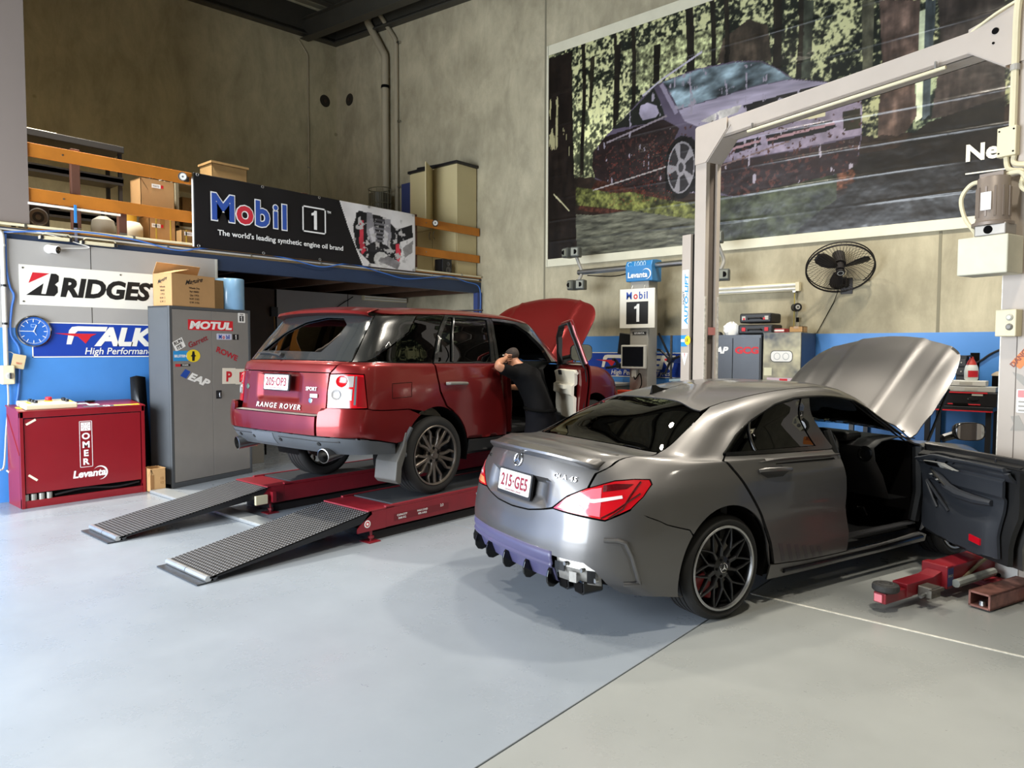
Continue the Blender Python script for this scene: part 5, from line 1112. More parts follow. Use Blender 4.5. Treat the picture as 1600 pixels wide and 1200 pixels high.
def build_platform_lift():
    L=thing('platform_lift','low red platform lift with black tread ramps under the red wagon','car lift',(-5.94,3.9,0))
    Y1=4.35
    for k,(x0,x1) in enumerate(((.47,1.12),(-1.11,-.49))):
        w=x1-x0; xc=(x0+x1)/2
        rw=MB().b2((x0,0,.10),(x1,Y1,.262)).obj('runway',M_lred,L,bevel=.006)
        MB().b2((x0+.035,.12,.262),(x1-.035,Y1,.282)).obj('runway_deck',M_deckg,rw)
        for x in (x0,x1-.03): MB().b2((x,0,.262),(x+.03,Y1,.288)).obj('edge_rail',M_lred,rw,bevel=.003)
        MB().b2((x0,-.19,.262),(x1,.10,.276)).obj('hinge_plate',M_lred,rw,bevel=.004)
        MB().prism([(-.17,.262),(.0,.262),(.0,.10),(-.30,.10),(-.30,.135)],((x1-.012,0,0),(0,1,0),(0,0,1),(1,0,0)),.012).obj('end_cheek',M_lred,rw)
        MB().prism([(-.17,.262),(.0,.262),(.0,.10),(-.30,.10),(-.30,.135)],((x0,0,0),(0,1,0),(0,0,1),(1,0,0)),.012).obj('end_cheek',M_lred,rw)
        MB().b2((x0,Y1,.24),(x1,Y1+.03,.40)).obj('wheel_stop',M_lred,rw)
        # base frame on the floor and levelling bolts
        MB().b2((x0+.05,-.1,0),(x0+.16,Y1-.2,.07)).b2((x1-.16,-.1,0),(x1-.05,Y1-.2,.07)).b2((x0+.16,-.1,0),(x1-.16,.05,.07)).obj('base_frame',mat('base_dark','#1e1b1b',.7),L)
        for i,y in enumerate((-.02,2.2,4.0)):
            mb=MB().cyl((x1-.03,y-.12,.0),(x1-.03,y-.12,.13),.012,n=8).cyl((x1-.03,y-.12,.03),(x1-.03,y-.12,.05),.026,n=6).box((x1-.04,y-.12,.004),(.14,.12,.008)); mb.obj('levelling_bolt',M_lred,L)
        # scissor legs folded below the deck
        MB().box((xc,1.5,.09),(.12,2.4,.05)).box((xc,3.6,.09),(.12,1.8,.05)).obj('scissor_leg',mat('base_dark','#1e1b1b',.7),L)
        # ramp
        a=math.atan2(.270-.045,1.41); R=bpy.data.objects.new('ramp',None); COL.objects.link(R); R.parent=L; R.location=(xc,-.155,.270); R.rotation_euler=(a,0,0)
        ln=1.43
        MB().b2((-w/2,-ln,-.012),(w/2,0,0)).obj('ramp_tread',M_tread,R,bevel=.003)
        for sg in (-1,1): MB().prism([(0,0),(-ln,0),(-ln,-.015),(-.12,-.075),(0,-.03)],((sg*w/2-(.012 if sg>0 else 0),0,-.001),(0,1,0),(0,0,1),(1,0,0)),.012).obj('ramp_side',M_black,R)
        for y in (-.25,-.6,-.95): MB().b2((-w/2+.02,y-.02,-.06+.02*(abs(y))),(w/2-.02,y+.02,-.012)).obj('ramp_rib',M_black,R)
        for sg in (-1,1):
            MB().cyl((sg*.004,-ln-.012,-.012),(sg*(w/2-.004),-ln-.012,-.012),.023,n=14).obj('ramp_roller',M_alu,R)
        MB().b2((-w/2,-1.68,.004),(w/2,-1.52,.012)).box((0,-1.55,.03),(w,.03,.03),rot=(.5,0,0)).obj('ramp_flap',mat('flap_steel','#4a4c4f',.4,metal=.6,var=.15,vscale=6),L).location=(xc,.02,0)
        # print on the outer side
        if k==0:
            o=Vector((x1+.001,.42,.17)); ex=Vector((0,1,0)); ey=Vector((0,0,1))
            flat('warning_label',rrect(.66,.06,.004),mat('label_dark_red','#6a141d',.5),rw,o,ex,ey,.001)
            for i,(dy,s,sz) in enumerate(((-.24,'CAPACITY',.018),(-.24,'5000 KG',.018),(0.0,'MAX LOAD',.018),(.0,'PER AXLE',.018),(.24,'2:3',.026))):
                text(s,sz,M_txtw,rw,o+ex*dy+ey*(.006 if i%2==0 else -.022)+Vector((.002,0,0)),ex,ey,'label_lettering',.001)
            c=Vector((x1+.001,-.20,.165)); 
            flat('warning_roundel',ell(.032,.032,20),M_txtw,rw,c,ex,ey,.001); flat('roundel_ring',ell(.022,.022,20),M_txtr,rw,c,ex,ey,.002); flat('roundel_dot',ell(.012,.012,16),M_txtw,rw,c,ex,ey,.003)
        else:
            MB().b2((x1,-.33,.11),(x1+.03,-.20,.20)).obj('sensor_box',M_cream,rw,bevel=.004); MB().b2((x1,-.16,.12),(x1+.05,-.12,.22)).obj('sensor_bracket',M_lred,rw)
    return L
platform=build_platform_lift()
# ------------------------------------------------------------------ two-post lift around the sedan
M_post=mat('post_taupe','#b5aa9f',.5,var=.05,vscale=1.5,bump=.04,bscale=30)
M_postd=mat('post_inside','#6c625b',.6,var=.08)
M_worn=mat('worn_edge','#cfc9bd',.5,var=.3,vscale=25,metal=.3)
def build_two_post():
    T=thing('two_post_lift','taupe two-post lift with a tall overhead beam beside the grey sedan','car lift',(-.685,6.041,0),math.radians(-18))
    H=3.95
    PD=.21
    def post(x0,sg,PW=.28):
        p=bpy.data.objects.new('post',None); COL.objects.link(p); p.parent=T; p.location=(x0,0,0)
        # section: web on the outer side, flanges front and rear, lips
        U=[(0,0),(PW,0),(PW,PD),(0,PD),(0,PD-.05),(.03,PD-.05),(.03,PD-.025),(PW-.03,PD-.025),(PW-.03,.025),(.03,.025),(.03,.05),(0,.05)]
        U=[(sg*x,y) for x,y in U]; 
        MB().prism(U,((0,0,.02),(1,0,0),(0,1,0),(0,0,1)),H-.02).obj('column',M_post,p)
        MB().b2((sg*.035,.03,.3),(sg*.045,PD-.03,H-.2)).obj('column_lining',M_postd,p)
        for y in (.012,PD-.012): MB().b2((sg*-.006,y-.012,.25),(sg*.0,y+.012,2.2)).obj('worn_lip',M_worn,p)
        MB().b2((sg*-.08,-.17,0),(sg*.40,.40,.022)).obj('base_plate',M_lred if sg>0 else M_post,p,bevel=.004)
        for x,y in ((-.04,-.13),(.36,-.13),(-.04,.35),(.36,.35)): MB().cyl((sg*x,y,.022),(sg*x,y,.05),.02,n=6).cyl((sg*x,y,.02),(sg*x,y,.075),.010,n=8).obj('anchor_bolt',M_steel,p)
        return p
    pr=post(0,1); pl=post(-2.80,-1,.15)
    # left post: cylinder cover strip with stickers
    MB().b2((-.30,-.03,.02),(-.175,.03,2.86)).obj('cover_strip',M_post,pl,bevel=.004); MB().b2((-.17,.0,.02),(-.152,.05,2.86)).obj('cover_gap',M_dark,pl)
    ex=Vector((1,0,0)); ey=Vector((0,0,1)); o=Vector((-.24,-.031,0))
    flat('brand_sticker',[(-.045,-.31),(.045,-.31),(.045,.31),(-.045,.31)],M_txtw,pl,o+ey*2.18,ex,ey,.001)
    text('AUTO-LIFT',.05,mat('print_sky_blue','#2d93d6',.5),pl,o+ey*2.18+ex*.038-Vector((0,.002,0)),ey,-ex,'sticker_lettering',.001,.03,sx=1.55,shear=.1)
    text('HOIST',.028,M_txtb,pl,o+ey*2.2-ex*.012-Vector((0,.002,0)),ey,-ex,'sticker_lettering',.001,.02,sx=1.3)
    flat('sticker_blue',[(-.055,-.06),(.03,-.06),(.03,.06),(-.055,.06)],mat('print_sky_blue','#2d93d6',.5),pl,o+ey*1.74,ex,ey,.001); flat('sticker_white_band',[(-.055,-.012),(.03,-.012),(.03,.018),(-.055,.018)],M_txtw,pl,o+ey*1.74,ex,ey,.002); flat('sticker_yellow',ell(.042,.05,20),mat('print_yellow','#f0d428',.5),pl,o+ey*1.745+ex*.04,ex,ey,.002)
    text('2',.03,M_txtb,pl,o+ey*1.735+ex*.04-Vector((0,.003,0)),ex,ey,'sticker_lettering',.001,.02)
    flat('sticker_triangle',[(-.048,.06),(.048,.06),(0,-.075)],M_txtw,pl,o+ey*1.55,ex,ey,.001); text('!',.04,M_txtr,pl,o+ey*1.57-Vector((0,.002,0)),ex,ey,'sticker_lettering',.001,.02)
    MB().b2((-.0,.06,1.80),(.004,.16,1.88)).obj('red_label',mat('label_pink','#b0706a',.6),pl)
    # overhead beam, gussets, safety bar
    MB().b2((-2.6,.01,3.77),(-.2,.20,3.80)).b2((-2.6,.01,3.77),(-.2,.03,3.945)).b2((-2.6,.18,3.77),(-.2,.20,3.945)).obj('overhead_beam',M_post,T,bevel=.004)
    gl=[(-2.95,3.57),(-2.80,3.57),(-2.53,3.84),(-2.53,3.955),(-2.93,3.955),(-2.95,3.94)]
    for y in (-.012,PD): MB().prism(gl,((0,y+.012,0),(1,0,0),(0,0,1),(0,-1,0)),.012).obj('gusset',M_post,T)
    MB().prism([(-2.80,3.575),(-2.50,3.875),(-2.492,3.868),(-2.792,3.568)],((0,.0,0),(1,0,0),(0,0,1),(0,1,0)),PD).obj('gusset_web',M_post,T)
    gr=[(.28,3.62),(-.03,3.62),(-.28,3.80),(-.28,3.955),(.02,4.02),(.28,4.02)]
    for y in (-.012,PD): MB().prism(gr,((0,y+.012,0),(1,0,0),(0,0,1),(0,-1,0)),.012).obj('gusset',M_post,T)
    MB().prism([(-.03,3.622),(-.28,3.802),(-.286,3.794),(-.036,3.614)],((0,0,0),(1,0,0),(0,0,1),(0,1,0)),PD).obj('gusset_web',M_post,T)
    for x,z in ((-.1,3.88),(-.11,3.80)): MB().cyl((x,-.02,z),(x,-.011,z),.022 if z>3.85 else .008,n=14).obj('gusset_hole',M_dark,T)
    MB().tube([(-2.25,-.03,3.735),(-.42,-.03,3.735)],.014,8).obj('safety_bar',M_cream,T)
    for x in (-2.2,-.5): MB().b2((x,-.04,3.73),(x+.012,-.02,3.80)).obj('bar_hanger',M_steel,T)
    # right post: power unit, tank, junction box, conduits, control box, stickers
    MB().lathe([(.0,.33),(.09,.33),(.098,.32),(.10,.05),(.105,.03),(.125,.02),(.125,0),(.1,-.0),(0,-.0)],c=(-.005,-.16,2.50),n=28).obj('pump_motor',mat('motor_taupe','#85786d',.45,metal=.2),T,smooth=True)
    for k in range(12):
        a=2*PI*k/12; MB().box((-.005+.101*math.cos(a),-.16+.101*math.sin(a),2.66),(.006,.012,.2),rot=(0,0,a)).obj('motor_fin',mat('motor_taupe','#85786d',.45,metal=.2),T)
    MB().b2((-.08,-.20,2.82),(.07,-.10,2.86)).obj('motor_cap',mat('motor_taupe','#85786d',.45),T); MB().b2((-.035,-.268,2.60),(.03,-.262,2.72)).obj('rating_plate',M_txtw,T)
    MB().b2((-.09,-.23,2.43),(.11,-.08,2.51)).obj('valve_block',mat('valve_grey','#99938a',.4,metal=.5),T,bevel=.008); MB().cyl((.0,-.235,2.47),(0,-.225,2.47),.028,n=16).obj('valve_port',M_dark,T)
    MB().b2((-.19,-.24,2.17),(.13,-.02,2.43)).obj('oil_tank',mat('tank_white','#cdc9b4',.5,var=.08,vscale=4),T,bevel=.008)
    MB().b2((-.045,-.06,2.985),(.075,-.0,3.185)).obj('junction_box',M_cream,T,bevel=.006)
    for k,(a,b) in enumerate(((-.03,3.16),(.06,3.16),(-.03,3.01),(.06,3.01))): MB().cyl((a,-.064,b),(a,-.058,b),.006,n=8).obj('box_screw',M_dark,T)
    def cond(nm,pts,r=.016): return MB().tube(bez(pts,6),r,8).obj(nm,M_cream,T,smooth=True)
    cond('conduit',[(.04,-.03,3.185),(.04,-.03,3.6),(.05,-.04,4.0),(.10,-.03,4.10),(.2,0,4.12)],.024); MB().cyl((.04,-.03,3.56),(.04,-.03,3.6),.03,n=12).obj('conduit_coupling',mat('coupling_grey','#a8a39a',.5),T)
    cond('hose',[(.0,-.02,2.985),(.02,-.02,2.9),(.12,-.04,2.86),(.14,-.1,2.75),(.2,-.1,2.7)],.018); cond('hose',[(.05,-.02,2.985),(.06,-.02,2.93),(.2,-.02,2.9)],.018)
    cond('hose',[(-.08,-.15,2.82),(-.16,-.15,2.81),(-.22,-.15,2.72),(-.19,-.15,2.58),(-.12,-.15,2.47),(-.12,-.15,2.43)],.015); cond('hose',[(.07,-.15,2.84),(.16,-.15,2.83),(.2,-.12,2.7)],.015)
    cond('hose',[(-.28,.0,3.93),(-.1,-.03,3.99),(.04,-.03,4.03)],.010)
    MB().b2((.0,-.09,1.745),(.13,-.0,1.93)).obj('control_box',M_cream,T,bevel=.006)
    for z,m in ((1.875,mat('button_grey','#b9b5a8',.3)),(1.81,mat('button_dark','#77736c',.4))): MB().lathe([(0,.014),(.014,.014),(.016,.010),(.022,.006),(.024,0)],c=(.09,-.09,z),ax=(0,-1,0),n=18).obj('push_button',m,T)
    o=Vector((.16,-.001,1.62)); q=Vector((.62,0,.78)).normalized(); 
    flat('orange_sticker',rrect(.20,.075,.01),mat('print_orange','#d87a32',.5),T,o,q,q.cross(Vector((0,1,0)))*-1 if 0 else Vector((-.78,0,.62)),.001); text('DANGER',.035,mat('print_dark_orange','#8a3c18',.5),T,o+Vector((-.012,-.002,-.012)),q,Vector((-.78,0,.62)),'sticker_lettering',.001,.03)
    flat('grey_decal',[(-.06,.05),(.0,.03),(.06,-.03),(.05,-.06),(.01,-.04),(-.03,.0)],mat('decal_grey','#9a958c',.5),T,Vector((.14,-.001,1.45)),ex,ey,.001)
    flat('notice_label',rrect(.075,.16,.006),M_txtw,T,Vector((.15,-.001,1.30)),ex,ey,.001); flat('notice_red',rrect(.06,.05,.004),mat('print_pale_red','#d08484',.5),T,Vector((.15,-.001,1.35)),ex,ey,.002)
    for k in range(3): flat('notice_line',rrect(.05,.012,.002),mat('decal_grey','#9a958c',.5),T,Vector((.15,-.001,1.295-.03*k)),ex,ey,.002)
    flat('grey_decal',[(-.05,.05),(.0,.06),(.02,.02),(.05,-.04),(-.05,-.05),(-.03,.0)],mat('decal_grey','#9a958c',.5),T,Vector((.13,-.001,1.14)),ex,ey,.001)
    MB().b2((.10,-.004,.3),(.104,-.0,1.9)).obj('panel_seam',M_postd,T)
    # carriage with swing arms, right side
    def carriage(x,sg):
        MB().b2((sg*-.10+x,-.02,.06),(sg*-.005+x,.24,.42)).obj('carriage',M_lred,T,bevel=.006)
        MB().prism([(0,.05),(.0,.30),(sg*-.10,.30),(sg*-.16,.05)],((x,-.03,0),(1,0,0),(0,0,1),(0,1,0)),.02).obj('carriage_cheek',M_lred,T)
    carriage(0,1); carriage(-2.80,-1)
    MB().b2((.02,-.012,.03),(.165,-.0,.27)).obj('cover_plate',mat('plate_pale','#cfcfca',.45),T); 
    for x in (.05,.14): MB().cyl((x,-.02,.06),(x,-.01,.06),.012,n=10).obj('plate_screw',M_dark,T)
    def arm(base,ang,x_off,stub=False):
        a=bpy.data.objects.new('swing_arm',None); COL.objects.link(a); a.parent=T; a.location=base; a.rotation_euler=(0,0,ang)   # arm runs along local -y
        if not stub:
            MB().b2((-.075,-.66,.03),(.075,.10,.165)).obj('outer_tube',M_lred,a,bevel=.008)
            MB().b2((-.085,-.68,.022),(.085,-.60,.175)).obj('tube_collar',M_red,a,bevel=.006)
            MB().prism([(-.6,.155),(-.78,.115),(-1.08,.115),(-1.08,.03),(-.6,.03)],((-.05,0,0),(0,1,0),(0,0,1),(1,0,0)),.10).obj('middle_tube',M_lred,a,bevel=.004)
            MB().b2((-.04,-1.30,.02),(.04,-1.0,.085)).obj('inner_tube',M_lred,a,bevel=.004); MB().b2((-.028,-1.312,.03),(.022,-1.30,.078)).obj('tube_end_cap',mat('cap_pink','#e0808a',.5),a)
            pad=MB().lathe([(0,.135),(.055,.135),(.075,.130),(.08,.12),(.08,.098),(.07,.088),(0,.088)],c=(0,-1.235,0),n=28).obj('lifting_pad',mat('pad_rubber','#2e2d2c',.7,bump=.3,bscale=70),a,smooth=True)
            for r in (.02,.045): MB().lathe([(r-.006,.136),(r,.139),(r+.006,.136)],c=(0,-1.235,0),n=24).obj('pad_rib',mat('pad_rubber2','#3f3d3b',.7),pad)
            MB().box((.10,-.92,.06),(.09,.11,.07)).obj('arm_lock',mat('dirty_steel','#6b675f',.45,metal=.7,var=.3,vscale=20),a,bevel=.006); MB().cyl((.10,-1.02,.04),(.10,-.86,.06),.012,n=8).obj('lock_pin',M_steel,a); MB().box((.15,-.93,.08),(.02,.15,.02)).obj('lock_lever',mat('dirty_steel','#6b675f',.45,metal=.7),a)
            flat('blue_decal',[(-.035,-.06),(.035,-.06),(.035,.06),(-.035,.06)],mat('decal_navy','#2a3266',.5),a,Vector((.0862,-.64,.10)),(0,1,0),(0,0,1),.001); text('MAX',.02,mat('decal_grey','#9a958c',.5),a,Vector((.088,-.64,.10)),(0,1,0),(0,0,1),'decal_lettering',.001)
            MB().tube(bez([(.09,.02,.26),(.10,-.1,.2),(.09,-.3,.13),(.08,-.48,.06)],6),.012,6).obj('arm_cable',mat('cable_olive','#6a6048',.6),a)
            MB().tube([(.12,-.15,.07),(.11,-.62,.06)],.028,8).obj('restraint_tube',mat('tube_grey','#8a8d88',.5),a)
        MB().cyl((0,0,.02),(0,0,.25),.07,n=18).obj('arm_pivot',mat('pivot_dark','#2a2626',.5,metal=.3),a)
        return a
    arm((-.055,.02,.04),.0,0)
    arm((-2.73,.20,.04),PI-.3,0); arm((-2.74,.02,.04),.25,0)
    # rear-right arm folded away: short steel tube on the base
    r=bpy.data.objects.new('swing_arm',None); COL.objects.link(r); r.parent=T; r.location=(.26,-.16,.0); r.rotation_euler=(0,0,-.03)
    mb=MB(); o=[(-.065,.0),(.065,0),(.065,.10),(-.065,.10)]; 
    for (a,b) in (((-.065,0),(.065,.012)),((-.065,.088),(.065,.10)),((-.065,.0),(-.053,.10)),((.053,0),(.065,.10))): mb.b2((a[0],-.53,a[1]+.012),(b[0],.05,b[1]+.012))
    mb.obj('outer_tube',mat('worn_red_steel','#8b5f55',.45,metal=.45,var=.35,vscale=14),r); MB().lathe([(0,.03),(.02,.028),(.024,0)],c=(0,-.49,.024),n=14).obj('tube_bolt',M_steel,r)
    MB().b2((-.30,-.20,.022),(.40,-.05,.055)).obj('arm_rail',M_lred,T,bevel=.004); MB().lathe([(0,.03),(.03,.03),(.06,.012),(.07,0)],c=(.12,-.22,.022),n=12).obj('rail_bolt',mat('dirty_steel','#6b675f',.45,metal=.7),T)
    return T
twopost=build_two_post()
# ------------------------------------------------------------------ along the left partition
EX=Vector((0,1,0)); EZ=Vector((0,0,1))       # on the partition: writing runs along +y
PX=XP+.002
def sign_board(name,label,y0,y1,z0,z1,m,frame=None,th=.004,x=PX):
    t=thing(name,label,'sign',(x,(y0+y1)/2,(z0+z1)/2))
    w,h=y1-y0,z1-z0
    flat('board',[(-w/2,-h/2),(w/2,-h/2),(w/2,h/2),(-w/2,h/2)],m,t,(0,0,0),EX,EZ,th)
    if frame:
        for a,b,c,d in ((-w/2,w/2,h/2-.012,h/2),(-w/2,w/2,-h/2,-h/2+.012),(-w/2,-w/2+.012,-h/2,h/2),(w/2-.012,w/2,-h/2,h/2)): flat('border',[(a,c),(b,c),(b,d),(a,d)],frame,t,(th,0,0),EX,EZ,.001)
    return t
M_signw=mat('sign_white','#ece8dc',.45); M_signb=mat('sign_blue','#1c3f9e',.35)
t=sign_board('tyre_sign','white sign with black tyre-maker lettering on the grey partition',2.33,4.36,2.11,2.54,M_signw)
x=.005
# stylised letter B: red corner, black body with a slanted white slash
oy=-1.015; oz=-.215
def L2(p): return [(a,b) for a,b in p]
flat('logo_red',[(.10,.22),(.185,.34),(.30,.34),(.30,.335)] if 0 else [(.085,.235),(.125,.352),(.285,.352)],M_txtr,t,(x,oy,oz),EX,EZ,.001)
flat('logo_black',[(.06,.105),(.225,.24),(.20,.125),(.245,.125),(.30,.352),(.35,.352),(.375,.33),(.372,.27),(.335,.235),(.36,.21),(.362,.15),(.325,.105)],M_txtb,t,(x,oy,oz),EX,EZ,.001)
text('RIDGESTONE',.205,M_txtb,t,(x,oy+.385,oz+.115),EX,EZ,'sign_lettering',.001,.045,shear=.18,sx=1.02,align='LEFT',sp=1.0)
for y,z in ((-.98,.18),(-.98,-.18),(.98,.18),(.98,-.18),(.0,.18)): MB().cyl((x,y,z),(x+.004,y,z),.010,n=8).obj('sign_screw',M_steel,t)
def falken(name,label,y0,y1,z0,z1,ax='y',pos=None):
    w,h=(y1-y0),(z1-z0)
    if ax=='y':
        t=sign_board(name,label,y0,y1,z0,z1,M_signb,M_signw); O=Vector((.006,0,0)); ex=EX
    else:
        t=thing(name,label,'sign',((y0+y1)/2,YB-.006,(z0+z1)/2)); ex=Vector((1,0,0)); O=Vector((0,-.006,0))
        flat('board',[(-w/2,-h/2),(w/2,-h/2),(w/2,h/2),(-w/2,h/2)],M_signb,t,(0,0,0),ex,EZ,.004)
        for a,b,c,d in ((-w/2,w/2,h/2-.012,h/2),(-w/2,w/2,-h/2,-h/2+.012),(-w/2,-w/2+.012,-h/2,h/2),(w/2-.012,w/2,-h/2,h/2)): flat('border',[(a,c),(b,c),(b,d),(a,d)],M_signw,t,(0,-.004,0),ex,EZ,.001)
    k=h/.40; x0=-w/2+.34*k
    def P(pts): return [(x0+a*k,b*k+.01*k) for a,b in pts]
    # winged F: white top bar and stem, red wing
    flat('logo_letter',P([(.0,-.06),(.05,-.06),(.075,.02),(.085,.06),(.12,.095),(.42,.095),(.44,.15),(.12,.15),(.06,.14),(.03,.10)]),M_signw,t,O,ex,EZ,.001)
    flat('logo_wing',P([(-.12,.065),(.32,.065),(.26,.035),(.20,-.05),(.12,.03)]),M_txtr,t,O,ex,EZ,.0012)
    text('ALKEN',.21*k,M_signw,t,O+ex*(x0+.29*k)+EZ*(-.055*k),ex,EZ,'sign_lettering',.001,.05,shear=.22,sx=1.16,align='LEFT',sp=.96)
    text('High Performance Tyres',.082*k,M_signw,t,O+ex*(x0+.19*k)+EZ*(-.165*k),ex,EZ,'sign_lettering',.001,.008,shear=.2,sx=.98,align='LEFT')
    return t
falken('tyre_sign','blue High Performance tyre sign on the left partition behind the wall clock',2.43,4.36,1.54,1.93)
# wall clock
t=thing('wall_clock','round blue wall clock with silver rim above the red cabinet','clock',(XP+.002,2.445,1.825))
MB().lathe([(.165,0),(.172,.02),(.168,.035),(.155,.038),(.15,.02),(.15,.015)],ax=(1,0,0),n=48).obj('rim',M_chrome,t,smooth=True)
MB().lathe([(0,.016),(.152,.016)],ax=(1,0,0),n=48).obj('dial',mat('dial_blue','#2a62b4',.4),t)
for k in range(60):
    a=2*PI*k/60; big=k%5==0; r0,r1=(.098,.136) if big else (.126,.136)
    c=Vector((.018,math.sin(a)*(r0+r1)/2,math.cos(a)*(r0+r1)/2)); MB().box(c,(.002,.006 if big else .003,r1-r0),rot=(-a,0,0)).obj('hour_mark' if big else 'minute_mark',M_txtw,t)
flat('dial_logo',rrect(.05,.035,.006),mat('dial_light','#7fa4d8',.4),t,(.017,0,.06),EX,EZ,.001); flat('dial_logo_centre',rrect(.036,.02,.004),mat('dial_blue','#2a62b4',.4),t,(.018,0,.06),EX,EZ,.001)
for nm,a,ln,w in (('hour_hand',PI/2*.85,.0,.0),('hour_hand',.40,.075,.007),('minute_hand',-PI/2,.118,.005),('second_hand',2.6,.05,.003)):
    if ln: c=Vector((.022,math.sin(a)*ln/2,math.cos(a)*ln/2)); MB().box(c,(.002,w,ln),rot=(-a,0,0)).obj(nm,M_txtw,t)
MB().cyl((.018,0,0),(.026,0,0),.008,n=12).obj('hand_pin',M_txtw,t)
# security camera
t=thing('security_camera','white bullet security camera on the grey partition above the tyre sign','camera',(XP+.002,2.62,2.73))
MB().lathe([(.0,.02),(.045,.02),(.05,0)],ax=(1,0,0),n=20).obj('mount',M_white,t)
MB().lathe([(0,0),(.03,.005),(.04,.03),(.042,.09),(.044,.12),(.04,.125)],c=(.015,-.02,0),ax=(.8,.6,-.12),n=22).obj('body',M_white,t,smooth=True)
MB().lathe([(0,.122),(.041,.124)],c=(.015,-.02,0),ax=(.8,.6,-.12),n=22).obj('lens_window',mat('lens_black','#101012',.15),t)
for dy in (-.022,.022): MB().cyl(Vector((.015,-.02,0))+Vector((.8,.6,-.12)).normalized()*.124+Vector((-.6,.8,0))*dy,Vector((.015,-.02,0))+Vector((.8,.6,-.12)).normalized()*.128+Vector((-.6,.8,0))*dy,.006,n=8).obj('camera_led',M_steel,t)
# conduits and cables on the left edge
t=thing('wall_conduit','grey vertical conduit with white saddles at the left end of the partition','pipe',(XP,2.185,0))
MB().tube(bez([(.03,-.10,2.86),(.03,-.02,2.86),(.03,0,2.80),(.03,0,2.7)],5)+[(.03,0,1.46)],.022,10).obj('pipe',mat('conduit_grey','#cfcbc2',.5),t,smooth=True)
for z in (2.72,2.3,1.9): MB().lathe([(.026,-.012),(.026,.012)],c=(.03,0,z),n=14).obj('saddle',M_white if z>2.5 else M_black,t)
tag(MB().tube(bez([(XP+.02,2.215,2.84),(XP+.02,2.215,2.5),(XP+.02,2.24,2.3),(XP+.02,2.275,2.2),(XP+.02,2.25,2.05),(XP+.02,2.235,1.8),(XP+.02,2.30,1.66),(XP+.02,2.31,1.52),(XP+.02,2.29,1.2),(XP+.02,2.26,1.02)],8),.011,8).obj('air_hose',mat('hose_blue','#3c6fc0',.45),smooth=True),'blue air hose hanging beside the vertical conduit','hose')
t=thing('isolator_switch','cream rotary isolator switch box on the left wall below the conduit','switch',(XP+.002,2.19,1.36))
MB().b2((0,-.06,-.10),(.08,.06,.10)).obj('housing',M_cream,t,bevel=.012); MB().lathe([(.035,0),(.035,.012),(.03,.016),(0,.016)],c=(.08,.01,-.01),ax=(1,0,0),n=20).obj('dial',M_ltgrey,t); box('knob',M_black,t,(.105,.01,-.01),(.02,.014,.06)); MB().tube(bez([(.04,0,-.10),(.04,-.0,-.3),(.05,-.03,-.6),(.06,-.06,-.95),(.07,-.10,-1.0)],6),.010,6).obj('supply_cable',M_ltgrey,t)
t=thing('cable_tag','buff paper tag hanging on the conduit above the isolator switch','tag',(XP+.05,2.29,1.50))
flat('card',rrect(.12,.15,.008),mat('buff_card','#cbb78e',.7),t,(0,0,0),Vector((0,.97,-.2)),Vector((0,.2,.97)),.004); text('TEST',.02,M_txtr,t,(.006,0,-.03),Vector((0,.97,-.2)),Vector((0,.2,.97)),'tag_lettering',.001)
MB().tube(bez([(0,-.03,.07),(-.02,-.06,.1),(-.02,-.10,.1)],5),.003,5).obj('string',M_ltgrey,t)
tag(MB().tube(bez([(-8.93,2.15,.35),(-8.86,2.2,.30),(-8.82,2.23,.36)],6)+[],.010,6).obj('cable_loop',M_ltgrey,smooth=True),'grey cable loop entering the left side of the red cabinet','cable')
# red control cabinet
t=thing('control_cabinet','red lift control cabinet with white lettering and a cream console','cabinet',(-8.48,2.765,0))
W2=.605; D=.44
MB().prism([(0,.0),(0,.10),(-.02,.10),(-.02,1.0),(-D,1.04),(-D,0)],((0,-W2,0),(1,0,0),(0,0,1),(0,1,0)),.03).obj('side_panel',M_red,t); MB().prism([(0,.0),(0,.10),(-.02,.10),(-.02,1.0),(-D,1.04),(-D,0)],((0,W2-.03,0),(1,0,0),(0,0,1),(0,1,0)),.03).obj('side_panel',M_red,t)
MB().prism([(.012,.985),(.012,1.0),(-D,1.045),(-D,1.03)],((0,-W2-.01,0),(1,0,0),(0,0,1),(0,1,0)),2*W2+.02).obj('top_panel',M_red,t)
MB().b2((-.03,-W2,.93),(.012,W2,.99)).obj('top_rail',M_red,t,bevel=.004); MB().b2((-.03,-W2+.03,0),(.004,W2-.03,.075)).obj('plinth_rail',M_red,t,bevel=.003)
for s in (-1,1): MB().b2((-.03,s*W2-.03 if s>0 else -W2,0),(.012,s*W2 if s>0 else -W2+.03,.99)).obj('corner_post',M_red,t)
dr=MB().b2((-.02,-W2+.04,.15),(.0,W2-.04,.92)).obj('front_door',M_red,t,bevel=.003)
MB().b2((-D+.02,-W2+.03,.02),(-.06,W2-.03,.9)).obj('cabinet_inside',M_dark,t)
for k in range(4): MB().cyl((-.03,-.56+.07*k,.03),(-.03,-.56+.07*k,.14),.028,n=10).obj('hydraulic_fitting',mat('fitting_grey','#99978f',.4,metal=.5),t)
MB().tube(bez([(-.03,-.3,.10),(-.03,0,.13),(-.03,.3,.10),(-.04,.55,.12)],6),.014,6).obj('hydraulic_hose',M_black,t)
MB().prism([(-.012,.0),(.002,-.01),(.002,-.02),(-.012,-.02)],((-.02,-W2-.004,.0),(1,0,0),(0,0,1),(0,1,0)),.004).obj('vent_edge',M_dark,t)
MB().tube([(-.42,-W2-.002,.95),(-.03,-W2-.002,.55)],.004,5).obj('side_fold',M_red,t)
o=Vector((.001,0,0)); fx=EX
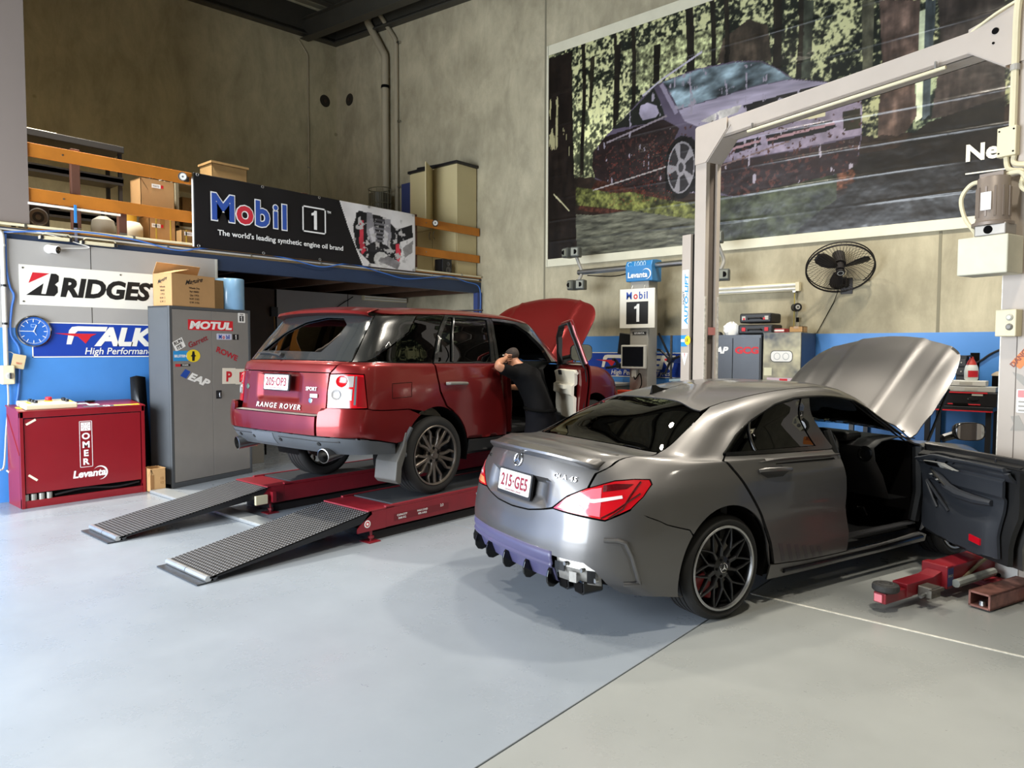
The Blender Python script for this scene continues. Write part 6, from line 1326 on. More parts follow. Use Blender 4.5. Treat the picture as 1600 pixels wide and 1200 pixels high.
# vertical logo panel, wording
def frame2(parent,cx,cz,w,h,th,m):
    for a,b,c,d in ((-w/2,w/2,h/2-th,h/2),(-w/2,w/2,-h/2,-h/2+th),(-w/2,-w/2+th,-h/2,h/2),(w/2-th,w/2,-h/2,h/2)): flat('print_frame',[(cx+a,cz+c),(cx+b,cz+c),(cx+b,cz+d),(cx+a,cz+d)],m,parent,o,EX,EZ,.001)
frame2(dr,0.0,.61,.125,.50,.005,M_txtw)
flat('logo_square',[(-.047,.755),(.047,.755),(.047,.845),(-.047,.845)],M_txtw,dr,o,EX,EZ,.001)
for a in range(8): 
    g=a*PI/4+.39; flat('logo_ray',[(math.cos(g-.06)*.012,.80+math.sin(g-.06)*.012),(math.cos(g-.06)*.045,.80+math.sin(g-.06)*.040),(math.cos(g+.06)*.045,.80+math.sin(g+.06)*.040),(math.cos(g+.06)*.012,.80+math.sin(g+.06)*.012)],M_red,dr,o,EX,EZ,.002)
for k,c in enumerate('OMER'): text(c,.068,M_txtw,dr,(.001,0,.665-.092*k),EX,EZ,'logo_letter',.001,.035,sx=1.05)
text('Levanta',.078,M_txtw,dr,(.001,.03,.255),EX,EZ,'logo_lettering',.001,.035,shear=.15,sx=.98)
def crescent(parent,cy,cz,R,m,O,ex=EX,ez=EZ,th=.001,a0=-100,a1=150,nm='logo_swoosh'):
    out=[];inn=[]
    for i in range(29):
        a=math.radians(a0+(a1-a0)*i/28); f=math.sin(PI*i/28); out.append((cy+R*math.cos(a),cz+R*math.sin(a))); inn.append((cy+R*(1-.22*f)*math.cos(a)-R*.02,cz+R*(1-.22*f)*math.sin(a)))
    mb=MB(); ez_=ex.cross(ez); n=len(out); O=Vector(O)
    A=[O+ex*p[0]+ez*p[1]+ez_*th for p in out]; B=[O+ex*p[0]+ez*p[1]+ez_*th for p in inn]
    return mb.add(A+B,[(i,i+1,n+i+1,n+i) for i in range(n-1)]).obj(nm,m,parent,recalc=False)
crescent(dr,.135,.285,.075,M_txtw,(.001,0,0))
for (y,z,r) in ((-.505,.885,.5),(-.50,.31,-.7)): flat('tape_strip',rrect(.10,.022,.002),mat('tape_cream','#e3d6c0',.6),dr,(.001,y,z),Vector((0,math.cos(r),math.sin(r))),Vector((0,-math.sin(r),math.cos(r))),.001)
sl=math.atan2(.045,.452)
def ontop(y,x): return Vector((x,y,1.001-(x)*.0996+.0015))
cs=bpy.data.objects.new('console',None); COL.objects.link(cs); cs.parent=t; cs.location=ontop(-.28,-.20); cs.rotation_euler=(0,.0996,0)
MB().b2((-.15,-.26,0),(.17,.22,.055)).obj('console_box',M_cream,cs,bevel=.012)
MB().lathe([(.038,.055),(.038,.065),(0,.065)],c=(-.02,0,0),n=20).obj('stop_collar',mat('print_yellow','#f0d428',.5),cs); MB().lathe([(.03,.065),(.032,.09),(.026,.10),(0,.10)],c=(-.02,0,0),n=20).obj('stop_button',M_txtr,cs,smooth=True)
for x,y in ((-.06,-.16),(.0,-.15),(.06,-.14),(-.06,.15),(.0,.14),(.06,.15)): MB().lathe([(.02,.055),(.018,.08),(0,.082)],c=(x,y,0),n=14).obj('console_button',M_black,cs)
for y in (-.20,.19): flat('console_label',rrect(.12,.03,.003),mat('print_yellow','#f0d428',.5),cs,(.04,y,.0555),Vector((1,0,0)),Vector((0,1,0)),.001)
flat('console_note',rrect(.09,.12,.004),M_txtw,cs,(.09,0,.0555),Vector((1,0,0)),Vector((0,1,0)),.001)
for nm,y,x,w,h,m in (('warning_label',-.53,-.2,.10,.10,mat('print_yellow','#f0d428',.5)),('grey_label',-.5,-.12,.06,.1,mat('label_grey','#55565a',.5)),('paper_note',.05,-.28,.14,.09,M_txtw),('paper_note',.14,-.18,.11,.09,M_txtw),('grey_sticker',.30,-.05,.34,.085,mat('label_grey','#55565a',.5)),('yellow_sticker',.44,-.05,.26,.055,mat('print_yellow','#f0d428',.5)),('grey_sticker',.06,-.07,.12,.08,mat('label_grey','#55565a',.5))):
    flat(nm,rrect(w,h,.003),m,t,ontop(y,x),EX,Vector((-1,0,.0996)).normalized(),.001 if 'yellow' not in nm else .002)
MB().lathe([(.024,.003),(.028,.004),(.034,.004),(.036,.003)],c=ontop(.23,-.05),ax=(.0996,0,1),n=24).obj('sticker_ring',M_txtw,t)
MB().lathe([(0,.045),(.012,.045),(.014,.0)],c=ontop(-.53,-.24),n=12).obj('selector_knob',M_black,t); box('small_lever',M_black,t,ontop(.17,-.36)+Vector((0,0,.01)),(.06,.09,.015))
# grey steel cabinet
cd=Vector((-.27,.963,0)).normalized(); cn=Vector((cd.y,-cd.x,0)); a=math.atan2(cn.y,cn.x)
t=thing('steel_cabinet','tall grey two-door steel cabinet covered in stickers','cabinet',(-8.406,3.644,0),a)   # local +x towards the room, +y along the front
CW,CH,CD=1.235,2.14,.36
M_cab=mat('cabinet_grey','#83807c',.5,var=.05,vscale=2,bump=.02,bscale=200); M_cabd=mat('cabinet_dark','#4a4d50',.5,var=.06)
MB().b2((-CD,0,.05),(-.03,.02,CH)).b2((-CD,CW-.02,.05),(-.03,CW,CH)).b2((-CD,0,CH-.02),(-.03,CW,CH)).b2((-CD,0,.05),(-CD+.02,CW,CH)).obj('carcass',M_cabd,t)
for lo,hi in (((-.03,0,0),(0,.035,CH)),((-.03,CW-.035,0),(0,CW,CH)),((-.03,.035,CH-.035),(0,CW-.035,CH)),((-.03,.035,0),(0,CW-.035,.06))): MB().b2(lo,hi).obj('front_frame',M_cabd,t,bevel=.003)
MB().b2((-CD+.03,.03,.1),(-.035,CW-.03,CH-.03)).obj('cabinet_inside',M_dark,t)
dl=MB().b2((-.022,.038,.064),(-.002,CW/2-.012,CH-.038)).obj('door',M_cab,t,bevel=.003); drr=MB().b2((-.022,CW/2-.008,.064),(-.002,CW-.038,CH-.038)).obj('door',M_cab,t,bevel=.003)
h=flat('handle_plate',rrect(.085,.10,.006),M_black,drr,(-.002,.70,1.07),EX,EZ,.004); box('handle',M_chrome,h,(.012,.705,1.065),(.02,.022,.06))
def st(nm,pts,m,par,y,z,rot=0,lift=0): return flat(nm,pts,m,par,(-.0015+lift,y,z),Vector((0,math.cos(rot),math.sin(rot))),Vector((0,-math.sin(rot),math.cos(rot))),.001)
def stt(s,size,m,par,y,z,rot=0,lift=.0015,**k): return text(s,size,m,par,(-.0015+lift,y,z),Vector((0,math.cos(rot),math.sin(rot))),Vector((0,-math.sin(rot),math.cos(rot))),'sticker_lettering',.0008,**k)
st('sticker_red',[(-.342,-.062),(.342,-.062),(.342,.062),(-.342,.062)],mat('print_bright_red','#d3202c',.4),t,.60,1.928); stt('MOTUL',.088,M_txtw,t,.60,1.885,bold=.05,shear=.18,sx=1.55)
st('sticker_white',rrect(.12,.125,.01),M_txtw,drr,1.088,2.04); st('sticker_black',[(-.035,-.05),(.035,-.05),(.035,.02),(-.035,.02)],M_txtb,drr,1.088,2.045,lift=.001); one(.062,M_txtw,drr,(.0005,1.083,2.028),EX,EZ,'sticker_numeral',.0008); stt('Mobil',.018,M_txtb,drr,1.088,2.075,lift=.002)
for s,y,m in (('M',.735,M_txtbl),('o',.79,M_txtr),('bil',.855,M_txtbl)): stt(s,.055,m,drr,y,1.765,bold=.02,sx=.9,lift=.002)
st('sticker_white',rrect(.24,.075,.01),mat('sticker_pale','#c9cbe0',.5),drr,.80,1.792); st('sticker_black',rrect(.10,.07,.005),M_txtb,drr,.985,1.79); one(.058,M_txtw,drr,(.0005,.985,1.79),EX,EZ,'sticker_numeral',.0008)
st('sticker_white',rrect(.15,.12,.005),M_txtw,dl,.125,1.69,.45); stt('RUN',.042,M_txtb,dl,.12,1.70,.45,bold=.03); stt('ITE',.042,M_txtb,dl,.14,1.645,.45,bold=.03)
stt('Garrett',.07,mat('print_dark_red','#8e2530',.5),dl,.41,1.70,.36,bold=.015,sx=1.0)
stt('ROWE',.07,mat('print_dark_red2','#b02030',.5),drr,.83,1.545,-.36,bold=.03,sx=1.25)
st('sticker_blue',[(-.10,-.06),(.11,-.06),(.11,.06),(-.10,.06)],mat('print_sky_blue','#2d93d6',.5),dl,.145,1.555); stt('BILSTEIN',.03,M_txtw,dl,.145,1.54,bold=.03,sx=1.1); st('sticker_yellow',ell(.10,.075,28),mat('print_yellow','#f0d428',.5),dl,.325,1.555,lift=.001); st('sticker_damper',[(-.02,-.06),(.015,-.06),(.02,-.01),(.04,0),(.02,.012),(.015,.055),(-.012,.055),(-.02,.012),(-.04,0),(-.018,-.012)],M_txtb,dl,.325,1.555,lift=.003)
st('sticker_red',[(-.10,-.016),(-.03,-.016),(-.03,.016),(-.10,.016)],M_txtr,dl,.17,1.445); st('sticker_black',[(-.03,-.014),(.11,-.014),(.11,.014),(-.03,.014)],M_txtb,dl,.17,1.445); stt('POWER',.018,M_txtw,dl,.21,1.437)
st('sticker_blue',[(-.055,-.05),(.035,-.05),(.06,.05),(-.02,.05)],M_txtbl,dl,.205,1.345,-.42); stt('EAP',.09,M_txtw,dl,.39,1.225,-.36,bold=.05,shear=.3,sx=1.45)
for y,z in ((.865,1.295),(1.08,1.28)): 
    st('plate_white',[(-.107,-.10),(.107,-.10),(.107,.10),(-.107,.10)],mat('sticker_cream','#e6dfd0',.5),drr,y,z,-.03); stt('P',.125,M_txtr,drr,y,z-.065,-.03,bold=.04,sx=1.05)
# on top of the cabinet
def lb(y,x,z=CH): return Vector((-8.406,3.644,0))+cn*x+cd*y+Vector((0,0,z))
def carton(name,label,loc,rz,w,d,h,m,group=None,flaps=(),tape=True,cat='box',lean=0):
    """w along local y, d along local x (towards the room)"""
    t=thing(name,label,cat,loc,rz,group)
    MB().b2((-d/2,-w/2,0),(d/2,-w/2+.006,h)).b2((-d/2,w/2-.006,0),(d/2,w/2,h)).b2((-d/2,-w/2,0),(-d/2+.006,w/2,h)).b2((d/2-.006,-w/2,0),(d/2,w/2,h)).b2((-d/2,-w/2,0),(d/2,w/2,.006)).obj('walls',m,t)
    if not flaps: MB().b2((-d/2,-w/2,h-.005),(d/2,w/2,h)).obj('lid',m,t)
    for (side,ang) in flaps:
        a=ang; L=d*.48 if side in 'fb' else w*.4
        if side=='f': pts=[(d/2,-w/2,h),(d/2,w/2,h),(d/2-L*math.cos(a),w/2,h+L*math.sin(a)),(d/2-L*math.cos(a),-w/2,h+L*math.sin(a))]
        elif side=='b': pts=[(-d/2,-w/2,h),(-d/2,w/2,h),(-d/2+L*math.cos(a),w/2,h+L*math.sin(a)),(-d/2+L*math.cos(a),-w/2,h+L*math.sin(a))]
        elif side=='l': pts=[(-d/2,-w/2,h),(d/2,-w/2,h),(d/2,-w/2+L*math.cos(a),h+L*math.sin(a)),(-d/2,-w/2+L*math.cos(a),h+L*math.sin(a))]
        else: pts=[(-d/2,w/2,h),(d/2,w/2,h),(d/2,w/2-L*math.cos(a),h+L*math.sin(a)),(-d/2,w/2-L*math.cos(a),h+L*math.sin(a))]
        MB().add(pts,[(0,1,2,3)]).obj('flap',m,t,solid=.006)
    if tape: MB().b2((d/2,-.03,h*.62),(d/2+.001,.03,h)).obj('tape',M_tape,t)
    return t
t=carton('cardboard_box','large printed cardboard box with open flaps on top of the grey cabinet',lb(.36,-.165),a,.62,.32,.38,M_card,flaps=(('b',1.1),('l',.25)),tape=False)
for dy,par in ((0,None),):
    o=Vector((.161,.0,0))
    text('Maguire',.055,M_txtb,t,o+Vector((0,0,.285)),Vector((0,.97,.22)),EZ,'box_lettering',.0008,.02,shear=.35,sx=1.05)
    for k,s in enumerate(('Wheels One','Part 98403','Qty 1 PCS','N.W. 2 KG','G.W. 3 KG')): text(s,.022,M_txtb,t,o+Vector((0,0,.215-.043*k)),EX,EZ,'box_lettering',.0008,.01)
    o=Vector((.0,-.311,0)); ex=Vector((1,0,0))
    text('Maguire',.045,M_txtb,t,o+Vector((0,0,.285)),Vector((.95,0,.3)),EZ,'box_lettering',.0008,.02,shear=.35,sx=.8)
    for k,s in enumerate(('Wheels','98403','1 PCS','N.W. 2','G.W. 3')): text(s,.022,M_txtb,t,o+Vector((0,0,.215-.043*k)),ex,EZ,'box_lettering',.0008,.01)
t=carton('cardboard_box','brown cardboard box with white label between printed box and blue roll',lb(.775,-.20),a,.18,.26,.36,M_card2,tape=False); flat('label',rrect(.07,.11,.004),M_white,t,(.131,-.10,.16),EX,EZ,.001)
t=thing('plastic_film_roll','upright roll of pale blue plastic film on top of the grey cabinet','roll',lb(1.05,-.16))
MB().lathe([(.03,0),(.17,0),(.178,.01),(.178,.39),(.17,.40),(.03,.40)],n=40).obj('film',mat('film_blue','#86afd0',.22,coat=.5,var=.04),t,smooth=True); MB().lathe([(.03,-.0),(.03,.405),(.024,.405),(.024,0)],n=20).obj('core',M_card,t)
t=thing('paper_sheet','crumpled sheet hanging off the right end of the grey cabinet','paper',lb(1.235,-.18))
MB().grid([[(.1,-.06,.004),(.0,-.05,.006),(-.1,-.06,.004)],[(.1,.02,.01),(0,.03,.02),(-.1,.02,.012)],[(.08,.075,-.05),(.0,.08,-.03),(-.08,.075,-.06)],[(.06,.11,-.13),(.0,.115,-.10),(-.05,.11,-.12)]]).obj('sheet',mat('paper_grey','#b9b2a0',.7,bump=.3,bscale=20),t,solid=.003,smooth=True)
# between the cabinets
t=carton('cardboard_box','small opened cardboard box on the floor between red and grey cabinets',(-8.47,3.465,0),0,.165,.22,.27,M_card,flaps=(('f',-1.0),('l',-1.2)),tape=False)
flat('print_panel',[(-.02,.04),(.02,.04),(.02,.20),(-.02,.20)],mat('print_brown','#8a6238',.7),t,(.111,-.07,0),EX,EZ,.001); 
for k in range(2): text('12',.03,mat('print_brown','#8a6238',.7),t,(.112,.04+.0*k,.14-.05*k),EX,EZ,'box_lettering',.001)
tag(MB().grid([[(-8.93,3.40,1.3),(-8.9,3.46,1.32),(-8.9,3.56,1.3)],[(-8.90,3.40,.9),(-8.84,3.47,.9),(-8.88,3.57,.9)],[(-8.90,3.42,.5),(-8.80,3.48,.5),(-8.86,3.58,.5)],[(-8.92,3.44,.02),(-8.78,3.5,.02),(-8.86,3.6,.02)]]).obj('black_sheet',mat('black_sheet','#141415',.35,bump=.3,bscale=14),smooth=True,solid=.01),'black plastic sheet hanging behind the gap between the cabinets','sheet')
tag(MB().b2((-8.36,3.36,0),(-5.2,3.55,.035)).obj('cable_cover',mat('cover_plate','#a2a6a8',.4,metal=.4,var=.08),bevel=.012),'flat grey cable cover on the floor leading to the platform lift','cover')
# ------------------------------------------------------------------ printed banner and forest poster (flat print)
def vnoise(x,y,sc,oct=4,seed=0):
    r=np.random.RandomState(seed); T=r.rand(64,64); out=np.zeros_like(x); amp=1; tot=0
    for o in range(oct):
        u=x*sc*2**o+o*7.3; v=y*sc*2**o+o*3.1; i=np.floor(u).astype(int); j=np.floor(v).astype(int); f=u-i; g=v-j; f=f*f*(3-2*f); g=g*g*(3-2*g)
        a=T[i%64,j%64]; b=T[(i+1)%64,j%64]; c=T[i%64,(j+1)%64]; d=T[(i+1)%64,(j+1)%64]
        out+=amp*((a*(1-f)+b*f)*(1-g)+(c*(1-f)+d*f)*g); tot+=amp; amp*=.55
    return out/tot
def inpoly(x,y,poly):
    c=np.zeros(x.shape,bool); n=len(poly)
    for i in range(n):
        x1,y1=poly[i]; x2,y2=poly[i-1]
        if y1==y2: continue
        c^=((y1>y)!=(y2>y))&(x<(x2-x1)*(y-y1)/(y2-y1)+x1)
    return c
class Print:
    """a sheet of cloth or vinyl: grid mesh with a printed colour layer"""
    def __init__(s,w,h,nx,ny):
        s.nx,s.ny=nx,ny; s.x,s.y=np.meshgrid(np.linspace(0,w,nx),np.linspace(0,h,ny)); s.c=np.zeros(s.x.shape+(3,))
    def put(s,mask,col,tex=None):
        col=np.array([int(col[i:i+2],16)/255 for i in (1,3,5)]); v=np.broadcast_to(col,s.c.shape).copy()
        if tex is not None: v=v*tex[...,None]
        s.c[mask]=np.clip(v,0,1)[mask]
    def poly(s,p,col,tex=None): s.put(inpoly(s.x,s.y,p),col,tex)
    def build(s,name,m,parent,o,ex,ey,disp=None):
        o,ex,ey=Vector(o),Vector(ex),Vector(ey); ez=ex.cross(ey); d=disp if disp is not None else np.zeros_like(s.x)
        E=np.array([ex,ey,ez]); P=np.array(o)+np.stack([s.x,s.y,d],-1).reshape(-1,3)@E
        k=np.arange(s.nx*s.ny).reshape(s.ny,s.nx); q=np.stack([k[:-1,:-1],k[:-1,1:],k[1:,1:],k[1:,:-1]],-1).reshape(-1,4)
        me=bpy.data.meshes.new(name); me.from_pydata(P.tolist(),[],q.tolist()); me.update()
        a=me.color_attributes.new('Col','FLOAT_COLOR','POINT'); c=s.c.reshape(-1,3); c=np.where(c<=.04045,c/12.92,((c+.055)/1.055)**2.4)
        a.data.foreach_set('color',np.concatenate([c,np.ones((len(c),1))],1).ravel()); 
        return link(name,me,m,parent,smooth=True,sharp=180)
PPOLY={"trunkL":[(-0.01,3.31),(0.46,3.31),(0.51,1.67),(0.6,-0.04),(-0.0,0.01)],"bodydark":[(0.88,1.38),(0.89,1.62),(1.13,1.82),(1.75,1.87),(2.15,1.88),(2.41,1.7),(2.29,1.49),(2.21,1.23),(2.2,0.81),(1.76,0.91),(1.3,1.04),(0.94,1.21)],"body":[(0.89,1.6),(1.12,1.82),(1.43,2.01),(1.79,2.28),(2.1,2.43),(2.68,2.48),(3.25,2.44),(3.61,2.35),(3.82,2.2),(4.04,2.01),(4.44,1.88),(4.81,1.69),(4.88,1.48),(4.88,1.1),(4.84,0.79),(4.71,0.71),(4.15,0.66),(3.28,0.59),(2.73,0.72),(2.2,0.81),(1.76,0.91),(0.94,1.19)],"sidewin":[(1.24,1.91),(1.48,2.04),(1.78,2.24),(1.98,2.37),(2.09,2.15),(2.18,1.89),(1.75,1.88)],"screen":[(2.13,2.42),(2.7,2.46),(3.25,2.42),(3.59,2.34),(3.8,2.2),(4.0,2.02),(3.53,2.04),(2.98,2.01),(2.39,1.98),(2.28,2.19)],"hood":[(2.39,1.96),(2.98,2.0),(3.53,2.03),(4.0,2.01),(4.44,1.87),(4.52,1.82),(4.04,1.79),(3.53,1.69),(2.99,1.63),(2.74,1.64),(2.49,1.78)],"fascia":[(2.74,1.62),(2.99,1.61),(3.53,1.67),(4.52,1.72),(4.86,1.66),(4.88,1.37),(4.88,1.14),(4.14,1.1),(3.28,1.1),(3.04,1.09),(2.8,1.18)],"lampL":[(2.74,1.73),(3.03,1.82),(3.35,1.83),(3.28,1.74),(2.89,1.68)],"lampR":[(4.54,1.73),(4.78,1.73),(4.84,1.61),(4.6,1.62)],"grille1":[(3.2,1.32),(3.58,1.35),(3.63,1.24),(3.26,1.19)],"grille2":[(3.68,1.35),(4.53,1.38),(4.58,1.29),(4.45,1.25),(3.72,1.22)],"grille0":[(3.35,1.82),(4.44,1.86),(4.56,1.7),(3.45,1.67)],"vent":[(4.65,1.46),(4.86,1.46),(4.87,1.22),(4.67,1.22)],"lower":[(3.04,1.09),(4.14,1.08),(4.87,1.12),(4.84,0.79),(4.7,0.71),(4.15,0.66),(3.28,0.59),(3.0,0.7)],"arch":[(2.2,0.81),(2.21,1.28),(2.37,1.54),(2.6,1.54),(2.75,1.35),(2.78,1.09),(2.71,0.74)],"plate":[(3.8,1.59),(4.43,1.6),(4.45,1.45),(3.82,1.46)],"mirror":[(1.73,2.05),(1.75,2.16),(1.88,2.18),(2.03,2.1),(2.07,1.99),(2.01,1.93),(1.8,1.93)],"moss":[(0.57,1.12),(0.88,1.04),(1.31,0.92),(1.65,0.89),(1.88,0.8),(2.2,0.7),(2.66,0.58),(3.01,0.52),(3.73,0.44),(4.15,0.44),(4.78,0.21),(4.56,0.16),(2.82,0.32),(1.66,0.6),(0.57,0.83)],"log":[(0.57,0.68),(2.67,0.34),(2.72,0.09),(0.64,0.16)],"shade":[(4.85,0.52),(5.06,0.72),(5.4,1.0),(5.6,1.14),(6.33,1.27),(6.37,-0.05),(4.08,0.01),(4.4,0.26)],"tree2":[(5.04,2.7),(5.48,2.56),(5.48,2.12),(5.45,1.62),(5.48,1.24),(5.4,1.11),(5.06,0.79),(5.06,1.25),(5.09,1.93)],"tree3":[(5.66,2.51),(6.3,2.44),(6.34,1.17),(5.63,1.17),(5.71,1.92)],"tree1":[(4.84,2.76),(4.98,2.72),(4.98,1.65),(4.88,1.6)],"tree4":[(3.06,2.79),(3.42,2.95),(3.68,2.79),(3.74,2.32),(3.25,2.44),(2.97,2.47)],"tree5":[(1.28,3.17),(1.4,3.18),(1.37,2.05),(1.27,1.98)],"tree6":[(1.97,3.0),(2.08,2.99),(2.07,2.47),(1.96,2.43)],"tree7":[(0.83,3.11),(0.92,3.13),(0.87,2.36),(0.81,2.32)],"tree8":[(4.14,2.98),(4.27,2.94),(4.25,1.97),(4.14,2.0)],"tree9":[(5.53,2.55),(5.64,2.51),(5.61,1.22),(5.53,1.16)],"bright":[(5.44,2.43),(5.54,2.43),(5.53,1.2),(5.47,1.17)],"foliage":[(1.4,3.06),(3.06,2.97),(3.02,2.5),(2.38,2.53),(1.74,2.4)],"soil":[(2.71,0.74),(3.28,0.61),(4.15,0.66),(4.84,0.74),(5.06,0.76),(4.85,0.52),(4.07,0.43),(2.81,0.53)]}
def build_poster():
    t=thing('forest_poster','huge vinyl poster of a muddy station wagon in a dark forest on the back wall','poster',(-7.46,YB-.012,3.16))
    PW,PH=7.1,3.36
    p=Print(PW,PH,620,290); x,y=p.x,p.y; P=PPOLY
    n1=vnoise(x,y,3.2,5,1); n2=vnoise(x,y,9,4,2); n3=vnoise(x*4,y*.7,3,4,3); n4=vnoise(x*7,y*.5,4,3,5)
    n9=vnoise(x,y,26,3,44); f=np.clip(.42+(n1-.5)*2.6+(n2-.5)*1.8+(n9-.5)*3.4,0,1)
    deep=np.array([.09,.11,.09]); lt=np.array([.80,.80,.60]); p.c[:]=deep+(lt-deep)*(f**1.4)[...,None]
    teal=np.clip((vnoise(x,y,.9,2,8)-.5)*4,0,1)*.5*(x>3.6); p.c[:]=p.c*(1-teal[...,None])+np.array([.34,.46,.42])*teal[...,None]*(.5+f[...,None])
    low=np.clip((1.9-y)/1.6,0,1)*.55; p.c*= (1-low[...,None])
    glow=np.exp(-((x-1.0)/.9)**2-((y-1.7)/.7)**2)*.30*(n4*1.6); p.c+=glow[...,None]*np.array([.9,.88,.62])
    bark=.45+1.1*n3*n2*1.6
    p.poly(P['foliage'],'#a9ad80',.3+1.1*np.clip((n9*.6+n2*.5-.36)*2.4,0,1))
    for k,c in (('tree5','#1d1a16'),('tree6','#17150f'),('tree7','#2a261c'),('tree8','#3c4136'),('tree4','#4a4036'),('tree1','#5b5a49'),('tree9','#4c565a'),('bright','#c6cfae'),('tree2','#5a4a42'),('tree3','#3f3733')): p.poly(P[k],c,bark if k!='bright' else .7+.6*n2)
    for xx,w in ((.70,.03),(1.30,.025),(1.62,.03),(2.55,.05),(2.9,.03),(3.1,.03),(3.8,.05),(4.1,.03)): p.put((abs(x-xx-.02*np.sin(y*3))<w*(1+.3*n1))&(y>1.3)&(y<3.4),'#221e18',bark)
    p.put(y<1.15+.12*np.sin(x*2)+.25*(n1-.5),'#2a211b',.5+1.0*n2)
    p.poly(P['soil'],'#64402f',.35+1.1*np.clip((n9*.6+n2*.5-.3)*1.8,0,1)); 
    p.put(inpoly(x,y,[(.6,.75),(1.0,1.2),(2.2,.75),(2.4,.55),(1.2,.6)]),'#4f2e24',.3+1.0*n9)
    p.poly(P['log'],'#6a6a5c',.35+1.3*vnoise(x*1.2,y*9,4,3,9)); p.poly(P['moss'],'#777a42',.25+1.2*np.clip((n9*.5+n2*.6-.3)*1.6,0,1))
    p.put((y<.62)&(x>.55)&(x<2.75)&~inpoly(x,y,P['moss']),'#5b5b4e',.25+1.4*vnoise(x*1.3,y*8,4,4,11))
    p.put(inpoly(x,y,[(2.8,.75),(3.6,.95),(4.3,.85),(4.4,.55),(3.2,.5)]),'#75704a',.3+1.2*n2); p.put((y<.75)&(x>2.75)&(x<4.6),'#33372a',.3+1.6*n2)
    p.put(inpoly(x,y,[(3.7,1.0),(4.0,1.12),(4.45,1.02),(4.4,.85),(3.8,.82)]),'#a08c62',.4+1.1*n2)
    p.poly(P['shade'],'#201d19',.7+.5*n2); p.put((x>4.55+.5*(n1-.5)+.25*y)&(y<.9),'#211d19',.7+.6*n2)
    # wagon in the picture
    sh=.72+.5*vnoise(x,y*2.4,1.6,3,13)
    p.poly(P['body'],'#5c5364',sh); p.poly(P['bodydark'],'#241b1b',.7+.7*n2); p.poly(P['hood'],'#a299ab',.7+.55*vnoise(x*.8+y,y*5,2.5,3,15)); p.poly(P['fascia'],'#8a7f90',.65+.6*n2)
    p.poly(P['lower'],'#2b2122',.7+.6*n2); p.poly(P['screen'],'#8fa3ac',.15+1.5*np.clip(vnoise(x+y*.8,y*2.2-x*.5,3.2,4,17)-.12,0,1)); p.poly(P['sidewin'],'#1f211d',.7+.7*n1)
    for k in ('grille0','grille1','grille2'): p.poly(P[k],'#131215')
    for k in ('grille1','grille2'):
        q=P[k]; a=[((q[0][0]+q[-1][0])/2,(q[0][1]+q[-1][1])/2),((q[1][0]+q[2][0])/2,(q[1][1]+q[2][1])/2)]; p.poly([(a[0][0],a[0][1]+.02),(a[1][0],a[1][1]+.02),(a[1][0],a[1][1]-.015),(a[0][0],a[0][1]-.015)],'#9a7a80')
    p.poly(P['vent'],'#262318',.6+1.2*n1); p.poly(P['lampL'],'#c9c3bd',.6+.7*n2); p.poly(P['lampR'],'#bdb7b2',.6+.7*n2)
    dirt=inpoly(x,y,P['body'])&(vnoise(x,y,22,3,41)+.25*n1>.79)&(y<1.7); p.put(dirt,'#4d302c',.6+.6*n1)
    p.poly(P['mirror'],'#a79eb0',.6+.7*n1); p.poly(P['arch'],'#110f10')
    wx,wy=2.44,1.13; rx,ry=.235,.40
    e=((x-wx)/rx)**2+((y-wy)/ry)**2; a=np.arctan2((y-wy)/ry,(x-wx)/rx)
    p.put(e<1.28,'#0f0e0e'); p.put(e<.86,'#8f8b8f',.8+.3*n1); p.put((e<.74)&(e>.10)&(abs(((a/(2*PI/5))%1)-.5)>.17),'#2c2a2c'); p.put(e<.03,'#3a383b')
    p.poly(P['plate'],'#c9c19c')
    for (x0,y0,x1,y1,w,c) in ((1.79,2.30,2.10,2.46,.014,'#b9b2c0'),(2.1,2.46,2.75,2.70,.014,'#b9b2c0'),(2.1,2.40,2.36,1.92,.03,'#8d8496'),(1.15,1.72,2.2,1.92,.014,'#8b8086'),(.9,1.02,2.2,1.18,.010,'#a09896'),(2.75,1.0,4.0,1.22,.010,'#6d5a58')):
        d=np.abs((x-x0)*(y1-y0)-(y-y0)*(x1-x0))/math.hypot(x1-x0,y1-y0); tt=((x-x0)*(x1-x0)+(y-y0)*(y1-y0))/((x1-x0)**2+(y1-y0)**2); p.put((d<w)&(tt>0)&(tt<1),c)
    p.put(inpoly(x,y,P['body'])&(n4*n2>.44),'#a9a0ad',.9*np.ones_like(x))
    p.put((np.random.RandomState(4).rand(*x.shape)>.975)&(x>1.2)&(x<2.3)&(y>.7)&(y<1.5),'#7c3226')
    p.poly(P['trunkL'],'#1d1714',.6+1.0*n3*n2*1.5); p.put(inpoly(x,y,P['trunkL'])&(n3*n4>.40)&(y>1.6)&(y<2.7),'#a9a27a')
    p.poly([(.08,1.10),(.2,1.0),(.42,.78),(.46,.72),(.34,.84),(.16,1.0)],'#c9c29a')
    # wrinkles and welded seams of the vinyl: real relief
    d=.010*(n1-.5)*np.clip(.5+vnoise(x,y,.5,2,21),0,1)+.004*(vnoise(x*.7,y*3,2.2,3,23)-.5)
    for k,s in enumerate((.28,.62,.98,1.36,1.75,2.2,2.7)): d+= .007*np.clip(vnoise(x,y,.7,2,50+k)*2.2-.55,.1,1)*np.exp(-((y-s-.012*np.sin(x*1.3+k)-.01*x*0)/.014)**2)
    d[:, :1]=0; d+=.006
    p.build('print',attr_mat('vinyl_print',.30,.5,.15),t,(0,0,0),(1,0,0),(0,0,1),d)
    for s in (.28,.98,1.75,2.7): pass
    ex=Vector((1,0,0)); 
    q=P['plate']; dirn=Vector((q[1][0]-q[0][0],0,q[1][1]-q[0][1])).normalized()
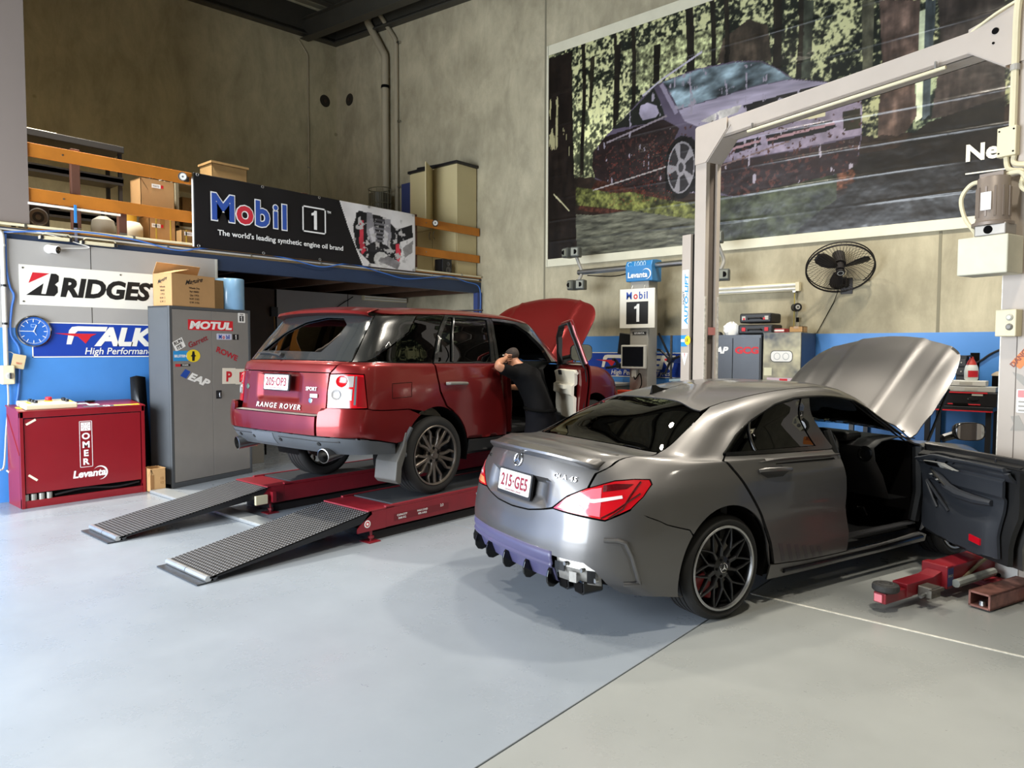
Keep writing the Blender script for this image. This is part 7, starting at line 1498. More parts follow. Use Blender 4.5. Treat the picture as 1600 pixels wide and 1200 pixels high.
    text('IN·XC 15A',.115,mat('plate_ink','#3a2c26',.5),t,((q[0][0]+q[1][0])/2-.01,-.022,(q[3][1]+q[2][1])/2+.055),dirn,Vector((-dirn.z*0,0,1)),'print_lettering',.001,.004,sx=.80)
    text('Ne',.185,mat('print_warm_white','#e8e3d2',.4),t,(5.99,-.022,.62),ex,EZ,'print_lettering',.001,.035,sx=1.0,align='LEFT')
    flat('print_rule',[(5.99,.47),(6.9,.47),(6.9,.485),(5.99,.485)],mat('print_warm_white','#e8e3d2',.4),t,(0,-.022,0),ex,EZ,.001)
    mw=mat('poster_border','#d8d3bb',.5,var=.05)
    for lo,hi in (((-.02,-.018,-.13),(PW,-.002,-.002)),((-.02,-.018,PH),(PW,-.002,PH+.16)),((-.045,-.018,-.13),(-.005,-.002,PH+.16))): MB().b2(lo,hi).obj('border_batten',mw,t,bevel=.004)
    return t
build_poster()
def build_banner():
    w,h=3.67,.93
    t=thing('oil_banner','long black oil banner with engine photo tied to the mezzanine rail','banner',(XP+.05,4.21,2.92))
    p=Print(w,h,260,90); x,y=p.x,p.y; n=vnoise(x,y,6,4,31); n2=vnoise(x,y,14,3,32)
    p.put(np.ones_like(x,bool),'#161416')
    u=(x-2.2)-(.93-y)*.44   # right of the slanted edge
    pic=u>0; p.put(pic,'#dcd8d6',.93+.12*n)
    E=lambda pts: inpoly(x,y,pts)&pic
    p.put(E([(2.55,.83),(3.05,.80),(3.30,.62),(3.38,.30),(3.28,.06),(2.75,.05),(2.5,.25),(2.45,.6)]),'#1b1a1c',.6+1.1*n)
    p.put(E([(2.5,.80),(2.62,.82),(2.62,.5),(2.52,.4)]),'#161517',.6+n); p.put(E([(3.2,.60),(3.6,.75),(3.62,.55),(3.3,.42)]),'#1c1b1d',.6+n)
    for q in ([(2.70,.83),(2.80,.83),(2.90,.42),(2.78,.36),(2.70,.52)],[(3.16,.78),(3.06,.78),(3.00,.40),(3.12,.34),(3.18,.5)]): p.put(E(q),'#8f8c90',.75+.5*n)
    for q in ([(2.74,.58),(2.82,.62),(2.88,.40),(2.80,.38)],[(3.12,.56),(3.04,.60),(3.0,.38),(3.09,.36)]): p.put(E(q),'#c9c6c8')
    for k in range(6): p.put((abs(y-.74+.065*k)<.016)&(abs(x-2.95)<.10-.004*k)&pic,'#6f6d71' if k else '#4a484c')
    p.put(E([(2.76,.34),(3.12,.32),(3.14,.22),(2.76,.24)]),'#2a292c')
    p.put((((x-2.98)/.15)**2+((y-.12)/.13)**2<1)&pic,'#cfccc8',.8+.4*n2); p.put((((x-2.98)/.05)**2+((y-.12)/.045)**2<1)&pic,'#8d8a88')
    for q in ([(2.58,.70),(2.64,.70),(2.64,.42),(2.68,.24),(2.60,.16),(2.56,.35)],[(3.26,.40),(3.34,.42),(3.37,.24),(3.32,.08),(3.26,.22)]): p.put(E(q),'#c03a48',.75+.5*n)
    p.put(pic&(n2>.66)&(x<3.5)&(y>.04)&(y<.8)&(x>2.5),'#b9b5b3'); p.put(E([(3.40,.35),(3.62,.5),(3.6,.3),(3.45,.2)]),'#8c8886',.7+.6*n); p.put(E([(2.3,.3),(2.5,.42),(2.48,.3),(2.34,.2)]),'#9a9694',.6+.8*n); p.put(E([(2.9,.10),(3.3,.0),(3.36,.12),(3.1,.2)]),'#8f8b8c',.6+.8*n); p.put(pic&(u<.012),'#f0eeec')
    d=.022*np.sin(x*1.7+.5)*np.sin(PI*y/h*.9)+.012*(vnoise(x,y*.6,1.1,2,35)-.5)+.006*np.sin(x*9+y*3)*np.clip(y/h,0,1)
    b=p.build('cloth',attr_mat('banner_cloth',.55,.3),t,(0,0,0),EX,EZ,d)
    b.modifiers.new('solid','SOLIDIFY').thickness=.003
    O=Vector((.030,0,0)); blue=mat('print_mobil_blue','#2b4fa3',.5); red=mat('print_mobil_red','#c8283a',.5)
    X=.22
    for s,wd,c,z in (('M',.30,blue,0),('o',.21,red,0),('b',.21,blue,0),('i',.09,blue,0),('l',.09,blue,0)):
        cx=X+wd/2; text(s,.335,M_txtw,t,O+EX*cx+EZ*.385,EX,EZ,'banner_letter',.001,.062 if s!='i' else .05,sx=.95); text(s,.335,c,t,O+EX*cx+EZ*.385+Vector((.003,0,0)),EX,EZ,'banner_letter',.001,.030 if s!='i' else .02,sx=.95)
        X+=wd+.045
    c0=1.735
    for a,bb,cc,dd in ((-.195,.195,.165,.185),(-.195,.195,-.185,-.165),(-.195,-.175,-.185,.185),(.175,.195,-.185,.185)): flat('square_outline',[(c0+a,.57+cc),(c0+bb,.57+cc),(c0+bb,.57+dd),(c0+a,.57+dd)],M_txtw,t,O,EX,EZ,.001)
    one(.27,M_txtw,t,O+EX*c0+EZ*.57,EX,EZ,'banner_letter'); text('TM',.035,M_txtw,t,O+EX*1.985+EZ*.70,EX,EZ,'banner_letter',.001,.02)
    text("The world's leading synthetic engine oil brand",.072,M_txtw,t,O+EX*1.26+EZ*.185,EX,EZ,'banner_lettering',.001,.012,sx=1.06)
    for k in range(5):
        for z in (.02,h-.02): MB().lathe([(.010,0),(.016,.004),(.022,0)],c=(.012,.05+k*(w-.1)/4,z),ax=(1,0,0),n=12).obj('eyelet',M_steel,t)
    return t
build_banner()
# ------------------------------------------------------------------ on the mezzanine
DZ=2.93
def rail(name,label,y0,y1,z0,z1):
    t=thing(name,label,'rail',(XP-.06,(y0+y1)/2,(z0+z1)/2),group=None)
    h=z1-z0; box('board',M_orange,t,(0,0,0),(.035,y1-y0,h),bevel=.004)
    for y in np.arange(y0+.35,y1,1.6): MB().cyl((.017,y-(y0+y1)/2,0),(.023,y-(y0+y1)/2,0),.010,n=8).obj('bolt',M_steel,t)
    return t
rail('guard_rail_board','upper orange guard board in front of the black shelf rack',2.44,4.24,3.715,3.86)
rail('guard_rail_board','lower orange guard board above the gas bottle',2.44,4.27,3.235,3.375)
rail('guard_rail_board','upper orange guard board in front of the cream lockers',7.86,9.52,3.70,3.84)
rail('guard_rail_board','lower orange guard board above the small black speaker',7.86,9.52,3.215,3.35)
M_brn=mat('brown_timber','#5d3a2a',.7,var=.12,bump=.1,bscale=30)
for k,(y,l) in enumerate(((2.93,'brown timber post behind the orange boards near the hanging blue strap'),(3.42,'brown timber post low behind the lower orange board'),(5.9,'brown timber post behind the black banner'),(8.0,'brown timber post at the right end of the banner'))):
    t=thing('guard_post',l,'post',(XP-.115,y,DZ)); box('timber',M_brn,t,(0,0,.48 if k!=1 else .17),(.07,.09,.96 if k!=1 else .34)); box('foot_bracket',M_steel,t,(.038,0,.04),(.006,.08,.08))
t=thing('banner_pole','thin white pole at the left edge of the black banner','pole',(XP+.02,4.215,DZ)); MB().cyl((0,0,-.0),(0,0,.86),.013,n=10).obj('tube',M_white,t); MB().lathe([(0,.87),(.016,.865),(.016,.85)],n=10).obj('cap',M_steel,t)
# spotlights clipped on the rail
for (y,l) in ((4.12,'small black clamp spotlight at the left end of the banner'),(8.36,'small black clamp spotlight on the upper board right of the banner')):
    t=thing('clamp_spotlight',l,'lamp',(XP+.0,y,3.77))
    MB().lathe([(0,-.07),(.03,-.065),(.042,-.02),(.05,.04),(.052,.05),(.046,.05),(.04,.03)],c=(.05,-.03,0),ax=(.75,-.6,-.1),n=20).obj('lamp_head',M_black,t,smooth=True)
    MB().lathe([(0,.035),(.042,.036)],c=(.05,-.03,0),ax=(.75,-.6,-.1),n=20).obj('lens',M_ltgrey,t); MB().lathe([(0,.038),(.012,.039)],c=(.05,-.03,0),ax=(.75,-.6,-.1),n=12).obj('bulb',M_black,t)
    box('clamp',M_black,t,(-.005,.03,-.01),(.05,.05,.06)); MB().tube([(.0,.03,0),(.03,.0,.0)],.012,6).obj('swivel',M_steel,t)
# black shelf rack
t=thing('shelf_rack','black shelf rack behind the orange boards at the left end of the mezzanine','shelf',(-9.95,3.12,DZ))
Rk=mat('rack_black','#191616',.6,var=.1)
for y in (-.53,.53):
    for x in (-.2,.2): MB().b2((x-.02,y-.02,0),(x+.02,y+.02,1.22)).obj('upright',Rk,t)
for z in (.30,.80): MB().b2((-.23,-.56,z),(.23,.56,z+.05)).b2((.20,-.56,z-.03),(.23,.56,z+.07)).obj('shelf',Rk,t)
MB().b2((-.25,-.60,1.17),(.27,.56,1.25)).obj('top_slab',Rk,t,bevel=.006)
tag(MB().box((-9.93,2.78,DZ+1.265),(.34,.42,.03),taper=(.9,.85)).obj('foam_board',mat('foam_cream','#cfc7b0',.8),bevel=.006),'cream foam board lying on top of the black shelf rack','board')
t=thing('speaker_box','black loudspeaker box at the left end under the lower orange board','speaker',(-9.42,2.60,DZ)); box('cabinet',M_black,t,(0,0,.17),(.25,.24,.34)); MB().lathe([(.095,0),(.10,.008),(.09,.012),(.075,.004),(.03,-.01),(.028,.006),(0,.010)],c=(.126,.01,.18),ax=(1,0,0),n=28).obj('woofer',mat('cone_grey','#4b4845',.5),t,smooth=True); box('handle',mat('tube_grey','#8a8d88',.5),t,(.0,.02,.345),(.05,.12,.012))
t=thing('work_bag','crumpled dark bag lying on the shelf behind the lower orange board','bag',(-9.93,2.86,DZ+.354))
mb=MB(); rows=[]
for k,(z,r) in enumerate(((0,.15),(.06,.17),(.12,.14),(.18,.09),(.21,.03))): rows.append([(r*.9*math.cos(a)*(1+.15*math.sin(3*a+k)),r*1.1*math.sin(a)*(1+.2*math.cos(2*a+k)),z+.015*math.sin(4*a+k)) for a in np.linspace(0,2*PI,18,endpoint=False)])
mb.grid(rows,closed_u=True); mb.f.append(tuple(range(72,90))); mb.obj('fabric',mat('bag_dark','#2a2120',.85,bump=.3,bscale=20),t,smooth=True); MB().tube(bez([(.0,-.14,.10),(.02,-.2,.2),(.0,-.12,.24),(0,-.05,.2)],5),.010,6).obj('strap',mat('bag_dark','#2a2120',.85),t)
t=thing('gas_bottle','white gas bottle with yellow valve guard on the mezzanine floor','bottle',(-9.52,3.67,DZ))
MB().lathe([(.0,0),(.11,0),(.11,.02),(.125,.03),(.14,.06),(.145,.16),(.14,.24),(.11,.285),(.05,.30),(0,.305)],n=32).obj('tank',mat('tank_offwhite','#cfcab6',.4,var=.06),t,smooth=True)
MB().lathe([(.10,.29),(.10,.42),(.094,.42),(.094,.29)],n=24,a0=PI*.75,a1=PI*1.9).obj('valve_guard',mat('guard_yellow','#c99a2a',.5),t); MB().cyl((0,0,.3),(0,0,.38),.025,n=10).obj('valve',M_dark,t); MB().cyl((.02,0,.36),(.07,.04,.36),.02,n=10).obj('regulator',M_txtr,t); MB().lathe([(.147,.10),(.147,.12)],n=32).obj('weld_band',mat('band_grey','#b9b4a2',.5),t)
t=thing('gas_bottle','grey gas bottle partly hidden behind the white gas bottle','bottle',(-9.60,3.385,DZ)); MB().lathe([(.0,0),(.10,0),(.13,.05),(.135,.2),(.12,.28),(.05,.33),(0,.335)],n=28).obj('tank',mat('tank_grey','#77746b',.5,var=.1),t,smooth=True); MB().cyl((0,0,.33),(0,0,.40),.02,n=10).obj('valve',M_dark,t)
def strapped(t,w,d,h,ys):
    for y in ys: MB().b2((d/2,y-.008,.0),(d/2+.002,y+.008,h)).obj('strap',mat('strap_yellow','#c7b04a',.5),t)
def lab(t,d,y,z): 
    flat('label',rrect(.11,.05,.003),M_txtw,t,(d/2+.001,y,z),EX,EZ,.001); flat('label_red',rrect(.03,.04,.003),M_txtr,t,(d/2+.001,y+.075,z),EX,EZ,.001); text('HOLDEN' if 0 else 'PARTS',.02,M_txtb,t,(d/2+.003,y,z-.01),EX,EZ,'label_lettering',.0005)
t=carton('cardboard_box','cardboard box with red-and-white label standing highest between the orange boards',(-9.62,3.99,3.34),0,.42,.32,.45,M_card,flaps=(('l',-1.0),),tape=False); lab(t,.32,-.02,.37)
MB().tube(bez([(.05,-.1,.42),(.08,-.03,.50),(.02,.03,.46),(.05,.12,.49)],6),.012,6).obj('cable_coil',M_black,t); box('part_in_bag',mat('bag_clear','#a9a597',.3),t,(.02,.1,.42),(.12,.1,.1),rot=(.3,.2,0))
t=carton('cardboard_box','strapped cardboard box on the floor right of the white gas bottle',(-9.62,4.04,DZ),0,.33,.32,.40,M_card); strapped(t,.33,.32,.40,(-.08,.10)); lab(t,.32,-.08,.28)
t=carton('cardboard_box','small strapped cardboard box on the floor beside the white banner pole',(-9.45,4.30,DZ),0,.17,.3,.25,M_card2); strapped(t,.17,.3,.25,(-.03,)); lab(t,.3,-.0,.2)
t=carton('cardboard_box','brown cardboard box behind the guard boards left of the banner pole',(-9.95,4.62,3.28),0,.34,.3,.42,M_card2); text('F',.10,mat('print_brown','#8a6238',.7),t,(.151,-.05,.2),EX,EZ,'box_lettering',.001)
t=carton('cardboard_box','brown cardboard box with worn lid peeking above the left of the banner',(-9.9,5.10,3.86),0,.52,.36,.36,M_card2,tape=False); MB().box((0,0,.375),(.4,.56,.03)).obj('lid_flap',M_card2,t); MB().b2((-.1,-.14,.39),(.06,.1,.42)).obj('cloth_on_box',mat('bag_dark','#2a2120',.85),t)
t=thing('storage_shelving','low cream shelving unit behind the banner carrying the boxes','shelf',(-9.85,5.2,DZ))
for y in (-.9,0,1.3): MB().b2((-.25,y-.02,0),(.25,y+.02,.92)).obj('upright',mat('shelf_grey','#8b8674',.6),t)
for z in (.31,.9): MB().b2((-.25,-.92,z),(.25,1.32,z+.03)).obj('shelf',mat('shelf_grey','#8b8674',.6),t)
tag(MB().grid([[(-9.7,6.0+.1*i,3.88+.03*math.sin(i*1.3)+(.06 if i in (4,5) else 0)) for i in range(9)],[(-9.95,6.0+.1*i,3.88+.03*math.cos(i)) for i in range(9)]]).obj('dust_sheet',mat('sheet_cream','#a79c7c',.8),solid=.01),'cream dust sheet lying along the shelving top behind the banner','sheet')
# downpipes and cage
M_pipe=mat('pipe_beige','#a79d86',.5,var=.04)
t=thing('downpipe','thick beige downpipe with a bend under the roof in the back-left corner','pipe',(-11.6,YB-.12,0))
MB().tube([(-.55,0,8.62),(-.55,0,8.45)]+bez([(-.55,0,8.42),(-.5,0,8.32),(-.12,0,7.75),(-.02,0,7.6),(0,0,7.5)],5)+[(0,0,2.95)],.075,16).obj('pipe',M_pipe,t,smooth=True)
MB().lathe([(.08,-.03),(.085,0),(.08,.03)],c=(0,0,6.95),n=20).obj('collar',M_dark,t); MB().lathe([(.08,-.05),(.088,0),(.08,.05)],c=(-.55,0,8.5),n=20).obj('collar',M_pipe,t)
t=thing('downpipe','thin beige pipe running beside the thick downpipe','pipe',(-11.33,YB-.056,0))
MB().tube([(-.62,0,8.62)]+bez([(-.6,0,8.6),(-.1,0,7.95),(-.02,0,7.82),(0,0,7.7)],5)+[(0,0,2.95)],.045,12).obj('pipe',M_pipe,t,smooth=True)
for z in (7.75,6.2,4.9): MB().b2((-.02,-.02,z),(.10,.05,z+.03)).obj('pipe_clip',M_steel,t)
t=thing('wall_conduit','thin conduit on the left concrete wall with a kink under the roof','pipe',(XL+.02,8.82,0)); MB().tube([(0,-.22,8.12),(0,-.02,7.9),(0,0,7.84),(0,0,2.95)],.016,8).obj('pipe',M_pipe,t); MB().b2((-.01,-.03,5.5),(.02,.03,5.53)).obj('pipe_clip',M_steel,t)
for l,x,y in (('on the left wall','x',9.25),('on the back wall','y',-12.95)):
    t=thing('lifting_anchor_recess','dark rusty cast-in anchor in the back-left corner '+l,'anchor',(XL+.005,y,7.03) if x=='x' else (y,YB-.005,7.03)); 
    MB().lathe([(0,.004),(.10,.004),(.13,0)],ax=(1,0,0) if x=='x' else (0,-1,0),n=18).obj('recess',mat('anchor_dark','#2c261d',.9),t); MB().cyl((0,0,0),(.03,0,0) if x=='x' else (0,-.03,0),.035,n=10).obj('bolt',mat('anchor_rust','#3a2c20',.8),t)
t=thing('wire_cage','small round wire cage standing in front of the thick downpipe','cage',(-11.45,9.15,DZ))
for z in (1.46,1.60,1.90): MB().tube([(.26*math.cos(a),.2*math.sin(a),z) for a in np.linspace(0,2*PI,24,endpoint=False)],.010,6,closed=True).obj('ring',mat('cage_wire','#7d7a66',.5,metal=.5),t)
for k in range(12): a=2*PI*k/12; MB().cyl((.26*math.cos(a),.2*math.sin(a),0),(.26*math.cos(a),.2*math.sin(a),1.9),.006,n=5).obj('wire',mat('cage_wire','#7d7a66',.5,metal=.5),t)
MB().lathe([(0,1.46),(.2,1.46),(.21,1.80),(0,1.80)],n=24).obj('drum',mat('drum_dark','#5b5748',.4),t)
# cream lockers by the back wall
t=thing('tall_locker','tall cream double locker with an opened upper door at the right end of the mezzanine','locker',(-9.74,9.26,DZ))
M_lock=mat('locker_cream','#c2b489',.5,var=.03)
bx=MB().b2((-.62,-.24,0),(.62,.26,2.0)).obj('body',M_lock,t,bevel=.004)
for x0,x1,z0,z1,op in ((-.61,-.005,.02,.88,0),(.005,.61,.02,.88,0),(-.61,-.005,.9,1.98,0),(.005,.61,.9,1.98,1)):
    d=bpy.data.objects.new('door',None); COL.objects.link(d); d.parent=t; d.location=(x0 if op else x1,-.245,z0); d.rotation_euler=(0,0,-.95 if op else 0)
    w=x1-x0; MB().b2((0 if op else -w,-.018,0),(w if op else 0,0,z1-z0)).obj('door_panel',M_lock,d,bevel=.003)
    hx=.06 if (x0>0 and not op) else -.06
    if not op: MB().tube(bez([(-.05 if x0<0 else -w+.05,-.02,.70),(-.05 if x0<0 else -w+.05,-.045,.74),(-.05 if x0<0 else -w+.05,-.045,.80),(-.05 if x0<0 else -w+.05,-.02,.84)],4),.007,6).obj('handle',M_steel,d)
t=thing('dark_lid','black plastic lid lying on top of the cream locker','lid',(-9.74,9.25,DZ+2.0)); MB().b2((-.66,-.28,0),(.66,.28,.05)).obj('plate',M_black,t,bevel=.012); MB().box((-.2,0,.085),(.7,.3,.06),rot=(0,.05,0)).obj('upper_shell',M_black,t,bevel=.02)
tag(MB().b2((-11.05,9.38,DZ),(-10.32,9.42,DZ+1.98)).obj('blue_board',mat('board_blue','#353f6e',.6),bevel=.003),'dark blue board standing between the downpipes and the cream locker','board')
tag(MB().b2((-10.50,9.06,DZ),(-10.34,9.12,DZ+1.0)).obj('grey_board',mat('board_greyblack','#3d3a34',.7),bevel=.003),'dark-framed board leaning beside the left of the cream locker','board')
t=thing('parts_heap','black clutter of hoses above the right end of the banner','clutter',(-9.4,7.55,3.85)); 
for k in range(4): MB().tube(bez([(.0,-.15+.12*k,0),(.03,-.1+.12*k,.10),(-.03,-.02+.12*k,.08),(0,.05+.12*k,.0)],6),.015,6).obj('hose',M_black,t)
box('black_case',M_black,t,(-.1,.1,-.05),(.2,.28,.16)); MB().b2((-.25,-.4,-.92),(.2,.5,-.13)).obj('crate',mat('crate_dark','#3b352b',.8),t)
t=thing('small_speaker','small black speaker on the mezzanine edge in front of the cream locker','speaker',(XP-.16,8.72,DZ)); box('cabinet',M_black,t,(0,0,.14),(.2,.22,.28),bevel=.006)
for z,r in ((.20,.035),(.09,.055)): MB().lathe([(r,0),(r+.006,.006),(r*.8,.008),(r*.3,-.004),(0,.004)],c=(.101,.02,z),ax=(1,0,0),n=20).obj('driver',mat('cone_grey','#4b4845',.5),t,smooth=True)
# services along the mezzanine edge
t=thing('edge_conduit','long cream conduit clipped along the mezzanine edge beam','pipe',(XP+.0,6.0,2.955)); MB().cyl((.01,-6.0,0),(.01,3.5,0),.016,n=8).obj('pipe',M_cream,t)
for y in np.arange(-3.6,3.5,1.1): MB().b2((-.01,y-.012,-.022),(.03,y+.012,.022)).obj('saddle',M_steel,t)
t=thing('edge_conduit','lower pale conduit along the mezzanine edge beam','pipe',(XP+.0,6.0,2.895)); MB().cyl((.0,-6.0,0),(.0,3.45,0),.011,n=8).obj('pipe',mat('conduit_grey','#cfcbc2',.5),t)
for y in np.arange(-3.2,3.4,1.1): MB().b2((-.02,y-.01,-.015),(.014,y+.01,.015)).obj('saddle',M_steel,t)
tag(MB().tube(bez([(XP+.03,y,z) for y,z in ((2.2,2.86),(2.9,2.95),(3.5,2.93),(4.0,2.86),(4.4,2.93),(5.0,2.95),(5.6,2.9),(6.1,2.84),(6.6,2.93),(7.2,2.85),(7.7,2.79),(8.3,2.86),(8.7,2.90),(9.1,2.84),(9.42,2.78),(9.47,2.5),(9.44,2.2))],8),.009,6).obj('air_hose',mat('hose_blue','#3c6fc0',.45),smooth=True),'blue air hose draped along the mezzanine edge beam','hose')
tag(MB().tube(bez([(XP+.03,2.0,2.93),(XP+.03,2.2,2.86),(XP+.03,2.5,2.9),(XP+.03,2.9,2.82),(XP+.03,3.0,2.78),(XP+.03,2.66,2.74)],8),.006,5).obj('camera_cable',M_white,smooth=True),'white cable looping from the edge beam to the security camera','cable')
t=thing('hanging_strap','blue webbing strap hanging from the lower orange board','strap',(XP+.0,2.89,3.23)); box('webbing',mat('strap_blue','#2f86cc',.6),t,(0,0,-.08),(.006,.03,.20)); box('buckle',M_dark,t,(0,0,-.21),(.02,.04,.05)); box('tail',mat('strap_grey','#77788c',.6),t,(0,0,-.31),(.006,.03,.16))
tag(MB().cyl((XP-.02,2.44,3.205),(XP-.02,3.37,3.205),.013,n=10).obj('white_tube',M_white),'thin white tube under the lower orange board','pipe')
for k,(y0,y1,z,l) in enumerate(((2.52,2.84,2.845,'cream batten light with wire guard left of the blue strap'),(2.92,3.30,2.835,'cream batten light with wire guard right of the blue strap'))):
    t=thing('batten_light',l,'lamp',(XP+.03,(y0+y1)/2,z)); w=y1-y0
    box('body',M_cream,t,(0,0,0),(.06,w,.035)); box('end_cap',M_black,t,(.005,w/2-.02,0),(.066,.03,.04)); box('end_cap',M_black,t,(.005,-w/2+.02,0),(.066,.03,.04)); MB().tube([(.04,-w/2+.02,.03),(.05,-w/2+.05,.05),(.05,w/2-.05,.05),(.04,w/2-.02,.03)],.006,5).obj('wire_guard',M_cream,t)
# in the store below the mezzanine
t=thing('batten_light','cream fluorescent batten on the grey store wall behind the red wagon','lamp',(-11.08,9.0,2.63)); 
MB().b2((-.02,-.58,-.06),(.04,.50,.03)).obj('body',M_cream,t,bevel=.006); 
for z in (-.035,.01): MB().cyl((.055,-.55,z),(.055,.47,z),.014,n=10).obj('tube',M_white,t)
tag(MB().tube(bez([(-11.07,8.2,2.62),(-11.07,7.6,2.2),(-11.0,7.2,1.4),(-10.9,7.0,.9)],8),.008,5).obj('hanging_cable',M_dark,smooth=True),'dark cable drooping across the grey store wall','cable')
t=thing('work_stool','black padded stool in the dim store behind the red wagon','stool',(-10.2,5.66,0)); MB().b2((-.17,-.17,.47),(.17,.17,.58)).obj('seat',M_black,t,bevel=.03); 
for x in (-.13,.13):
    for y in (-.13,.13): MB().cyl((x,y,0),(x,y,.48),.015,n=8).obj('leg',M_dark,t)
t=thing('grey_box','grey metal box on the store floor behind the wagon exhaust','box',(-9.5,5.22,0)); box('body',mat('box_grey','#77756f',.5),t,(0,0,.19),(.24,.3,.38)); flat('sticker_orange',rrect(.10,.03,.003),mat('print_orange','#d87a32',.5),t,(.121,.0,.28),Vector((0,.9,-.3)),Vector((0,.3,.9)),.001)
t=thing('broom','broom with dark head leaning on the store wall','broom',(-10.9,6.55,0)); MB().cyl((0,0,.1),(-.15,0,2.2),.014,n=8).obj('handle',mat('broom_wood','#8c6a3a',.7),t); MB().box((-.16,0,2.27),(.06,.12,.16)).obj('head',M_black,t)
# ------------------------------------------------------------------ along the back (poster) wall
BX=Vector((1,0,0))
falken('tyre_sign','blue High Performance tyre sign on the back wall behind the alignment tower',-6.69,-4.75,1.22,1.60,'x')
# wheel-alignment machine
t=thing('wheel_aligner','wheel alignment tower with camera beam, blue covers and monitor','machine',(-5.34,9.05,0))
M_tw=mat('tower_grey','#97938a',.5,var=.03)
MB().b2((-.15,-.10,.95),(.15,.16,2.66)).obj('tower',M_tw,t,bevel=.01); MB().b2((-.35,-.30,0),(.45,.30,.95)).obj('base_cabinet',mat('aligner_blue','#4fa3d2',.45),t,bevel=.01); MB().b2((-.42,-.38,.95),(.5,.3,.99)).obj('work_shelf',M_black,t,bevel=.006)
text('HD ALIGN',.10,M_txtb,t,(.05,-.302,.76),BX,EZ,'cabinet_lettering',.001,.03); flat('cabinet_panel',rrect(.7,.14,.01),mat('aligner_pale','#b9d08c',.5),t,(.05,-.301,.55),BX,EZ,.001)
MB().cyl((-1.13,-.02,2.83),(1.17,-.02,2.85),.042,n=18).obj('camera_beam',M_steel,t)
cv=MB().prism([(-.13,0),(-.15,.22),(-.12,.29),(-.0,.31),(.14,.31),(.14,0)],((-.21,0,2.62),(0,1,0),(0,0,1),(1,0,0)),.43).obj('beam_cover',mat('cover_blue','#2f7fbb',.4),t,bevel=.012)
text('C 1000',.075,mat('print_pale_blue','#a9cbe4',.4),cv,(-.02,-.148,2.83),BX,Vector((0,-.09,1)),'cover_lettering',.001,.01,shear=.15); text('Levanta',.08,M_txtw,cv,(-.01,-.140,2.675),BX,Vector((0,-.09,1)),'cover_lettering',.001,.03,shear=.1,sx=.95); crescent(cv,.135,2.72,.075,M_txtw,(0,-.145,0),BX,EZ)
def pod(px,pz,ang):
    e=bpy.data.objects.new('camera_pod',None); COL.objects.link(e); e.parent=t; e.location=(px,-.10,pz)
    for s in (-1,1):
        MB().box((s*.07,0,0),(.14,.16,.15),rot=(0,0,s*.35)).obj('pod_housing',mat('pod_grey','#4b4d48',.5),e,bevel=.014)
        c=Vector((s*.085,-.08,0)); MB().box(c+Vector((s*.012,-.006,0)),(.105,.012,.11),rot=(0,0,s*.35)).obj('pod_bezel',mat('pod_bezel','#7b7c70',.5),e); MB().cyl(c+Vector((s*.012,-.016,0)),c+Vector((s*.014,-.003,0)),.036,n=18).obj('pod_lens',M_dark,e)
for sx_ in (-1.13,1.17):
    MB().tube(bez([(sx_-.03,-.06,3.10),(sx_+.02,-.05,2.98),(sx_+.06,-.02,2.84),(sx_+.05,-.05,2.74),(sx_-.0,-.06,2.66)],6),.025,8).obj('pod_bracket',M_tw,t,smooth=True)
    pod(sx_-.06,3.13,0); pod(sx_+.04,2.63,0)
MB().tube(bez([(-.10,.0,2.80),(-.5,.05,2.74),(-1.0,.03,2.78)],6),.008,5).obj('beam_cable',M_dark,t)
MB().b2((-.10,-.108,1.86),(.12,-.10,1.90)).obj('tower_badge',M_txtb,t); text('LEVANTA',.028,M_txtw,t,(.01,-.109,1.867),BX,EZ,'tower_lettering',.001,.01)
mn=bpy.data.objects.new('monitor',None); COL.objects.link(mn); mn.parent=t; mn.location=(-.02,-.22,1.54)
box('monitor_case',M_ltgrey,mn,(0,.02,0),(.40,.06,.34),bevel=.012); flat('screen',rrect(.345,.28,.004),mat('screen_dark','#15161a',.12),mn,(0,-.011,.004),BX,EZ,.002); box('monitor_neck',M_ltgrey,mn,(0,.05,-.22),(.08,.05,.14))
MB().tube(bez([(-.05,-.15,1.38),(.0,-.2,1.22),(.06,-.16,1.3),(.1,-.18,1.15),(.05,-.2,1.05)],8),.009,5).obj('loose_cable',M_dark,t)
t2=thing('black_speaker','black flat speaker panel mounted left of the alignment tower','speaker',(-5.66,9.15,1.72)); box('panel',M_black,t2,(0,0,0),(.28,.05,.32),rot=(0,.12,0),bevel=.01); box('bracket',M_steel,t2,(.13,.03,0),(.10,.03,.05)); box('back_plate',M_dark,t2,(.02,.2,0),(.06,.4,.06))
t2=thing('sign_board_holder','white oil sign with black square hung on the alignment tower','sign',(-5.355,8.93,2.235))
flat('board',[(-.285,-.28),(.285,-.28),(.285,.28),(-.285,.28)],M_signw,t2,(0,0,0),BX,EZ,.02); flat('black_square',[(-.175,-.225),(.185,-.225),(.185,.095),(-.175,.095)],M_txtb,t2,(0,-.02,0),BX,EZ,.001)
one(.255,M_txtw,t2,(0.0,-.021,-.065),BX,EZ,'sign_numeral')
for s,x,m in (('M',-.13,M_txtbl),('o',-.022,M_txtr),('b',.065,M_txtbl),('i',.125,M_txtbl),('l',.165,M_txtbl)): text(s,.105,m,t2,(x,-.021,.135),BX,EZ,'sign_lettering',.001,.02,sx=.92)
for x in (-.1,.1): MB().cyl((x,.0,.28),(x,.05,.40),.006,n=6).obj('hook',M_steel,t2)
t2=thing('wheel_clamp','black three-arm wheel clamp hanging right of the alignment tower','clamp',(-4.99,9.25,1.5))
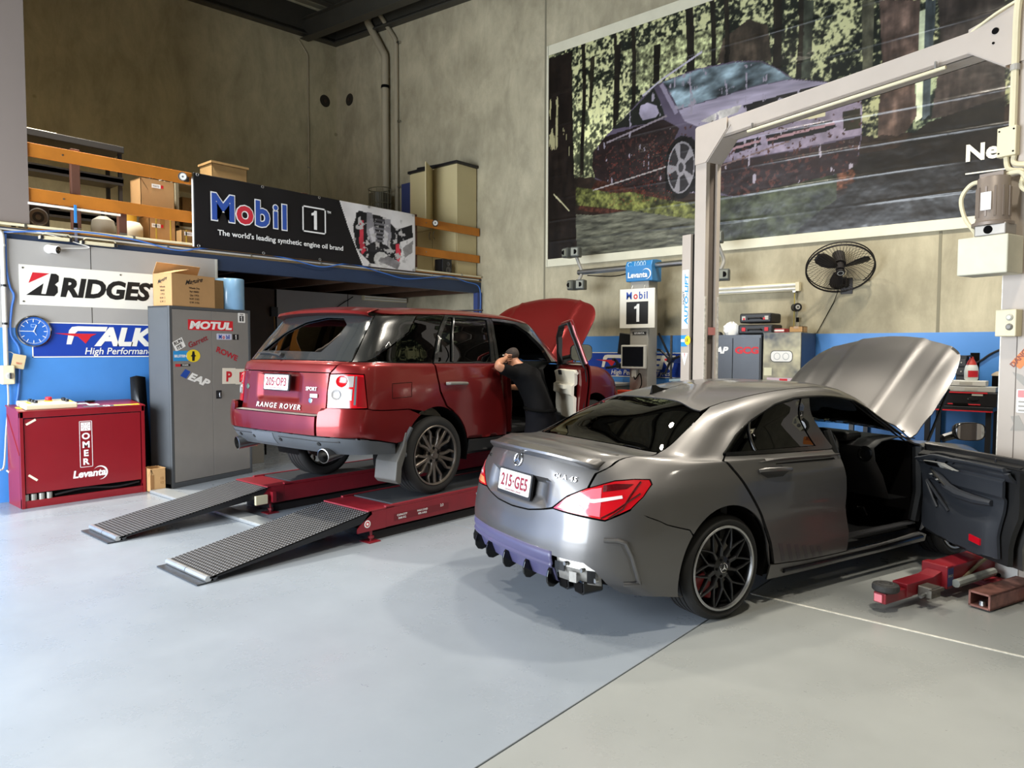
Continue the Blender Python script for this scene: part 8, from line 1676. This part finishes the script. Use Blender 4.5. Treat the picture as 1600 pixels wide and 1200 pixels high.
for a in (.3,2.4,4.4): MB().tube([(0,0,0),(.20*math.cos(a),-.03,.20*math.sin(a)),(.21*math.cos(a),-.10,.21*math.sin(a))],.018,6).obj('arm',M_black,t2)
MB().cyl((0,-.06,0),(0,.05,0),.04,n=12).obj('hub',M_black,t2); MB().b2((-.012,.0,-.3),(.012,.03,.35)).obj('spindle',mat('dirty_steel','#6b675f',.45,metal=.7),t2); MB().cyl((-.04,-.08,.0),(-.04,-.05,0),.016,n=10).obj('red_knob',M_txtr,t2); MB().box((-.12,.04,.2),(.025,.02,.42),rot=(0,-.5,0)).obj('stay',M_black,t2)
MB().b2((-.03,.03,-.05),(.03,.295,.02)).obj('wall_bracket',M_steel,t2)
t2=thing('wheel_clamp','black three-arm wheel clamp hanging left of the monitor','clamp',(-5.82,9.2,1.40))
for a in (.1,1.9,3.5): MB().tube([(0,0,0),(.18*math.cos(a),-.03,.09*math.sin(a)),(.19*math.cos(a),-.09,.1*math.sin(a))],.022,6).obj('arm',M_black,t2)
MB().cyl((0,-.06,0),(0,.05,0),.04,n=12).obj('hub',M_black,t2); MB().b2((-.03,.03,-.05),(.03,.345,.02)).obj('wall_bracket',M_steel,t2)
for k,(x,w,m,l) in enumerate(((-5.42,.30,mat('tool_orange','#c8452a',.4),'red tool case lying on the aligner shelf under the monitor'),(-5.05,.16,mat('hose_blue','#3c6fc0',.45),'blue folded cloth on the aligner shelf'))):
    t2=thing('tool_case' if k==0 else 'folded_cloth',l,'case' if k==0 else 'cloth',(x,8.82,.992)); box('body',m,t2,(0,0,.035),(w,.14,.07)); box('lid_line',M_dark,t2,(0,-.071,.04),(w*.9,.003,.006)); 
# low bench with yellow and blue front between the wagon and the aligner
t2=thing('parts_counter','low cream counter with pale top left of the alignment tower','counter',(-6.3,9.2,0)); MB().b2((-.5,-.25,0),(.55,.25,1.10)).obj('carcass',M_cream,t2,bevel=.006); MB().b2((-.53,-.28,1.10),(.58,.28,1.14)).obj('top',M_ltgrey,t2,bevel=.006)
for x in (-.24,.28): MB().b2((x-.25,-.262,.08),(x+.25,-.25,1.05)).obj('door',mat('counter_cream','#cdbf8e',.5),t2)
t2=thing('low_cabinet','dark cabinet with blue stickers behind the left post of the two-post lift','cabinet',(-4.65,9.25,0)); MB().b2((-.2,-.24,0),(.32,.28,1.20)).obj('carcass',mat('cab_darkblue','#26456b',.5),t2,bevel=.006); MB().b2((-.22,-.26,1.20),(.34,.28,1.23)).obj('top',mat('top_pale','#9fb7c4',.5),t2); MB().b2((-.18,-.252,.08),(.30,-.24,1.15)).obj('door',mat('cab_darkblue','#26456b',.5),t2)
# grey cabinet, silver cabinet
t2=thing('grey_cupboard','dark grey two-door cupboard with white and red lettering behind the grey sedan','cupboard',(-3.80,9.22,0)); M_cb=mat('cupboard_slate','#5b6068',.42,metal=.25,var=.06)
MB().b2((-.50,-.25,0),(.24,.30,1.84)).obj('carcass',M_cb,t2,bevel=.004)
for x0,x1 in ((-.49,-.135),(-.125,.23)): MB().b2((x0,-.268,.06),(x1,-.25,1.80)).obj('door',M_cb,t2,bevel=.003)
text('EAP',.085,M_txtw,t2,(-.31,-.27,1.60),BX,EZ,'door_lettering',.001,.05,shear=.25,sx=1.15); text('GCG',.085,M_txtr,t2,(.06,-.27,1.60),BX,EZ,'door_lettering',.001,.05,sx=1.25)
t2=thing('steel_locker','bare steel locker with scorched front next to the grey cupboard','locker',(-3.30,9.22,0)); M_sc=mat('scorched_steel','#c9bf9a',.4,metal=.25,col2='#3f4246',vscale=2.6,detail=3)
MB().b2((-.24,-.22,0),(.24,.30,1.86)).obj('carcass',mat('locker_side','#34435f',.5),t2,bevel=.004); MB().b2((-.235,-.24,.04),(.235,-.22,1.855)).obj('door',M_sc,t2,bevel=.003); MB().b2((-.24,-.24,1.855),(.24,.30,1.865)).obj('top_sheet',M_sc,t2)
flat('sticker_frame',rrect(.28,.145,.05),M_txtb,t2,(0,-.242,1.565),BX,EZ,.001); flat('sticker_white',rrect(.265,.13,.045),M_txtw,t2,(0,-.243,1.565),BX,EZ,.001); 
for x in (-.055,.055): flat('sticker_dial',ell(.042,.045,20),mat('sticker_grey','#b4b8bb',.5),t2,(x,-.244,1.565),BX,EZ,.001); flat('sticker_dial_inner',ell(.034,.037,20),M_txtw,t2,(x,-.245,1.565),BX,EZ,.001)
flat('paper_note',rrect(.10,.10,.004),mat('paper_cream','#d8d6b8',.6),t2,(-.17,-.242,1.37),BX,EZ,.001); flat('sticker_pink',rrect(.36,.05,.004),mat('sticker_pinkgrey','#c9b4c0',.5),t2,(0,-.242,1.27),BX,EZ,.001); flat('sticker_redmark',rrect(.1,.03,.004),M_txtr,t2,(.03,-.243,1.27),BX,EZ,.001); MB().cyl((.18,-.27,1.0),(.18,-.24,1.0),.018,n=10).obj('knob',M_steel,t2); flat('yellow_tape',rrect(.05,.12,.004),mat('tape_cream','#e3d6c0',.6),t2,(.242,.1,1.45),Vector((0,1,0)),EZ,.001)
for k,(z,w,l) in enumerate(((1.84,.46,'wide black tool case with red catches, lower of the two on the grey cupboard'),(1.985,.42,'black tool case lying on top of the wider case'))):
    t2=thing('tool_case',l,'case',(-3.66,9.18,z)); box('shell',M_black,t2,(0,0,.07),(w,.34,.125),bevel=.02); box('seam',mat('seam_grey','#33343a',.5),t2,(0,-.171,.07),(w*.96,.006,.01)); MB().tube([(-.09,-.17,.06),(-.08,-.20,.07),(.08,-.20,.07),(.09,-.17,.06)],.012,6).obj('handle',M_black,t2)
    for x in (-.15,.15): box('catch',M_txtr if k==0 else M_ltgrey,t2,(x,-.175,.07),(.05,.012,.05)); 
    if k: 
        for x in (-.165,.1): box('catch_red',M_txtr,t2,(x+.02,-.176,.06),(.03,.012,.03))
t2=thing('white_rag','crumpled white rag on the grey cupboard left of the tool cases','cloth',(-4.02,9.12,1.84)); mb=MB(); rows=[]
for k,(z,r) in enumerate(((0,.11),(.05,.12),(.10,.10),(.14,.06),(.165,.02))): rows.append([(r*math.cos(a)*(1+.25*math.sin(3*a+k*1.3)),r*.8*math.sin(a)*(1+.25*math.cos(4*a+k)),z+.02*math.sin(5*a+k)*(1 if k else 0)) for a in np.linspace(0,2*PI,24,endpoint=False)])
mb.grid(rows,closed_u=True); mb.f.append(tuple(range(96,120))); mb.obj('cloth',mat('rag_white','#d9d8d4',.85,bump=.4,bscale=18),t2,smooth=True)
t2=thing('black_glove','black cloth lying at the left end of the grey cupboard top','cloth',(-4.22,9.12,1.84)); MB().lathe([(0,.05),(.05,.045),(.07,.02),(.075,0)],n=14).obj('cloth',M_black,t2,smooth=True)
t2=thing('parts_box','flat red and white parts box on the steel locker','box',(-3.38,9.15,1.866)); box('carton',mat('box_red','#a63a3e',.5),t2,(0,0,.025),(.16,.18,.05)); box('white_band',M_white,t2,(0,-.0905,.025),(.15,.002,.02))
t2=carton('cardboard_box','small cardboard box on the steel locker under the hanging cord',(-3.16,9.15,1.866),-PI/2,.17,.16,.075,M_card)
# wall batten light, cord reel, fan
t2=thing('batten_light','twin-tube fluorescent batten on the back wall above the grey cupboard','lamp',(-3.87,YB-.004,2.47))
MB().b2((-.62,-.04,-.055),(.60,0,.055)).obj('body',M_cream,t2,bevel=.006)
for z in (-.025,.025): MB().cyl((-.58,-.058,z),(.55,-.058,z),.016,n=10).obj('tube',M_white,t2)
MB().b2((.55,-.08,-.06),(.60,-.04,.06)).obj('end_cap',M_cream,t2,bevel=.004); MB().b2((-.62,-.08,-.06),(-.57,-.04,.06)).obj('end_cap',M_cream,t2,bevel=.004)
t2=thing('cord_reel','small black reel on yellow cords hanging from the right end of the wall batten','reel',(-3.33,YB-.06,2.2)); MB().cyl((-.004,0,-.26),(-.004,0,.21),.007,n=6).obj('yellow_cord',mat('cord_yellow','#a9983f',.6),t2); MB().cyl((.035,-.0,-.26),(.035,-.0,-.05),.005,n=6).obj('grey_cord',M_ltgrey,t2); MB().lathe([(0,.06),(.05,.06),(.055,.05),(.05,.03),(.05,-.03),(.055,-.05),(0,-.05)],c=(.03,-.02,-.0),ax=(.6,-.8,0),n=20).obj('reel_drum',M_black,t2,smooth=True); MB().lathe([(.012,.062),(.026,.064),(.03,.06)],c=(.03,-.02,0),ax=(.6,-.8,0),n=16).obj('reel_ring',M_ltgrey,t2); MB().box((.04,0,-.16),(.03,.03,.06)).obj('hook',M_dark,t2); MB().b2((-.02,-.02,.20),(.01,.056,.22)).obj('hanger',M_steel,t2)
t2=thing('wall_fan','large black industrial wall fan tilted down on the back wall','fan',(-2.71,YB-.30,2.65)); M_fan=mat('fan_black','#241f1d',.5,metal=.2)
fe=bpy.data.objects.new('cage',None); COL.objects.link(fe); fe.parent=t2; fe.matrix_local=Matrix.Rotation(-.34,4,'Y')@Matrix.Rotation(PI/2+.92,4,'X')
R=.385
MB().tube([(R*math.cos(a),R*math.sin(a),.02) for a in np.linspace(0,2*PI,48,endpoint=False)],.011,8,closed=True).obj('cage_rim',M_fan,fe,smooth=True); MB().tube([(R*math.cos(a),R*math.sin(a),-.03) for a in np.linspace(0,2*PI,48,endpoint=False)],.008,8,closed=True).obj('cage_rim',M_fan,fe,smooth=True)
for k in range(60):
    a=2*PI*k/60; b=a+.35; MB().tube([(.07*math.cos(a),.07*math.sin(a),.085),(.2*math.cos((a+b)/2),.2*math.sin((a+b)/2),.085),(R*math.cos(b),R*math.sin(b),.02)],.0022,4).obj('front_wire',M_fan,fe)
for k in range(40):
    a=2*PI*k/40; MB().tube([(.07*math.cos(a),.07*math.sin(a),-.10),(.25*math.cos(a),.25*math.sin(a),-.10),(R*math.cos(a),R*math.sin(a),-.03)],.0022,4).obj('rear_wire',M_fan,fe)
MB().lathe([(0,.095),(.05,.093),(.055,.08)],n=20).obj('hub_badge',M_fan,fe); MB().lathe([(.028,.096),(.034,.098),(.038,.096)],n=20).obj('badge_ring',M_ltgrey,fe)
for k in range(3):
    a0=PI/2+.45+k*2*PI/3; rows=[]
    for r,w,tw in ((.05,.05,.55),(.12,.12,.5),(.22,.16,.42),(.30,.15,.36),(.345,.08,.34)):
        c=Vector((math.cos(a0)*r,math.sin(a0)*r,0)); tdir=Vector((-math.sin(a0),math.cos(a0),0)); rows.append([c+(tdir*math.cos(tw)+Vector((0,0,math.sin(tw))))*w*s for s in (-.5,-.2,.2,.5)])
    MB().grid(rows).obj('blade',M_fan,fe,solid=.004,smooth=True)
MB().cyl((0,0,-.24),(0,0,-.06),.075,n=20).obj('motor',M_fan,fe); MB().cyl((0,0,-.06),(0,0,.04),.05,n=20).obj('hub',M_fan,fe)
MB().tube([(0,.20,-.10),(.0,.25,-.2),(0,.295,-.2)],.025,8).obj('wall_arm',M_fan,t2); MB().b2((-.07,.285,-.30),(.07,.297,-.10)).obj('wall_plate',M_fan,t2)
tag(MB().tube([(-2.78,YB-.10,2.40),(-2.86,YB-.012,2.25),(-3.06,YB-.012,1.86)],.005,5).obj('fan_cord',M_dark),'thin black cord running down from the wall fan','cord')
# workbench behind the raised bonnet
t2=thing('workbench','black workbench with red edge behind the raised grey bonnet','bench',(-1.85,9.15,0)); MB().b2((-.62,-.3,1.0),(.80,.38,1.05)).obj('top',M_black,t2,bevel=.004); MB().b2((-.62,-.306,1.0),(.80,-.30,1.012)).obj('red_edge',M_txtr,t2)
for x in (-.58,.2,.76):
    for y in (-.26,.34): MB().b2((x-.025,y-.025,0),(x+.025,y+.025,1.0)).obj('leg',M_black,t2)
MB().b2((-.58,-.26,.30),(.76,.34,.33)).obj('lower_shelf',M_black,t2)
t2=thing('tool_chest','black tool chest with red trim on the workbench beside the bonnet','chest',(-1.30,9.12,1.05)); box('body',mat('chest_black','#1d1c1e',.4),t2,(0,0,.075),(.55,.4,.15),bevel=.008); box('red_trim',M_txtr,t2,(-.02,-.203,.145),(.42,.004,.015)); box('red_trim',M_txtr,t2,(-.02,-.203,.02),(.3,.004,.012)); flat('badge',ell(.05,.02,20),M_chrome,t2,(.06,-.202,.08),BX,EZ,.003); flat('badge_centre',ell(.04,.013,20),M_black,t2,(.06,-.205,.08),BX,EZ,.001); flat('badge',rrect(.1,.02,.003),M_ltgrey,t2,(.1,-.202,.125),BX,EZ,.001); box('grip',M_dark,t2,(-.05,-.21,.02),(.14,.02,.03))
for k,(z,x,w,m,l) in enumerate(((1.20,-1.29,.48,mat('case_white','#bdbdb8',.5),'long silver box lying lower on the black tool chest'),(1.262,-1.34,.40,mat('carton_white','#d9d8d2',.5),'long white box lying on top of the silver box'))):
    t2=thing('parts_box',l,'box',(x,9.1,z)); box('carton',m,t2,(0,0,.03),(w,.2,.055)); box('end_band',M_txtb if k else M_ltgrey,t2,(-w*.35,-.1005,.03),(.05,.002,.03)); box('label',M_ltgrey,t2,(.02,-.1005,.03),(.12,.002,.03))
t2=thing('spray_bottle','white spray bottle with red cap and red label on the white box','bottle',(-1.29,9.12,1.318)); MB().lathe([(0,0),(.055,0),(.065,.02),(.068,.10),(.06,.15),(.045,.18)],n=24).obj('bottle_body',mat('bottle_white','#d8dcd8',.4),t2,smooth=True); MB().lathe([(.05,.172),(.04,.20),(.02,.235),(.016,.26),(0,.262)],n=20).obj('cap',mat('cap_red','#b5362a',.4),t2,smooth=True); MB().lathe([(.0685,.04),(.0685,.11)],n=12,a0=3.6,a1=5.2).obj('label',M_txtr,t2); MB().tube([(0,0,.255),(-.01,-.04,.27),(-.03,-.08,.265)],.010,6).obj('trigger',M_black,t2)
t2=thing('parts_organiser','black upright parts organiser behind the bonnet edge','organiser',(-1.42,9.43,1.05)); box('frame',M_black,t2,(0,0,.27),(.10,.16,.54))
for k in range(5): box('drawer',mat('drawer_grey','#3a3a3d',.5),t2,(0,-.085,.06+.10*k),(.085,.012,.08)); MB().cyl((.0,-.10,.06+.10*k),(0,-.09,.06+.10*k),.008,n=8).obj('drawer_knob',M_ltgrey,t2)
box('dark_panel',M_dark,t2,(.10,.12,.27),(.09,.02,.60))
t2=thing('cream_bag','flat cream bag on a dark box at the right end of the workbench','bag',(-1.05,9.44,1.05)); box('dark_box',M_dark,t2,(0,0,.16),(.15,.25,.32)); MB().lathe([(0,.05),(.05,.045),(.09,.02),(.1,0)],c=(0,0,.32),n=16).obj('bag_body',mat('bag_cream','#a89a86',.7),t2,smooth=True)
tag(MB().tube(bez([(-1.34,YB-.02,1.48),(-1.25,YB-.02,1.54),(-1.15,YB-.02,1.62),(-.9,YB-.02,1.75)],6),.012,6).obj('wall_cable',M_black,smooth=True),'black cable sloping up the blue wall beside the spray bottle','cable')
# dark folding screen / tyre behind the sedan nose
t2=thing('spare_tyre','black tyre standing by the workbench behind the sedan mirror','tyre',(-1.72,8.55,.34)); e=bpy.data.objects.new('tyre_body',None); COL.objects.link(e); e.parent=t2; e.rotation_euler=(0,0,.6); tyre(e,.34,.21,.22,M_tyre)
# ------------------------------------------------------------------ mechanic leaning into the wagon
def skin(name, V, E, m, parent, sub=2, root=0, solid=0):
    """V: {key:(x,y,z,rx,ry)}; E: [(a,b)]"""
    K=list(V); ix={k:i for i,k in enumerate(K)}
    me=bpy.data.meshes.new(name); me.from_pydata([V[k][:3] for k in K],[(ix[a],ix[b]) for a,b in E],[]); me.update()
    bm=bmesh.new(); bm.from_mesh(me); ly=bm.verts.layers.skin.verify(); bm.verts.ensure_lookup_table()
    for i,k in enumerate(K):
        d=bm.verts[i][ly]; d.radius=V[k][3:5]; d.use_root=(i==root); d.use_loose=False
    bm.to_mesh(me); bm.free()
    o=bpy.data.objects.new(name,me); COL.objects.link(o); me.materials.append(m); o.parent=parent
    s=o.modifiers.new('skin','SKIN'); s.use_smooth_shade=True; s.branch_smoothing=.6
    b=o.modifiers.new('sub','SUBSURF'); b.levels=sub; b.render_levels=sub
    return o
def build_person():
    T=thing('person','person in black t-shirt and dark trousers leaning into the open door of the red wagon','person',(-4.58,5.80,0))
    SK=mat('skin','#b98468',.5,var=.06,vscale=12); HR=mat('short_hair','#3a302b',.8,bump=.5,bscale=150,var=.2,vscale=40); TS=mat('black_tshirt','#0d0d0f',.9,spec=.12,bump=.35,bscale=14); TR=mat('dark_trousers','#141418',.9,spec=.12,bump=.35,bscale=16,var=.1); SH=mat('black_boots','#131212',.5)
    B={'pelvis':(-.04,0,.97,.155,.185),'spine':(-.085,0,1.11,.135,.165),'chest':(-.185,0,1.27,.14,.185),'upchest':(-.27,0,1.385,.115,.16),'neck':(-.36,-.01,1.47,.055,.058),'skullbase':(-.405,-.015,1.53,.068,.07),'skull':(-.45,-.02,1.59,.088,.085),'crown':(-.475,-.025,1.645,.06,.06),'jaw':(-.49,-.015,1.50,.05,.048),'nose':(-.545,-.02,1.555,.016,.016),
       'lhip':(-.04,-.10,.86,.115,.115),'lknee':(-.09,-.12,.50,.075,.075),'lcalf':(-.06,-.125,.34,.058,.058),'lank':(-.02,-.135,.09,.04,.04),'lfoot':(-.13,-.15,.045,.04,.03),'ltoe':(-.22,-.155,.035,.035,.025),
       'rhip':(-.02,.10,.86,.115,.115),'rknee':(-.04,.13,.50,.075,.075),'rcalf':(.01,.135,.34,.058,.058),'rank':(.05,.14,.09,.04,.04),'rfoot':(-.06,.15,.045,.04,.03),'rtoe':(-.15,.155,.035,.035,.025),
       'lsh':(-.245,-.185,1.395,.062,.062),'larm':(-.255,-.31,1.43,.05,.05),'lelb':(-.27,-.435,1.475,.042,.044),'lfore':(-.325,-.33,1.515,.040,.042),'lwr':(-.375,-.215,1.54,.026,.03),'lpalm':(-.395,-.16,1.55,.016,.034),
       'rsh':(-.30,.185,1.40,.062,.062),'rarm':(-.40,.25,1.32,.05,.05),'relb':(-.50,.30,1.24,.042,.042),'rfore':(-.61,.29,1.22,.04,.04),'rwr':(-.73,.26,1.215,.027,.027),'rpalm':(-.79,.25,1.21,.018,.034)}
    E=[('pelvis','spine'),('spine','chest'),('chest','upchest'),('upchest','neck'),('neck','skullbase'),('skullbase','skull'),('skull','crown'),('skullbase','jaw'),('skull','nose'),
       ('pelvis','lhip'),('lhip','lknee'),('lknee','lcalf'),('lcalf','lank'),('lank','lfoot'),('lfoot','ltoe'),('pelvis','rhip'),('rhip','rknee'),('rknee','rcalf'),('rcalf','rank'),('rank','rfoot'),('rfoot','rtoe'),
       ('upchest','lsh'),('lsh','larm'),('larm','lelb'),('lelb','lfore'),('lfore','lwr'),('lwr','lpalm'),('upchest','rsh'),('rsh','rarm'),('rarm','relb'),('relb','rfore'),('rfore','rwr'),('rwr','rpalm')]
    for h,c,d,sp in (('l',Vector(B['lpalm'][:3]),Vector((-.25,.9,.1)).normalized(),Vector((.2,.0,1)).normalized()),('r',Vector(B['rpalm'][:3]),Vector((-1,-.1,-.05)).normalized(),Vector((0,1,0)))):
        nrm=d.cross(sp)
        for k,(o,l) in enumerate(((-.030,.062),(-.010,.075),(.011,.070),(.030,.055))):
            a=c+sp*o+d*.035; b_=a+d*l*.55+nrm*.008; e=b_+d*l*.35+nrm*.026
            for s,p,r in (('a',a,.0095),('b',b_,.0088),('c',e,.0078)): B[h+'f%d%s'%(k,s)]=(*p,r,r)
            E+= [(h+'palm',h+'f%da'%k),(h+'f%da'%k,h+'f%db'%k),(h+'f%db'%k,h+'f%dc'%k)]
        a=c-sp*.035+d*.0; b_=a+(d*.6-sp*.7)*.03; e=b_+(d*.9-sp*.2)*.03+nrm*.01
        for s,p,r in (('a',a,.012),('b',b_,.011),('c',e,.009)): B[h+'th'+s]=(*p,r,r)
        E+= [(h+'palm',h+'tha'),(h+'tha',h+'thb'),(h+'thb',h+'thc')]
    body=skin('body',B,E,SK,T)
    dg=bpy.context.evaluated_depsgraph_get(); bpy.context.view_layer.update()
    me=bpy.data.meshes.new_from_object(body.evaluated_get(bpy.context.evaluated_depsgraph_get())); body.modifiers.clear(); body.data=me
    if not me.materials: me.materials.append(SK)
    me.shade_smooth()
    co=[v.co.copy() for v in me.vertices]; no=[v.normal.copy() for v in me.vertices]; Q={k:Vector(B[k][:3]) for k in B}
    def seg(p,a,b):
        ab=Q[b]-Q[a]; t=max(0,min(1,(p-Q[a]).dot(ab)/ab.length_squared)); return ((Q[a]+ab*t)-p).length/(.5*(B[a][4]+B[b][4])), t
    bones=[e for e in E if e[0][1:3] not in ('f0','f1','f2','f3','th','pa')]
    reg=[]
    for p in co:
        best=min(((seg(p,a,b),(a,b)) for a,b in bones),key=lambda z:z[0][0]); (d,t),(a,b)=best; r=''
        if a in ('spine','chest','pelvis') and b in ('spine','chest','upchest'): r='s'
        if (a,b)==('upchest','neck') and t<.45: r='s'
        if b in ('lsh','rsh','larm','rarm') : r='s'
        if b in ('lelb','relb') and t<.45: r='s'
        if b in ('lhip','rhip','lknee','rknee','lcalf','rcalf') or (b in ('lank','rank') and t<.95): r='t'
        if r in ('s','') and b in ('spine',) and p.z<1.0: r='t'
        if b in ('lhip','rhip') and p.z>1.03: r='s'
        reg.append(r)
    def cloth(nm,c,off,m,wr):
        F=[tuple(f.vertices) for f in me.polygons if sum(reg[i]==c for i in f.vertices)>=2]
        used=sorted({i for f in F for i in f}); ix={i:k for k,i in enumerate(used)}
        vs=[co[i]+no[i]*(off+wr*(noise.noise(co[i]*14)+.6*math.sin(co[i].z*60+co[i].y*25)*noise.noise(co[i]*6))) for i in used]
        mb=MB(); mb.add(vs,[tuple(ix[i] for i in f) for f in F]); o=mb.obj(nm,m,T,smooth=True,recalc=False,sharp=180); q=o.modifiers.new('solid','SOLIDIFY'); q.thickness=.008; q.offset=1; u=o.modifiers.new('sub','SUBSURF'); u.levels=u.render_levels=1; return o
    cloth('t_shirt','s',.008,TS,.007); cloth('trousers','t',.010,TR,.007)
    for s in 'lr':
        a,b_,c=[Vector(B[s+k][:3]) for k in ('ank','foot','toe')]
        skin('boot',{'t':(*(a+Vector((0,0,.04))),.058,.058),'a':(*(a+Vector((0,0,-.03))),.055,.05),'f':(b_.x,b_.y,.048,.050,.046),'e':(c.x,c.y,.042,.048,.04)},[('t','a'),('a','f'),('f','e')],SH,T)
    skin('hair',{'n':(-.385,-.013,1.535,.058,.066),'s':(-.432,-.02,1.60,.090,.088),'c':(-.462,-.025,1.65,.066,.066)},[('n','s'),('s','c')],HR,T)
    mb=MB(); mb.tube([(-.055+.150*math.cos(a),.180*math.sin(a),1.025-.02*math.cos(a)) for a in np.linspace(0,2*PI,28,endpoint=False)],.017,6,closed=True); mb.obj('belt',mat('belt_black','#0a0a0a',.9,spec=.05),T,smooth=True)
    for s in (-1,1):
        c=Vector((-.435,-.02+s*.086,1.575)); MB().lathe([(0,.012),(.018,.012),(.026,.004),(.024,-.004),(0,-.006)],c=c,ax=(.25,s,0),n=14).obj('ear',SK,T,smooth=True)
        MB().lathe([(0,.011),(.008,.008),(.011,0),(.008,-.008),(0,-.011)],c=(-.525,-.02+s*.032,1.578),ax=(1,0,0),n=12).obj('eye',M_white,T,smooth=True)
    MB().tube([(-.535,-.045,1.505),(-.541,-.02,1.503),(-.535,.005,1.505)],.006,6).obj('mouth',mat('lips','#8a5148',.5),T)
    MB().lathe([(.055,0),(.062,.004),(.060,.016)],c=(-.345,-.006,1.445),ax=(-.55,0,.83),n=24).obj('shirt_collar',TS,T)
    return T
build_person()
